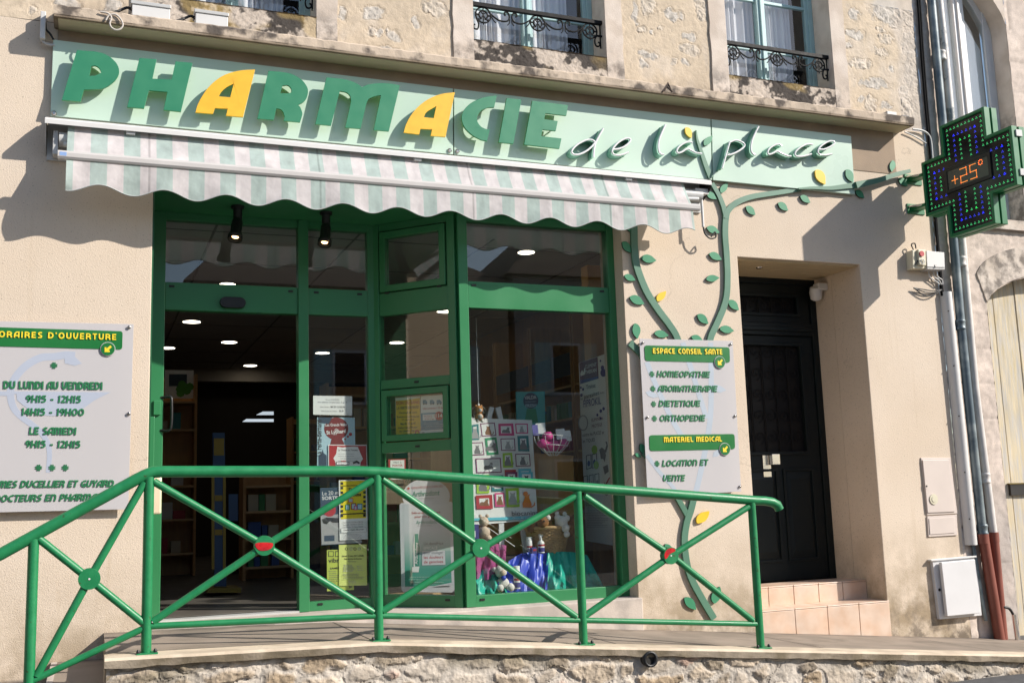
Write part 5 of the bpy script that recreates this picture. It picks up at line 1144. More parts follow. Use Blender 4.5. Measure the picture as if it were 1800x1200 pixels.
# ------------------------------------------------------------------ plaques
M['acryl'] = see_through('cloudy acrylic', (.60, .58, .59), .10, .25, .10)
M['acryl2'] = see_through('cloudy acrylic, thin', (.63, .61, .62), .14, .25, .12)
M['bluep'] = mat('pale blue print', (.41, .45, .54), .4, var=.02)
M['showthru'] = mat('blue grey painted show-through', (.40, .455, .52), .4, var=.03); M['pgreen'] = mat('plaque green', (.012, .155, .035), .35, var=.04); M['pyel'] = mat('plaque yellow', (.84, .64, .03), .5, var=.02); M['tgreen'] = mat('plaque letter green', (.02, .17, .065), .45, var=.03)
def badge(mb, pl, x, y, r, d):
    c = pl.px(x, y, d+.006); e = pl.px(x+r, y, d+.006); rr = Vector(e)-Vector(c); rr = rr.length
    mb.disc(pl, *c, rr*1.10, d, d+.0055, M['acryl']); mb.disc(pl, *c, rr, d+.0055, d+.008, M['pgreen'])
    k = rr*.62; a = [(-.75, -.8), (.45, -.8), (.45, -.38), (.1, -.38), (.9, .5), (.55, .9), (-.35, .05), (-.35, .42), (-.75, .42)]
    mb.prism(pl, [(c[0]+p[0]*k, c[1]+p[1]*k) for p in a], d+.008, d+.0095, M['pyel'])
def rband(mb, pl, c4, d, r=5):
    (x0, y0), (x1, y1), (x2, y2), (x3, y3) = c4; P = []
    C4 = [Vector(p) for p in c4]
    for i in range(4):
        p, q, s = C4[i], C4[i-1], C4[(i+1) % 4]; a = p+(q-p).normalized()*r; b = p+(s-p).normalized()*r
        for t in np.linspace(0, 1, 5): P.append(tuple((a*(1-t)**2+p*2*t*(1-t)+b*t*t)))
    mb.pq(pl, P, d, d+.004, M['pgreen'])
def cross3(mb, pl, x, y, r, d):
    c = pl.px(x, y, d); e = pl.px(x+r, y, d); k = (Vector(e)-Vector(c)).length
    for (a, b) in ((1, .14), (.14, 1)):
        for s in (-.28, .28): 
            if a == 1: mb.pbox(pl, c[0]-k, c[0]+k, c[1]+s*k-k*.17, c[1]+s*k+k*.17, d, d+.002, M['tgreen'])
            else: mb.pbox(pl, c[0]+s*k-k*.17, c[0]+s*k+k*.17, c[1]-k, c[1]+k, d, d+.0024, M['tgreen'])
# opening hours
pl1 = FACE(-.05); D1 = .006
ph = thing('opening_hours_plaque', 'cloudy acrylic plaque with the green opening hours, left of the shop door', 'plaque', (-.4, -.05, 1.3))
mb = MB(); mb.pq(pl1, [(-45, 563.4), (235, 569.5), (225.5, 894.5), (-45, 901)], 0, D1, M['acryl']); mb.build('panel', ph, bevel=.001)
T1 = lambda p: (p[0]*.3, 560+p[1]*.3)
mb = MB(); em = [(-60, 424), (60, 440), (66, 395), (90, 330), (130, 280), (190, 240), (260, 220), (340, 218), (375, 208), (430, 215), (480, 262), (455, 272), (400, 265), (330, 262), (260, 272), (190, 300), (140, 345), (115, 390), (104, 425), (160, 428)]
body = [(60, 452)]+arc((60, 452), (75, 520), (120, 575), (200, 625), (255, 680), (285, 740), (290, 800), (280, 900))+[(300, 930), (305, 900), (315, 790), (305, 720), (270, 650), (215, 590), (150, 545), (118, 500), (104, 455)]
snake = arc((440, 215), (385, 212), (320, 222), (240, 228), (160, 270), (100, 330), (66, 400), (64, 470), (85, 530), (130, 578), (195, 625), (245, 672), (280, 730), (290, 800), (282, 900))
sq = [pl1.px(*T1(p), D1+.0008) for p in snake]; wds = [.045]*4+[.055]*8+[.062]*20+[.05]*60
wds = [.058-.03*i/len(sq) if i > len(sq)*.3 else .05 for i in range(len(sq))]
mb.ribbon(pl1, sq, wds, D1, D1+.0008, M['bluep'])
mb.pq(pl1, [T1(p) for p in [(375, 205), (430, 212), (480, 262), (440, 275), (380, 262)]], D1, D1+.0010, M['bluep'])
mb.pq(pl1, [T1(p) for p in [(-100, 424), (650, 430)]+arc((650, 430), (560, 475), (470, 535), (380, 562), (280, 568), (190, 545), (100, 478))[1:]+[(96, 440), (40, 452), (-100, 445)]], D1, D1+.0012, M['bluep'])
mb.build('emblem', ph, recalc=False)
mb = MB(); rband(mb, pl1, [(-24, 574.2), (215.7, 582), (214.8, 614), (-24, 607.8)], D1, 5); badge(mb, pl1, 189.6, 613.2, 12.2, D1+.004)
deco(mb, pl1, "HORAIRES D'OUVERTURE", (-15, 592.3), (204.5, 597.6), 11, D1+.005, M['pyel'], t=.20, gap=.22); mb.build('title_band', ph)
mb = MB(); cross3(mb, pl1, 95, 642, 6, D1+.002); mb.build('cross_mark', ph)
for s, a, b, h, sh in (('DU LUNDI AU VENDREDI', (6, 683), (180, 684.8), 13.8, 0), ('9H15 - 12H15', (44.5, 707), (141.5, 708), 12.8, .08), ('14H15 - 19H00', (37.5, 729.8), (147.5, 730.6), 12.8, .05), ('LE SAMEDI', (51, 763.4), (133.5, 764), 13.2, .05), ('9H15 - 12H15', (43.5, 786.4), (140.5, 787), 12.8, .08), ('MMES DUCELLIER ET GUYARD', (-16, 857), (199, 855), 12.4, .22), ('DOCTEURS EN PHARMACIE', (-11, 881.8), (192, 878.6), 12.4, .22)):
    mb = MB(); deco(mb, pl1, s, a, b, h, D1+.0015, M['tgreen'], sh); mb.build('lettering', ph)
for x in (68, 91.5, 114.8): mb = MB(); cross3(mb, pl1, x, 821.6, 6, D1+.002); mb.build('cross_mark', ph)
for x, y in ((227, 575.5), (226.5, 727), (-36, 572), (-36, 730)):
    c = pl1.px(x, y, 0); mb = MB(); mb.lathe(pl1.pt(*c, 0), [(.009, -.048), (.009, .008), (.012, .009), (.012, .018), (.005, .020)], M['steel'], 10, (0, -1, 0)); mb.build('stud', ph)
# services
T2 = lambda p: (1100+p[0]*.25, 580+p[1]*.25)
ps = thing('services_plaque', 'cloudy acrylic plaque listing health advice and medical equipment, right of the display window', 'plaque', (4.7, -.05, 1.3))
mb = MB(); mb.pq(pl1, [(1124, 595), (1288, 599), (1303, 863.5), (1138.5, 872.5)], 0, D1, M['acryl2']); mb.build('panel', ps, bevel=.001)
mb = MB(); rband(mb, pl1, [T2(p) for p in ((131, 107), (730, 121), (733, 229), (136, 216))], D1, 5); badge(mb, pl1, *T2((662, 226)), 8.7, D1+.004); deco(mb, pl1, 'ESPACE CONSEIL SANTE', T2((191, 165)), T2((679, 172)), 9.6, D1+.005, M['pyel'], t=.20, gap=.18)
mb.build('title_band', ps)
mb = MB(); rband(mb, pl1, [T2(p) for p in ((165, 738), (765, 729), (769, 836), (169, 849))], D1, 5); badge(mb, pl1, *T2((698, 836)), 8.7, D1+.004); deco(mb, pl1, 'MATERIEL MEDICAL', T2((268, 788)), T2((676, 782)), 9.2, D1+.005, M['pyel'], t=.20, gap=.16); mb.build('title_band', ps)
for s, a, b, c in (('HOMEOPATHIE', (216, 330), (588, 334), (184, 309)), ('AROMATHERAPIE', (224, 432), (640, 434), (191, 412)), ('DIETETIQUE', (230, 538), (520, 537), (196, 519)), ('ORTHOPEDIE', (236, 641), (555, 639), (202, 621)), ('LOCATION ET', (254, 958), (574, 950), (220, 938)), ('VENTE', (258, 1062), (412, 1060), None)):
    mb = MB(); deco(mb, pl1, s, T2(a), T2(b), 11, D1+.0015, M['tgreen'], .24); mb.build('lettering', ps)
    if c: mb = MB(); cross3(mb, pl1, *T2(c), 4.4, D1+.002); mb.build('cross_mark', ps)
mb = MB()  # branches showing faintly through the acrylic, painted on as blue grey shapes
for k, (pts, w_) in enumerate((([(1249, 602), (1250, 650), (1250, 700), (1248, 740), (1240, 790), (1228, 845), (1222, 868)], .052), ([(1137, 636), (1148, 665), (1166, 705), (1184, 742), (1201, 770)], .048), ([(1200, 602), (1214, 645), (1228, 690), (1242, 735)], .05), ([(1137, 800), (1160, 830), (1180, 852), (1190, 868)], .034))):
    mb.ribbon(pl1, crv([pl1.px(x, y, D1) for x, y in pts], 5), w_, D1-.001, D1+.0004+.0002*k, M['showthru'])
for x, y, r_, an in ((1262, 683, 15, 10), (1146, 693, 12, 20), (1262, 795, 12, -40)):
    t_ = R(an); mb.pq(pl1, [(x+r_*(u*math.cos(t_)-v*math.sin(t_)), y+r_*(u*math.sin(t_)+v*math.cos(t_))) for u, v in ((-1, 0), (-.4, -.45), (.4, -.35), (1, 0), (.4, .4), (-.4, .4))], D1-.001, D1+.0013, M['showthru'])
mb.build('painted_branch_trace', ps)
for x, y in ((115, 91), (733, 101), (148, 613), (764, 604), (797, 1100), (185, 1120)):
    c = pl1.px(*T2((x, y)), 0); mb = MB(); mb.lathe(pl1.pt(*c, 0), [(.008, -.048), (.008, .008), (.011, .009), (.011, .018), (.004, .020)], M['steel'], 10, (0, -1, 0)); mb.build('stud', ps)

# ------------------------------------------------------------------ green railing
YR = -1.25; RP = FACE(YR); rl = thing('railing', 'glossy green tubular railing with crossed braces and round bosses on the low wall', 'railing', (2.2, YR, 0)); RG = M['rail']
def rp(x, y, d=0): return RP.pt(*RP.px(x, y, d), d)
rail = [(-60, 1005), (0, 975.5), (60, 935), (180, 874), (245, 838), (272, 828.5), (400, 828.5), (600, 828), (663, 829), (720, 833), (1020, 861.5), (1326, 879), (1350, 880)]
mb = MB(); P = [rp(x, y) for x, y in ((-90, 1019), (0, 974), (240, 842))]+[rp(254, 835), rp(268, 829.5), rp(285, 828.5)]+[rp(630, 828), rp(663, 829), rp(695, 831.5)]+[rp(1326, 879)]
P += [rp(1345, 880), rp(1357, 882), rp(1366, 887), rp(1370, 895)]
mb.tube(P, .0335, RG, 16); mb.build('handrail', rl)
posts = [((60, 938), (50, 1215), .85), ((262, 838), (257, 1144), 1), ((664, 834), (664.5, 1122), 1), ((1019, 863), (1021.5, 1128.5), 1), ((1324, 881), (1333.5, 1132), 1)]
lowp = [(56, 1196), (260, 1100), (664, 1081.5), (1020.5, 1089.5), (1331, 1096)]
for i, (a, b, k) in enumerate(posts):
    A_ = Vector(rp(*a)); B_ = Vector(rp(*b)); B_.x = (A_.x+B_.x)/2; A_.x = B_.x
    base = zp(B_.x)+.008 if i else ROAD+.165*2+.05
    if i == 0: base = zp(.1)-.165*2
    B_.z = base
    mb = MB(); mb.tube([A_, B_], .0285, RG, 16); o = mb.build('post', rl)
    if i:
        mb = MB(); mb.box(B_.x-.052, B_.x+.062, YR-.05, YR+.05, base-.004, base+.006, RG); mb.build('foot_plate', o, bevel=.002)
        mb = MB()
        for dx in (-.043, .048):
            mb.lathe((B_.x+dx, YR-.030, base+.006), [(.011, 0), (.011, .010), (.006, .02)], M['black'], 8)
        mb.build('bolt', o)
M['redp'] = mat('faded red reflector', (.55, .018, .022), .3, var=.2, vs=40, col2=(.25, .02, .03), mix=(.5, .7), cs=20)
for i in range(4):
    a, b = posts[i][0], posts[i+1][0]; c, d = lowp[i], lowp[i+1]
    mb = MB(); mb.tube([rp(*c), rp(*d)], .019, RG, 4 if False else 10); mb.build('lower_rail', rl)
    ctr = ((157, 1017), (465.5, 958.5), (846, 963), (1180, 976))[i]
    ta = (a[0]+8, a[1]+8); tb_ = (b[0]-8, b[1]+9); ba = (c[0]+8, c[1]-8); bb = (d[0]-8, d[1]-6)
    for (p, q, off) in ((ta, bb, .0), (ba, tb_, .0)):
        mb = MB(); mb.tube([rp(*p), rp(*ctr)], .0225, RG, 10); mb.tube([rp(*ctr), rp(*q)], .0225, RG, 10); mb.build('brace', rl)
    q = RP.px(*ctr, .03); mb = MB(); rr = .0585
    mb.disc(RP, *q, rr, -.024, .028, RG, 36); o = mb.build('boss', rl, bevel=.003)
    mb = MB(); mb.lathe(RP.pt(*q, .028), [(.006, 0), (.006, .002)], M['alu'], 8, (0, -1, 0)); mb.build('rivet', o)
    if i in (1, 3):
        mb = MB(); k = rr*.92
        if i == 1: pts = [(-.98, .30), (-.2, .36), (.7, .28), (.92, .10), (.72, -.30), (.2, -.52), (-.5, -.50), (-.95, -.12)]
        else: pts = [(-.9, -.35), (-.97, .2), (-.62, .74), (-.1, .96), (.5, .84), (.62, .55), (.1, .35), (-.3, .1), (-.6, -.25)]
        mb.prism(RP, [(q[0]+k*x, q[1]+k*y) for x, y in crv(pts, 3, True)], .0285, .0305, M['redp']); mb.build('red_patch', o)

# ------------------------------------------------------------------ pharmacy cross
XC = 7.30
cr = thing('pharmacy_cross', 'green illuminated pharmacy cross with blue and green lights showing +25 degrees', 'sign', (XC+.1, 0, 3.5))
CP = PL((XC, 0, 0), (0, -1, 0), (-1, 0, 0))
cu, cw = .72, 3.525; aa = .265; ee = .535
def crossp(a, e): return [(cu-a, cw+e), (cu+a, cw+e), (cu+a, cw+a), (cu+e, cw+a), (cu+e, cw-a), (cu+a, cw-a), (cu+a, cw-e), (cu-a, cw-e), (cu-a, cw-a), (cu-e, cw-a), (cu-e, cw+a), (cu-a, cw+a)]
M['cgreen'] = mat('cross green metal', (.012, .16, .055), .38, var=.05)
M['ledface'] = mat('dark led screen', (.012, .012, .013), .22, var=.1, vs=12)
for dd, nm in ((0, 'near'), (-.085, 'far')):
    mb = MB(); mb.prism(CP, crossp(aa, ee), dd-.065, dd, M['cgreen'], holes=[crossp(aa-.028, ee-.028)]); mb.prism(CP, crossp(aa-.002, ee-.002), dd-.063, dd-.03, M['cgreen'])
    mb.build('case', cr, bevel=.004)
mb = MB(); mb.prism(CP, crossp(aa-.03, ee-.03), -.028, -.022, M['ledface']); mb.build('screen', cr)
mb = MB(); mb.pbox(CP, cu-.10, cu+.10, cw-.09, cw+.09, -.086, -.064, M['cgreen']); mb.build('core', cr)
def dots(mb, poly, step, m, r, tri=.0078, closed=True):
    n = len(poly)
    for i in range(n if closed else n-1):
        a = Vector(poly[i]); b = Vector(poly[(i+1) % n]); k = max(1, int(round((b-a).length/step)))
        for j in range(k if closed else k+1):
            p = a.lerp(b, j/k)
            for o in range(3):
                t = 2*math.pi*o/3+1.57; mb.lathe(CP.pt(p.x+tri*math.cos(t), p.y+tri*math.sin(t), -.022), [(r, 0), (r, .002), (r*.4, .0045)], m, 6, (-1, 0, 0))
mb = MB(); dots(mb, crossp(aa-.065, ee-.065), .044, M['green_led'], .0029)
def U(a, e0, e1, rot):
    pts = [(-a, e0), (-a, e1), (a, e1), (a, e0)]; c, s = [(1, 0), (0, 1), (-1, 0), (0, -1)][rot]; return [(cu+x*c-y*s, cw+x*s+y*c) for x, y in pts]
for rot in (0, 2): dots(mb, U(.055, .16, .335, rot), .048, M['green_led'], .0028, .0075, False)
for rot in (1, 3): dots(mb, [(cu+(.33 if rot == 3 else -.33), cw-.06), (cu+(.33 if rot == 3 else -.33), cw+.06)], .045, M['green_led'], .0028, .0075, False)
mb.build('green_lights', cr)
mb = MB()
for rot in (0, 2): dots(mb, U(.125, .16, .40, rot), .049, M['blue_led'], .0037, .0085, False)
for rot in (1, 3): dots(mb, U(.125, .28, .40, rot), .049, M['blue_led'], .0037, .0085, False)
mb.build('blue_lights', cr)
mb = MB(); ring(mb, CP, cu-.27, cu+.27, cw-.118, cw+.118, .03, -.022, -.008, M['black']); mb.pbox(CP, cu-.24, cu+.24, cw-.088, cw+.088, -.022, -.016, mat('display face', (.075, .08, .066), .3)); dsp = mb.build('display', cr)
mb = MB()
def ledline(pts, st=.0125):
    for i in range(len(pts)-1):
        a = Vector(pts[i]); b = Vector(pts[i+1]); k = max(1, int(round((b-a).length/st)))
        for j in range(k+1): p = a.lerp(b, j/k); mb.lathe(CP.pt(cu+p.x, cw+p.y, -.016), [(.0034, 0), (.0034, .002), (.001, .004)], M['orange_led'], 6, (-1, 0, 0))
ledline([(-.19, -.015), (-.12, -.015)]); ledline([(-.155, -.05), (-.155, .02)])
ledline([(-.085, .062), (-.012, .062), (-.012, -.005), (-.085, -.005), (-.085, -.065), (-.012, -.065)]); ledline([(.095, .062), (.03, .062), (.03, 0), (.10, 0), (.10, -.065), (.03, -.065)])
ledline([(.155+.022*math.cos(t), .055+.022*math.sin(t)) for t in np.linspace(0, 6.28, 9)], .013)
mb.build('digits', dsp)
for z in (3.68, 3.385):
    mb = MB(); mb.box(XC-.0, XC+.10, -.2, -.01, z-.02, z+.012, M['cgreen']); mb.box(XC-.05, XC+.16, -.012, 0, z-.05, z+.05, M['cgreen']); mb.tube([(XC-.03, -.012, z+.02), (XC+.02, -.18, z)], .012, M['chrome'], 6)
    mb.box(XC+.0, XC+.14, -.035, -.012, z+.015, z+.028, M['chrome']); mb.build('wall_bracket', cr, bevel=.003)
for z in (cw+.20, cw-.15): mb = MB(); mb.box(XC+.04, XC+.11, -(cu+ee)-.012, -(cu+ee)+.0, z-.03, z+.03, M['alud']); mb.build('hinge', cr, bevel=.003)

# ------------------------------------------------------------------ lamps boxes and cables on the cornice
for k, (pts, lab) in enumerate(((((231, 15), (300, 25), (299, 34.5), (232, 28)), 'pale grey lidded box on the cornice, nearer the loop of cable'), (((343, 28), (402, 37), (401, 49), (344, 43)), 'pale grey lidded box on the cornice, nearer the blue window'))):
    t = thing('cornice_box', lab, 'box', tuple(at(pts[0][0], pts[0][1], -.12)), 'pale boxes on the cornice'); p0 = at(*pts[3], -.205); p1 = at(*pts[2], -.205); zt_ = at(*pts[0], -.205).z-.0
    mb = MB(); mb.box(p0.x, p1.x, -.195, -.05, 4.235, 4.318, M['alu']); mb.build('body', t, bevel=.004)
    mb = MB(); mb.box(p0.x-.01, p1.x+.006, -.203, -.04, 4.318, 4.345, M['alud']); mb.build('lid', t, bevel=.004)
    mb = MB(); mb.tube(crv([(p0.x+.01, -.12, 4.30), (p0.x-.03, -.13, 4.315), (p0.x-.09, -.15, 4.27), (p0.x-.15, -.16, 4.24)], 4), .010, M['black'], 6); mb.build('cable', t)
lc = thing('cable_loop', 'thin pale cable hanging in a loop over the cornice edge', 'cable', tuple(at(205, 40, -.22)))
mb = MB(); mb.tube(crv([tuple(at(x, y, -.23)) for x, y in ((186, 36), (192, 27), (203, 26), (212, 34), (216, 44), (212, 51), (204, 53), (196, 49), (193, 41), (196, 32), (190, 24), (176, 21))], 5), .0065, mat('pale cable', (.50, .46, .42), .6), 6); mb.build('cable', lc)
wb = thing('conduit_box', 'narrow white plastic box at the left end of the cornice', 'conduit', tuple(at(76, 60, -.05)))
mb = MB(); a = at(70, 68.5, -.06); b = at(81, 22, -.06); mb.box(a.x, b.x, -.075, 0, a.z, b.z, M['alu']); mb.build('cover', wb, bevel=.004)
mb = MB(); mb.tube(crv([tuple(at(x, y, -.04)) for x, y in ((72, 69), (78, 76), (88, 79), (96, 80))], 4), .009, M['alud'], 6); mb.tube(crv([tuple(at(x, y, -.04)) for x, y in ((80, 40), (81, 52), (88, 60), (94, 70))], 4), .008, M['black'], 6); mb.build('cable', wb)
rb = thing('cornice_bracket', 'small rusty iron bracket with wires on the cornice edge', 'bracket', tuple(at(1170, 165, -.2)))
mb = MB()
for p in (((1168, 159), (1174, 147), (1180, 160)), ((1164, 162), (1172, 152), (1182, 162))): mb.tube([tuple(at(x, y, -.215)) for x, y in p], .008, mat('rusty iron', (.06, .04, .03), .8), 6)
mb.build('hook', rb)
sl2 = thing('cornice_floodlight', 'tiny grey floodlight on the right end of the cornice', 'lamp', tuple(at(1562, 202, -.1)))
mb = MB(); a = at(1555, 206, -.15); b = at(1571, 199, -.15); mb.box(a.x, b.x, -.19, -.10, 4.235, 4.27, M['alud']); mb.build('body', sl2, bevel=.004); mb = MB(); c = at(1585, 207, -.15); mb.box(c.x-.03, c.x+.06, -.19, -.12, 4.225, 4.25, M['black']); mb.build('clamp', sl2, bevel=.004)
# ------------------------------------------------------------------ posters and window display
def flat(name, c, r=.7): 
    return mat(name, c, r, var=.03)
I_ = {'w': M['paper'], 'k': flat('ink black', (.03, .03, .035)), 'dk': flat('ink grey', (.18, .18, .19)), 'r': flat('ink red', (.42, .03, .04)), 'dr': flat('ink dark red', (.20, .03, .035)), 'y': flat('ink yellow', (.80, .66, .03)),
 'ly': flat('paper yellow green', (.66, .72, .22)), 'ly2': flat('paper lime', (.50, .58, .10)), 'oy': flat('ink ochre yellow', (.72, .44, .03)), 'b': flat('ink blue', (.03, .22, .36)), 'lb': flat('pale blue', (.42, .60, .68)), 'nb': flat('night blue', (.045, .075, .12)),
 'nv': flat('navy', (.05, .045, .22)), 't': flat('ink teal', (.03, .20, .22)), 'tl': flat('light teal', (.08, .42, .42)), 'p': flat('ink pink', (.62, .06, .22)), 'pu': flat('ink purple', (.20, .03, .12)), 'g': flat('ink green', (.03, .28, .13)), 'lg': flat('ink lime', (.34, .56, .04)),
 'cy': flat('ink cyan', (.12, .50, .62)), 'o': flat('ink orange', (.75, .22, .03)), 'gr': flat('ink mid grey', (.36, .36, .37)), 'br': flat('ink brown', (.22, .10, .045)), 'pg': flat('pale green', (.30, .56, .45)), 'gg': flat('deep green', (.03, .25, .18)), 'lav': flat('lavender grey', (.60, .60, .64)), 'bord': flat('bordeaux', (.15, .035, .05))}
class Poster:
    def __init__(s, pl, d): s.mb = MB(); s.pl = pl; s.d = d; s.k = 0
    def base(s, pts, m): s.mb.pq(s.pl, pts, s.d-.001, s.d, I_[m])
    def poly(s, pts, m): s.k += 1; s.mb.pq(s.pl, pts, None, s.d+.0006+.00012*s.k, I_[m])
    def circ(s, x, y, r, m, ry=None):
        ry = ry or r; s.poly([(x+r*math.cos(t), y+ry*math.sin(t)) for t in np.linspace(0, 2*math.pi, 19)[:-1]], m)
    def ring(s, pts, t, m, fill='w'):
        c = (sum(p[0] for p in pts)/len(pts), sum(p[1] for p in pts)/len(pts)); s.poly(pts, m)
        w_ = max(p[0] for p in pts)-min(p[0] for p in pts); h_ = max(p[1] for p in pts)-min(p[1] for p in pts)
        s.poly([(c[0]+(x-c[0])*(1-2*t/w_), c[1]+(y-c[1])*(1-2*t/h_)) for x, y in pts], fill)
    def txt(s, st_, a, b, h, m, bold=0.0, shear=0.0): s.k += 1; s.mb.txt(s.pl, st_, a, b, s.d+.0006+.00012*s.k, I_[m], h, bold, shear)
    def lines(s, x0, x1, y0, y1, n, m, h=1.4, sl=0.0, seed=1):
        r = random.Random(seed)
        for i in range(n):
            y = y0+(y1-y0)*i/max(1, n-1); a = x0+(x1-x0)*.12*r.random(); b = x1-(x1-x0)*.3*r.random(); x = a
            while x < b:
                wd = 1.5+3.5*r.random(); e = min(x+wd, b); s.poly([(x, y+sl*(x-x0)), (e, y+sl*(e-x0)), (e, y+h+sl*(e-x0)), (x, y+h+sl*(x-x0))], m); x = e+.9
    def done(s, name, label, cat, group=None): return tag(s.mb.build(name, recalc=False), label, cat, group)
bd = .004
# narrow side pane
p = Poster(PB, -.010); p.base([(550.5, 695), (619, 696), (619, 730), (550.5, 728.5)], 'w')
p.txt('En cas d\'URGENCE', (573, 703), (596, 703.3), 2.2, 'dk'); p.txt('vous adresser a la pharmacie de garde :', (558, 707.5), (612, 708), 2.3, 'dk', .01); p.txt('Dans la Sarthe :', (563, 716), (579, 716.2), 2.2, 'dk'); p.txt('08 25 12 03 04', (581, 716.2), (606, 716.6), 3, 'k', .01); p.txt('Dans le reste de la France :', (565, 723), (593, 723.3), 2.2, 'dk'); p.txt('32 37', (596, 723.4), (604, 723.6), 3, 'k', .01)
p.done('notice', 'white printed notice, topmost paper on the narrow pane beside the open door', 'notice')
p = Poster(PB, -.016); p.base([(557.5, 733), (623.5, 733.5), (625, 822), (557.5, 822)], 'lb'); p.circ(591, 753, 21.5, 'dr', 20); p.poly([(583, 770), (601, 770), (606, 782), (580, 782)], 'dr')
p.poly([(559, 733), (584, 733.2), (578, 745), (560, 743)], 'nb')
for i, (x, y, r) in enumerate(((616, 763, 3), (611.5, 767, 2), (606.5, 771.5, 1.6))): p.circ(x, y, r, 'r')
p.txt('Les Grands Vides', (572, 749), (610, 748), 5, 'w', .02); p.txt('de', (588, 757), (595, 757), 5, 'w', .01); p.txt('St Lyphard', (574, 763), (608, 760), 6.5, 'w', .03)
p.poly([(560, 815), (560, 800), (566, 796), (567, 789), (569, 796), (574, 800), (574, 818), (560, 818)], 'nb')
vt = MB(); vs, fs, x0, x1 = text2d('La Ferte-Bernard', .01, 0); a = Vector(PB.px(565, 801, -.015)); b = Vector(PB.px(565, 738, -.015)); uy = (b-a)/(x1-x0); ux = Vector((uy.y, -uy.x)).normalized()*.045/.72
p.mb.add([PB.pt(*(a+uy*(v[0]-x0)-ux*v[1]), -.014) for v in vs], fs, I_['k'])
p.done('poster', 'pale blue poster with a dark red balloon, under the white notice on the narrow pane', 'poster')
p = Poster(PB, -.008); p.base([(577, 781), (644.5, 781.5), (646, 821), (577, 820)], 'w'); p.poly([(578.5, 782.5), (643.5, 783), (644.5, 820), (578.5, 819)], 'r')
p.poly([(593, 784.5), (601, 786), (620, 784.5), (629, 785), (633, 795), (638, 806), (634, 812), (633, 819.6), (590, 819.4), (589, 810), (586, 805), (591, 797)], 'w')
p.txt('Le Theatre du Tonneau', (594, 792), (629, 792), 3, 'k', .02, .3); p.lines(594, 632, 797, 809, 4, 'gr', .8); p.ring([(591, 811), (614, 811), (614, 817), (591, 817)], 1, 'k'); p.txt('THEATRE', (594, 816), (612, 816), 3, 'k'); p.poly([(620, 812), (627, 809), (633, 812.5), (631, 815), (627, 813), (621, 815)], 'k'); p.txt('RIRE', (600, 811), (608, 811), 2, 'r', .03)
p.done('poster', 'poster with red theatre curtains, just above the handrail on the narrow pane', 'poster')
p = Poster(PB, -.016); p.base([(562.5, 857), (634, 855), (636, 954), (565, 958)], 'nb'); p.poly([(563.5, 905), (634, 901), (635.5, 953), (565.5, 957)], 'gr'); p.circ(579, 896, 11.5, 'r'); p.txt('Le 20 mars', (566.5, 870), (606, 868), 7, 'w'); p.txt('SORTEZ', (566, 878), (600, 877), 6, 'w', .02)
p.poly([(566, 912), (574, 909), (596, 910), (596, 918), (584, 918), (580, 915), (574, 921), (568, 919)], 'k'); p.poly([(570, 941), (588, 940), (588, 950), (570, 951)], 'nb')
p.done('poster', 'dark blue poster with sunglasses and a red spot, behind the yellow film poster', 'poster')
p = Poster(PB, -.008); p.base([(595.5, 843.5), (644.5, 842.5), (646.5, 947), (597, 949.5)], 'w'); p.poly([(598, 845), (642.5, 844), (643.5, 910), (599, 912)], 'y')
for k in range(8):
    y = 847+8.1*k; p.poly([(598.5, y), (603.2, y-.1), (603.2, y+4.4), (598.5, y+4.5)], 'k'); p.poly([(638.5, y-.6), (643, y-.7), (643, y+3.8), (638.5, y+3.9)], 'k')
p.poly([(599, 902.5), (643, 900.5), (643, 902.5), (599, 904.3)], 'k'); p.poly([(599, 853), (643, 852), (643, 853), (599, 854)], 'k')
p.txt('Theatre', (612, 862), (634, 861.5), 5, 'k', .03); p.txt('Photos', (611, 872), (635, 871), 6, 'k', .04)
for (x, y, w_, h_, c) in ((612, 875, 9, 8, 'o'), (607, 886, 8, 10, 'g'), (617, 884, 9, 11, 'r'), (628, 885, 9, 10, 'b'), (622, 888, 6, 8, 'p')): p.ring([(x, y), (x+w_, y-.3), (x+w_, y+h_), (x, y+h_)], 1.4, c, 'lb')
for k, s_ in enumerate(('Vendredi 13 Mars 20h30', 'Samedi 14 Mars 20h30', 'Dimanche 15 Mars 15h00')): p.txt(s_, (603, 919+4.2*k), (638, 917.5+4.2*k), 2.4, 'dk')
p.ring([(599, 928), (644, 926), (644.5, 934.5), (599.3, 936)], .5, 'gr'); p.txt('Halle Henri Boutier', (604, 932.4), (640, 930.7), 2.8, 'k', .02); p.lines(602, 642, 938, 945, 4, 'gr', .7)
p.done('poster', 'yellow poster with a black film strip border, middle of the narrow pane', 'poster')
p = Poster(PB, -.016); p.base([(574.5, 966), (620, 965), (622.5, 1036), (575, 1038.5)], 'ly2'); p.ring([(577, 968), (586.5, 968), (586.5, 978), (577, 978)], 1.2, 'k', 'ly2'); p.ring([(589, 968), (600, 968), (600, 978), (589, 978)], 1.2, 'k', 'ly2'); p.txt('vibrez', (577, 988.5), (607, 987), 8, 'k', .02); p.txt('SAMEDI', (580, 1000), (599, 999), 3, 'k', .03); p.lines(577, 596, 1003, 1030, 9, 'dk', .9); p.txt('29', (613, 1033), (618, 1033), 4, 'k', .03)
p.done('poster', 'lime green poster half hidden by the pale yellow one, bottom of the narrow pane', 'poster')
p = Poster(PB, -.008); p.base([(595.8, 957), (644.5, 956), (645.5, 1028), (596, 1029)], 'ly')
for x, m in ((609, 'k'), (617, 'gr'), (624, 'k'), (631.5, 'gr')): p.circ(x, 964, 2.7, m); p.circ(x, 964, 1.7, 'ly')
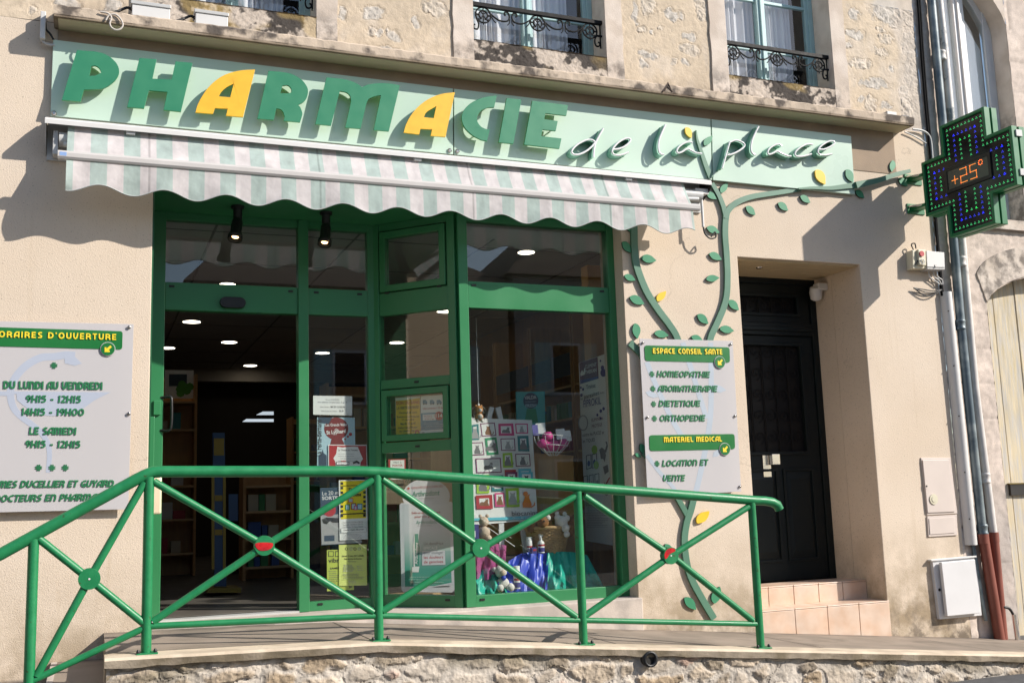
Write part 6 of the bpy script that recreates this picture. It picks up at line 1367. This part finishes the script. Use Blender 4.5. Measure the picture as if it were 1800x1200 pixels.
p.txt('Samedi 19 mars 2011 a 20h30', (601, 978), (639, 977.3), 2.7, 'k', .02); p.txt('Salle des fetes de Souvigne', (605, 983), (636, 982.5), 2.6, 'k', .02); p.lines(610, 632, 986, 987, 1, 'dk', .8); p.lines(603, 625, 992, 1003, 6, 'gr', .9); p.lines(627, 640, 994, 1001, 3, 'gr', .8); p.lines(602, 640, 1008, 1016, 4, 'dk', .8); p.lines(612, 630, 1020, 1023, 2, 'gr', .8)
p.done('poster', 'pale yellow handbill with fine print, lowest right on the narrow pane', 'poster')
# little casement with two posters
p = Poster(PG, -.030); p.base([(695, 699), (738.5, 696), (739.5, 767.5), (696, 769.5)], 'w'); p.poly([(695.5, 704), (710, 703), (725, 701), (738, 699), (739.2, 757), (730, 761), (712, 764), (696, 765)], 'oy'); p.txt('DON DU SANG', (696, 711), (737.5, 709), 5.4, 'r', .03); p.txt('LA FERTE BERNARD', (697.5, 719.5), (736.5, 717), 4.8, 'k', .025)
for s_, y, a, b, h in (('Vendredi 25 mars', 727, 701, 733, 3.6), ('Residence La Plaisance', 734, 698, 737, 3.2), ('77 rue Huitel', 739, 706, 728, 2.6), ('Mardi 12 avril', 746.5, 704, 730, 4), ('Halles Henri Boutier', 753, 700, 734, 3), ('de 15h00 a 19h00', 759, 702, 733, 3)): p.txt(s_, (a, y), (b, y-1.2), h, 'k', .02)
p.circ(733.5, 760, 4.5, 'r', 5); p.circ(733.5, 760, 2, 'oy'); p.done('poster', 'ochre yellow blood donation poster in the small casement of the angled bay', 'poster')
p = Poster(PG, -.030); p.base([(739.5, 696), (782, 693), (784, 763.5), (740, 766.5)], 'w'); p.poly([(740, 726), (783, 724), (783.5, 753.5), (740.2, 756)], 'b')
for x, w_ in ((743, 8), (755.5, 8), (767.5, 9)): p.poly([(x, 703), (x+w_*.6, 702.5), (x+w_, 706), (x+w_, 709), (x, 709.5)], 'b'); p.circ(x+2, 709.8, 1.3, 'k'); p.circ(x+w_-2, 709.5, 1.3, 'k')
p.txt('Une urgence ? 15 ou', (743.5, 719.5), (779, 717.5), 3.4, 'r', .02); p.poly([(743, 728), (766, 727), (766, 738), (743, 739)], 'w'); p.lines(744.5, 764, 730, 736, 3, 'r', .8); p.circ(771.5, 730.5, 7.5, 'r'); p.txt('114', (765.8, 733.5), (777.5, 733), 6.5, 'w', .03); p.lines(745, 780, 742, 751, 4, 'lb', .8); p.txt('e.SMS', (764, 762), (772, 761.5), 2.5, 'b', .02); p.poly([(742, 759), (746, 758.8), (746, 762.5), (742, 762.7)], 'gr')
p.done('poster', 'blue and white emergency number 114 poster in the small casement of the angled bay', 'poster')
P8 = FACE(.98); p = Poster(P8, 0); p.base([(682.5, 807), (713, 806), (713.5, 842), (683, 842)], 'r'); p.poly([(686, 808.5), (710.5, 808), (711, 842), (686.3, 842)], 'w'); p.txt('PRET A', (692, 814), (706, 813.7), 3, 'k'); p.txt('PORTER', (690, 819.5), (708, 819), 3.4, 'r', .02); p.done('notice', 'small red framed card in the angled bay above the handrail', 'notice')
# toothpaste display panel
P9 = PL((2.62, .86, 0), (.985, -.17, 0), (-.17, -.985, 0)); st_ = thing('display_board', 'white framed toothpaste advertising board with an oval top in the angled bay', 'display board', (2.6, .78, -.05))
mb = MB(); fr = [(702, 887), (705, 884), (793, 881), (796, 884), (800.5, 1036), (798, 1041), (709, 1040), (705.5, 1036)]; mb.pq(P9, fr, -.012, 0, I_['lav']); mb.pq(P9, [(749+42*math.cos(t), 872+31*math.sin(t)) for t in np.linspace(0, 6.283, 31)[:-1]], -.010, -.002, I_['lav']); mb.build('board', st_, bevel=.002)
gp = bpy.data.materials.new('green fading print'); gp.use_nodes = True; t = gp.node_tree; bb = t.nodes['Principled BSDF']; tc = t.nodes.new('ShaderNodeTexCoord'); sz = t.nodes.new('ShaderNodeSeparateXYZ'); t.links.new(tc.outputs['Object'], sz.inputs[0]); mr = t.nodes.new('ShaderNodeMapRange'); z_hi = P9.px(750, 930)[1]; z_lo = P9.px(750, 1000)[1]
mr.inputs[1].default_value = z_hi; mr.inputs[2].default_value = z_lo; t.links.new(sz.outputs[2], mr.inputs[0]); mx = t.nodes.new('ShaderNodeMix'); mx.data_type = 'RGBA'; mx.inputs[6].default_value = (.62, .62, .66, 1); mx.inputs[7].default_value = (.05, .30, .23, 1); t.links.new(mr.outputs[0], mx.inputs[0]); t.links.new(mx.outputs[2], bb.inputs['Base Color']); bb.inputs['Roughness'].default_value = .6
p = Poster(P9, .0); I_['fade'] = gp; p.poly([(710, 889), (790, 886), (794, 1028), (712, 1031)], 'fade'); p.circ(718, 858, 2.3, 'r'); p.txt('GENCIVES DOULOUREUSES ?', (723, 859), (781, 855.5), 4, 'r'); p.txt('Arthrodont', (724, 872.5), (773, 869.5), 9.5, 'gg', .01, .2); p.lines(736, 772, 875, 876, 1, 'gr', .8)
p.txt('Enfin un dentifrice efficace', (724, 903), (774, 901), 4, 'r', .01); p.txt('pour vos gencives', (729, 909.5), (772, 908), 4, 'r', .01); p.txt('Arthrodont', (731, 921), (768, 919.5), 7, 'gg', .0, .2); p.lines(733, 768, 923, 924, 1, 'gr', .8)
p.poly([(728.5, 939), (735, 938.5), (736.5, 945), (738.5, 960), (737, 997), (727, 997.5), (726.5, 958)], 'w'); p.poly([(729, 938), (735, 937.5), (735.5, 945), (738, 962), (737, 995), (729.5, 995), (729, 960)], 'gg'); p.poly([(724.5, 996), (737, 995.5), (736, 1005), (724, 1005)], 'w')
vs, fs, x0, x1 = text2d('Arthrodont', .01, 0); a = Vector(P9.px(734, 991, .003)); b = Vector(P9.px(735.5, 953, .003)); uy = (b-a)/(x1-x0); ux = Vector((uy.y, -uy.x)).normalized()*.030/.72
p.mb.add([P9.pt(*(a+uy*(v[0]-x0)-ux*v[1]), .005) for v in vs], fs, I_['w'])
p.poly([(742, 968), (782, 967), (783, 992), (742, 993)], 'lav')
for k, (s_, m) in enumerate((('Un dentifrice', 'dk'), ('EFFICACE', 'w'), ('pour soulager', 'dk'), ('les douleurs', 'r'), ('de gencives', 'r'))): p.txt(s_, (745, 957.5+8*k), (745+(34 if k != 1 else 24), 956.5+8*k), 5.2, m, .005)
p.lines(719, 785, 1013, 1022, 3, 'pg', 1.2); p.poly([(712, 1031), (760, 1030), (780, 1026), (794, 1023), (794, 1028.5)], 'lav'); o = p.mb.build('print', st_, recalc=False)
# wooden backdrops of the window display
def panel(name, label, pts, Y, m, th=.02, cat='panel'):
    mb = MB(); mb.pq(FACE(Y), pts, -th, 0, m); return tag(mb.build(name, bevel=.003), label, cat)
panel('display_backdrop', 'light wood backdrop board behind the toothpaste board in the angled bay', [(757, 770), (800, 765), (805, 1010), (760, 1012)], 1.35, M['oakl'])
panel('display_backdrop', 'honey wood backdrop board behind the cat poster in the shop window', [(834, 790), (1008, 800), (1013, 1010), (836, 1010)], .86, M['oak'])
mb = MB(); mb.box(4.50, 4.54, .31, 1.16, -.05, 2.9, M['oakl']); mb.box(4.30, 4.50, 1.02, 1.16, -.05, 2.9, M['oak']); tag(mb.build('display_side_panel'), 'tall honey wood side panel at the right end of the shop window', 'panel')
mb = MB(); mb.box(2.85, 4.48, .30, .86, -.06, -.03, M['oak']); tag(mb.build('display_floor', bevel=.003), 'wooden display floor of the shop window', 'shelf')
mb = MB(); mb.box(2.25, 2.85, .95, 1.25, -.06, -.02, M['oakl']); tag(mb.build('display_plinth', bevel=.003), 'low light wood plinth under the toothpaste board', 'plinth')
# tall banner on the side panel
PS = PL((4.27, 0, 0), (0, -1, 0), (-1, 0, 0))
def sx_(x, y): return (x, y)
p = Poster(PS, .0); p.base([(1017, 638), (1065.5, 621), (1077, 958), (1030, 950)], 'w'); p.poly([(1018, 638), (1050.5, 627), (1052, 661), (1019.5, 668)], 'bord'); p.poly([(1019.5, 668), (1052, 661), (1052.3, 665), (1019.8, 675)], 'nv'); p.txt('CLEMENT', (1028.5, 648), (1048.5, 643), 6.5, 'w'); p.txt('THEKAN', (1028.5, 657.5), (1048.5, 653), 6.5, 'w', .01); p.poly([(1020, 656), (1023, 650), (1026, 654), (1027, 646), (1029, 648), (1028, 658), (1020.5, 661)], 'w')
for x, y, r in ((1059, 646, 4), (1060.5, 655, 7), (1055.5, 634, 2), (1021, 681, 2.2), (1025, 684, 2.4), (1022, 694, 3), (1056, 722, 3.2), (1061, 718, 3), (1050, 729, 2.5), (1056, 735, 2.4)): p.circ(x, y, r*.75, 'nv', r)
p.txt('Traitez', (1030.5, 684), (1047, 680), 7.5, 'k', .005); p.txt('parasites', (1027, 701), (1053, 693), 7.5, 'k', .005); p.txt('les', (1020.5, 703), (1025, 702), 4, 'dk'); p.txt('avec', (1054.5, 692), (1062.5, 690.5), 4, 'dk'); p.txt('FIPROKIL', (1026, 716), (1056.5, 709.5), 13, 'nv', .005)
p.ring([(1025+9*math.cos(t_), 743+14*math.sin(t_)) for t_ in np.linspace(0, 6.28, 15)[:-1]], 2, 'gr'); p.txt('ELIMINE et', (1040, 741), (1060.5, 737), 6, 'bord'); p.txt('PROTEGE', (1040.5, 752), (1058.5, 748), 6, 'bord'); p.txt('contre les PUCES et', (1024, 767), (1062, 762), 6, 'k'); p.txt('les TIQUES', (1024.5, 778), (1045.5, 775), 6, 'k')
p.poly([(1053, 790), (1058, 786), (1063, 790), (1065, 800), (1063, 812), (1060, 806), (1056, 806), (1055, 797)], 'dk'); p.poly([(1063, 792), (1066, 782), (1064, 775), (1067, 776), (1068.5, 784), (1065, 796)], 'dk'); p.circ(1045, 790, 5, 'lg', 8)
for x, y in ((1030, 800), (1040, 798)): p.ring([(x, y), (x+9, y-2), (x+10, y+22), (x+1, y+25)], 1.2, 'k'); p.circ(x+5, y+14, 2.6, 'nv', 5)
p.circ(1048, 817, 4.5, 'lg', 7); p.poly([(1060, 820), (1068, 816), (1070, 828), (1063, 834)], 'dk')
for k in range(3): p.ring([(1025+10*k, 837-2*k), (1033+10*k, 835-2*k), (1034+10*k, 862-2*k), (1026+10*k, 864-2*k)], 1.1, 'k'); p.circ(1030+10*k, 852-2*k, 2.2, 'gr', 5)
p.poly([(1061, 846), (1064, 850), (1071, 838), (1072, 840), (1064, 855)], 'r'); p.circ(1066, 866, 3.5, 'gr', 5); p.lines(1030, 1069, 884, 925, 15, 'gr', .9); p.done('banner', 'tall white flea treatment banner with a dark red heading at the right of the window', 'banner')
mb = MB(); mb.pq(PS, [(1066, 620), (1075, 617), (1088, 962), (1079, 962)], -.01, -.002, I_['lg']); vs, fs, x0, x1 = text2d('VERMIFUGES', .0, 0); a = Vector(PS.px(1079.5, 836, .0)); b = Vector(PS.px(1073, 738, .0)); uy = (b-a)/(x1-x0); ux = Vector((uy.y, -uy.x)).normalized()*.06/.72
mb.add([PS.pt(*(a+uy*(v[0]-x0)-ux*v[1]), .0) for v in vs], fs, I_['ly']); tag(mb.build('shelf_strip', recalc=False), 'narrow lime green strip with vertical lettering beside the tall banner', 'sign')
# teal card further back
P10 = FACE(1.06); p = Poster(P10, 0); p.base([(906.5, 688.5), (957.5, 687.5), (959, 765), (908, 765)], 'tl'); p.circ(933, 704, 13.5, 'nb', 14); p.txt('VALDA', (922.5, 702), (943, 700.5), 6.5, 'w', .01); p.txt('La Respiration', (924, 707), (942, 706), 2.2, 'lb'); p.txt('FRESH', (924, 715.5), (943, 714.5), 5.5, 'lb', .02); p.poly([(926, 718), (942, 718), (946, 742), (922, 742)], 'g'); p.done('poster', 'teal card with a dark round badge behind the cat poster in the window', 'poster')
# easel with the cat poster
PE = PL((2.85, .60, 0), (1, 0, 0), (0, -1, .10)); es = thing('easel', 'white wooden easel holding the cat poster in the shop window', 'easel', (3.1, .55, -.03))
for q in ([(861, 714), (869, 716), (862, 742), (854, 742)], [(871, 716), (880, 714), (886, 742), (878, 742)], [(877, 915), (886, 915), (887, 965), (878, 966)], [(913, 910), (924, 910), (931, 975), (922, 977)]):
    mb = MB(); mb.pq(PE, q, -.03, -.006, M['white']); mb.build('leg', es, bevel=.003)
p = Poster(PE, .0)
p.base([(800, 733), (935, 738), (945, 913), (803, 925)], 'w')
ZA = lambda x, y: (800+x*.17222, 660+y*.17222); ZB = lambda x, y: (800+x*.18333, 840+y*.18333)
def cat(cx, cy, s, m, kind):
    P_ = [(-.30, .5), (-.34, .2), (-.2, -.1), (-.16, -.25), (-.22, -.5), (-.08, -.40), (.06, -.40), (.2, -.5), (.16, -.22), (.24, -.02), (.34, .25), (.30, .5)] if kind == 0 else [(-.5, .32), (-.48, .05), (-.3, -.08), (-.05, -.05), (.12, -.22), (.12, -.42), (.24, -.32), (.36, -.42), (.42, -.2), (.36, 0), (.5, .2), (.45, .34)]
    p.poly([(cx+x*s, cy+y*s) for x, y in P_], m)
    if kind == 0: p.poly([(cx+s*x, cy+s*y) for x, y in ((.28, .45), (.5, .3), (.52, .12), (.58, .12), (.58, .34), (.32, .52))], m)
rc = random.Random(4)
FRM = [(ZA, [(160, 505), (238, 492), (248, 655), (165, 660)], 't', 4), (ZA, [(255, 487), (405, 478), (422, 612), (272, 622)], 'pu', 1.8), (ZA, [(440, 490), (592, 486), (605, 612), (445, 613)], 'p', 4.5), (ZA, [(612, 488), (742, 488), (746, 590), (620, 590)], 'p', 2), (ZA, [(160, 682), (283, 677), (300, 808), (160, 815)], 'pu', 1.8), (ZA, [(303, 637), (422, 627), (445, 803), (325, 810)], 'g', 4.5), (ZA, [(462, 640), (610, 637), (617, 767), (470, 765)], 'pu', 1.6), (ZA, [(635, 614), (748, 611), (760, 774), (645, 770)], 't', 5), (ZA, [(208, 845), (465, 838), (476, 988), (218, 993)], 'pu', 1.8), (ZA, [(485, 790), (582, 785), (594, 935), (490, 938)], 'lg', 4), (ZA, [(613, 797), (762, 793), (772, 922), (620, 928)], 'pu', 1.6), (ZA, [(505, 960), (620, 957), (632, 1125), (512, 1125)], 'r', 5), (ZA, [(645, 950), (775, 947), (785, 1135), (655, 1135)], 'cy', 4.5),
 (ZB, [(203, -30), (325, -35), (328, 143), (208, 147)], 'lg', 4.5), (ZB, [(350, -25), (462, -30), (464, 122), (354, 127)], 't', 4.5), (ZB, [(484, -60), (596, -60), (596, 72), (486, 76)], 'pu', 4), (ZB, [(620, -60), (745, -60), (748, 80), (622, 84)], 'cy', 4), (ZB, [(198, 165), (355, 158), (362, 292), (207, 296)], 'r', 6), (ZB, [(378, 142), (472, 138), (478, 270), (386, 274)], 'p', 3), (ZB, [(483, 97), (610, 92), (620, 272), (495, 278)], 'lg', 5)]
for i, (Z, q, c, t_) in enumerate(FRM):
    q = [Z(*v) for v in q]; p.ring(q, t_, c); cx = sum(v[0] for v in q)/4; cy = sum(v[1] for v in q)/4; hh = max(v[1] for v in q)-min(v[1] for v in q); cat(cx, cy+hh*.05, hh*.66, rc.choice(('dk', 'gr', 'br', 'dk', 'k', 'gr')), i % 3 == 2)
cat(*ZB(690, 215), 24, 'o', 0); p.circ(*ZB(675, 150), 4.3, 'o'); p.txt('Chats', ZA(348, 890), ZA(438, 888), 5.5, 'lav'); p.txt('de race', ZA(350, 922), ZA(446, 918), 5, 'lav')
p.txt('biocanina', ZB(545, 360), ZB(800, 352), 8.5, 'dk', .012); p.poly([ZB(100, 388), ZB(815, 358), ZB(817, 392), ZB(100, 410)], 'cy'); p.txt('Gros de confiance', ZB(552, 391), ZB(790, 382), 3.6, 'w')
p.done('poster', 'white poster of cats in coloured frames standing on the easel', 'poster')
# basket, bottles, toys, cloths
DYp = .34
def pt_(x, y, Y=DYp): return at(x, y, Y)
# draped cloths
def drape(name, label, pts, Y0, m, seed, amp=.040, depth=.13):
    """cloth falling from an upper edge to a lower one, with folds"""
    top, bot = pts; nT = 30; rows = []; rnd = random.Random(seed); ph = [rnd.random()*6 for _ in range(4)]
    tp = crv(top, 8); bt = crv(bot, 8); res = lambda L: [L[int(i*(len(L)-1)/nT)] for i in range(nT+1)]; tp = res(tp); bt = res(bt); nv = 16
    for j in range(nv+1):
        t = j/nv; row = []
        for i in range(nT+1):
            x = tp[i][0]*(1-t)+bt[i][0]*t; y = tp[i][1]*(1-t)+bt[i][1]*t; s = i/nT
            f = math.sin(s*17+ph[0]+t*2.2)+.6*math.sin(s*31+ph[1]-t*4)+.5*math.sin(s*9+t*7+ph[2])+.35*math.sin(s*53+t*11+ph[3])
            row.append(tuple(at(x, y, Y0+depth*(1-t)**1.5-.02-amp*.5*f*(.35+.65*t))))
        rows.append(row)
    mb = MB(); mb.grid(rows, m); return tag(mb.build(name, recalc=False), label, 'cloth')
cm = lambda n, c: mat(n, c, .38, var=.06, vs=10, bump=.25, bs=25)
M['bluesatin'] = cm('royal blue satin', (.04, .075, .55)); M['tealsatin'] = cm('teal satin', (.02, .42, .32)); M['tulle'] = see_through('pink tulle', (.75, .16, .45), .35, .8, .3)
drape('draped_cloth', 'royal blue satin cloth draped over the low stand in the middle of the window', ([(895, 985), (918, 972), (945, 970), (965, 971)], [(868, 1038), (905, 1042), (940, 1040), (962, 1036)]), .36, M['bluesatin'], 3)
drape('draped_cloth', 'teal satin cloth hanging below the wicker basket', ([(962, 971), (985, 969), (1010, 970), (1032, 975)], [(958, 1037), (990, 1038), (1025, 1034), (1062, 1031)]), .35, M['tealsatin'], 8, .055)
drape('draped_cloth', 'teal satin cloth crumpled in the left corner of the window', ([(822, 1008), (850, 1000), (868, 998), (874, 1004)], [(822, 1044), (855, 1044), (880, 1042), (897, 1041)]), .36, M['tealsatin'], 12, .055, .12)
drape('draped_cloth', 'pink tulle hanging beside the easel leg behind the railing boss', ([(832, 960), (850, 955), (870, 955), (890, 958)], [(824, 1012), (850, 1020), (872, 1010), (888, 1000)]), .42, M['tulle'], 5, .05, .06)
mb = MB(); a = at(893, 1035, .44); b = at(1032, 1035, .44); zt_ = at(960, 972, .44).z; mb.box(a.x, b.x, .50, .80, -.03, zt_-.015, M['shopdark']); tag(mb.build('display_stand_block', bevel=.01), 'low dark block under the draped cloths of the window', 'stand')
# wicker basket with soft toys
M['wicker'] = mat('wicker', (.48, .31, .145), .6, var=.25, vs=30, bump=.4, bs=40); bs_ = thing('wicker_basket', 'round wicker basket full of soft toys on the teal cloth', 'basket', tuple(at(970, 972, .5)))
cB = at(970, 970, .52); rT = (at(1005, 925, .5).x-at(935, 925, .5).x)/2; rB = rT*.72; hB = at(970, 928, .5).z-cB.z; cB = Vector((cB.x, .60, cB.z))
mb = MB(); nst = 22; nl = 15
for i in range(nl):
    t = i/(nl-1); rr = rB+(rT-rB)*t; mb.tube([tuple(cB+Vector(((rr+.008*(1 if (k+i) % 2 else -1))*math.cos(2*math.pi*k/(nst*2)), (rr+.008*(1 if (k+i) % 2 else -1))*math.sin(2*math.pi*k/(nst*2)), hB*t))) for k in range(nst*2)], hB/nl*.56, M['wicker'], 6, closed=True)
for k in range(nst): q = 2*math.pi*(k+.5)/nst; mb.tube([tuple(cB+Vector((rB*math.cos(q), rB*math.sin(q), 0))), tuple(cB+Vector((rT*math.cos(q), rT*math.sin(q), hB)))], .006, M['wicker'], 5)
mb.tube([tuple(cB+Vector(((rT+.008)*math.cos(q), (rT+.008)*math.sin(q), hB+.008))) for q in np.linspace(0, 2*math.pi, 36)[:-1]], .016, M['wicker'], 7, closed=True); mb.build('weave', bs_)
def fluff(name, label, c, r, m, parts, extra=()):
    t = thing(name, label, 'soft toy', tuple(c)); mb = MB(); rnd = random.Random(int(r*1000))
    for (dx, dy, dz, rr, m2) in parts: mb.ball(Vector(c)+Vector((dx, dy, dz)), rr, M[m2 or m], 12, 8, jit=.12, seed=rnd.randint(0, 99))
    mb.build('body', t, recalc=False)
    for nm, items in extra:
        mb = MB()
        for (dx, dy, dz, rr, m2) in items: mb.ball(Vector(c)+Vector((dx, dy, dz)), rr, M[m2 or m], 10, 6)
        mb.build(nm, t, recalc=False)
    return t
M['furb'] = mat('brown plush', (.24, .11, .04), .95, var=.35, vs=30, bump=1, bs=90); M['furw'] = mat('white plush', (.70, .66, .62), .95, var=.15, vs=30, bump=1, bs=90); M['furc'] = mat('cream plush', (.62, .48, .38), .95, var=.15, vs=30, bump=1, bs=90); M['furo'] = mat('ginger plush', (.55, .23, .06), .9, var=.2, vs=30, bump=.8, bs=90)
zB = cB.z+hB
fluff('soft_toy', 'brown plush dog lying in the wicker basket', (cB.x-.06, .52, zB+.03), .09, 'furb', [(0, 0, 0, .085, None), (-.09, .02, -.01, .06, None), (-.04, -.06, .025, .055, None), (.05, -.02, .05, .05, None)], [('ear', [(-.10, -.03, .03, .03, 'furb'), (.0, -.08, .06, .026, 'furw')]), ('eye', [(-.05, -.115, .035, .008, 'black')])])
fluff('soft_toy', 'white plush rabbit hanging over the rim of the wicker basket', (cB.x+.06, .44, zB+.03), .07, 'furw', [(0, 0, .02, .055, None), (.02, -.04, -.03, .035, None), (.025, -.05, -.08, .026, None), (-.03, 0, .055, .03, None), (.05, 0, .05, .03, None)], [('ear', [(-.03, .01, .09, .02, None), (.04, .01, .085, .02, None)])])
fluff('soft_toy', 'brown plush bear behind the white rabbit in the basket', (cB.x+.17, .56, zB+.0), .08, 'furb', [(0, 0, 0, .08, None), (.03, -.03, .045, .05, None)], [('ear', [(.0, -.02, .095, .018, None), (.06, -.02, .09, .018, None)])])
c = at(851, 935, .46); fluff('soft_toy', 'cream plush toy standing at the left edge of the window beside a dark blue box', tuple(c), .06, 'furc', [(0, 0, 0, .05, None), (0, 0, .085, .042, None), (.03, -.01, -.05, .03, None)], [('ear', [(-.03, 0, .13, .016, None), (.03, 0, .13, .016, None)])])
c = at(884, 1022, .37); fluff('soft_toy', 'white plush lamb sitting on the blue cloth at the front of the window', tuple(c), .06, 'furw', [(0, 0, -.01, .05, None), (-.02, -.01, .085, .05, None), (.05, -.03, -.045, .035, None), (-.04, -.04, -.045, .03, None), (-.02, -.05, .075, .025, 'furc')], [('ear', [(-.07, 0, .10, .02, None), (.03, 0, .10, .02, None)]), ('bow', [(-.01, -.045, .035, .022, 'bluesatin')])])
mb = MB(); a = at(840, 921, .44); b = at(833, 950, .44); mb.box(b.x-.02, a.x+.0, .42, .48, b.z, a.z, I_['nv']); mb.box(b.x-.015, a.x-.03, .417, .42, b.z+.03, a.z-.05, I_['w']); tag(mb.build('toy_box', bevel=.003), 'dark blue box at the left edge of the window behind the handrail brace', 'box')
# bottles
M['plw'] = mat('white plastic bottle', (.74, .74, .73), .3, var=.03)
def bottle(label, x, yb, yt, Y, rpx, kind):
    c = at(x, yb, Y); h = at(x, yt, Y).z-c.z; r = at(x+rpx, yb, Y).x-c.x; t = thing('bottle', label, 'bottle', tuple(c)); mb = MB()
    if kind == 'spray': mb.lathe(c, [(r, 0), (r, h*.52), (r*.8, h*.6), (r*.35, h*.68), (r*.35, h*.74)], M['plw'], 14)
    else: mb.lathe(c, [(r*.96, 0), (r, h*.03), (r, h*.74), (r*.92, h*.76)], M['plw'], 14)
    mb.build('body', t)
    mb = MB()
    if kind == 'spray': mb.box(c.x-r*.5, c.x+r*1.5, c.y-r*.4, c.y+r*.4, c.z+h*.86, c.z+h, M['plw']); mb.tube([(c.x, c.y, c.z+h*.72), (c.x-r*.2, c.y, c.z+h*.9)], r*.5, M['plw'], 8); mb.tube([(c.x+r*.6, c.y, c.z+h*.86), (c.x+r*1.0, c.y, c.z+h*.76)], r*.2, M['plw'], 6)
    else: mb.lathe(c+Vector((0, 0, h*.76)), [(r*.96, 0), (r*.96, h*.22), (r*.8, h*.24)], M['paper'], 14)
    mb.build('cap', t)
    mb = MB(); q = [(c.x+r*1.02*math.cos(a), c.y+r*1.02*math.sin(a)) for a in np.linspace(math.pi*1.05, math.pi*1.95, 9)]
    mb.grid([[(x_, y_, c.z+h*z) for x_, y_ in q] for z in (.06, .28)], I_['nv']); mb.grid([[(x_, y_, c.z+h*z) for x_, y_ in q] for z in (.36, .46)], I_['r']); mb.build('label_print', t, recalc=False)
bottle('white spray bottle with a red and blue label in front of the wicker basket', 951.5, 971, 938, .47, 5.5, 'spray')
bottle('white tall bottle left of the spray bottle, at the foot of the basket', 931, 972, 943, .52, 5, 'x')
bottle('white bottle standing on the blue cloth beside the white lamb', 909, 1034, 994, .34, 5.5, 'x')
mb = MB(); a = at(934, 962, .40); b = at(943, 972, .40); mb.box(a.x, b.x, .39, .43, b.z, a.z, I_['nv']); mb.box(a.x+.01, b.x-.004, .388, .391, b.z+.02, a.z-.012, I_['r']); tag(mb.build('medicine_box', bevel=.002), 'small dark blue and red medicine box between the two white bottles', 'box')
mb = MB(); mb.tube([tuple(at(858, 927, .38)), tuple(at(905, 960, .38))], .0035, M['white'], 6); tag(mb.build('wand'), 'thin white stick slanting down in front of the easel', 'stick')
# hanging globe with a cat toy
gb = thing('hanging_globe', 'clear plastic globe with a ginger cat toy hanging at the left of the window', 'ornament', tuple(at(842, 727, .44)))
c = at(841.5, 726, .44); M['clear'] = glass('clear plastic', (.96, .96, .96), 1.6); r = at(855, 726, .44).x-c.x
mb = MB(); mb.ball(c, r, M['clear'], 24, 16); mb.build('globe', gb); mb = MB(); mb.tube([tuple(c+Vector((0, 0, r))), (c.x, c.y, 2.25)], .002, M['white'], 5); mb.lathe(c+Vector((0, 0, r-.004)), [(.012, 0), (.008, .014), (.003, .018)], M['white'], 8); mb.build('thread', gb)
mb = MB(); mb.ball(c+Vector((0, 0, -.03)), .038, M['furo'], 12, 8, jit=.1); mb.ball(c+Vector((0, -.01, .03)), .034, M['furo'], 12, 8, jit=.1); mb.ball(c+Vector((0, -.035, -.03)), .022, M['furw'], 10, 6); mb.ball(c+Vector((0, -.04, .022)), .014, M['furw'], 10, 6)
for s in (-1, 1): mb.ball(c+Vector((s*.024, 0, .058)), .011, M['furo'], 8, 5); mb.ball(c+Vector((s*.02, -.02, -.062)), .016, M['furw'], 8, 5); mb.ball(c+Vector((s*.011, -.04, .038)), .004, M['black'], 6, 4)
mb.build('cat_toy', gb, recalc=False)
# wire basket with pink packs
wbk = thing('wire_basket', 'white wire basket full of pink packets hanging right of the cat poster', 'basket', tuple(at(970, 770, .45)))
cW = at(971, 766, .45); wx = at(1003, 766, .45).x-cW.x; M['wire'] = mat('white wire', (.62, .62, .64), .4)
mb = MB(); hz = at(971, 766, .45).z-at(971, 799, .45).z
for t in (0, .5, .85):
    k = math.cos(t*1.3); mb.tube([(cW.x+wx*k*math.cos(q), cW.y+.11*k*math.sin(q), cW.z-hz*t+.03*(1-t)*math.cos(q)*-1*.6) for q in np.linspace(0, 2*math.pi, 28)[:-1]], .003, M['wire'], 5, closed=True)
for q in np.linspace(0, 2*math.pi, 15)[:-1]: mb.tube([(cW.x+wx*math.cos(t*1.3)*math.cos(q), cW.y+.11*math.cos(t*1.3)*math.sin(q), cW.z-hz*t) for t in (0, .3, .6, .85, 1.05)], .0025, M['wire'], 5)
mb.build('wires', wbk)
M['pinkp'] = mat('pink packet', (.50, .04, .22), .45, var=.2, vs=25); mb = MB(); rnd = random.Random(2)
for k in range(9): mb.ball((cW.x+(rnd.random()-.5)*wx*1.3, cW.y+(rnd.random()-.5)*.08, cW.z-.03-rnd.random()*hz*.45+(.05 if k > 5 else 0)), .035+.015*rnd.random(), M['pinkp'], 9, 6, sx=1.3, jit=.25, seed=k)
mb.build('packets', wbk, recalc=False); mb = MB()
for k, (x, y, m) in enumerate(((951, 752, 'w'), (986, 762, 'w'), (997, 765, 'w'), (943, 755, 'nv'))):
    q = at(x, y, .45); mb.prism(PL(q, (1, .2*k-.3, 0), (.2*k-.3, -1, .15)), [(-.04, -.05), (.04, -.045), (.035, .045), (-.045, .04)], -.003, 0, I_[m])
mb.build('price_card', wbk)
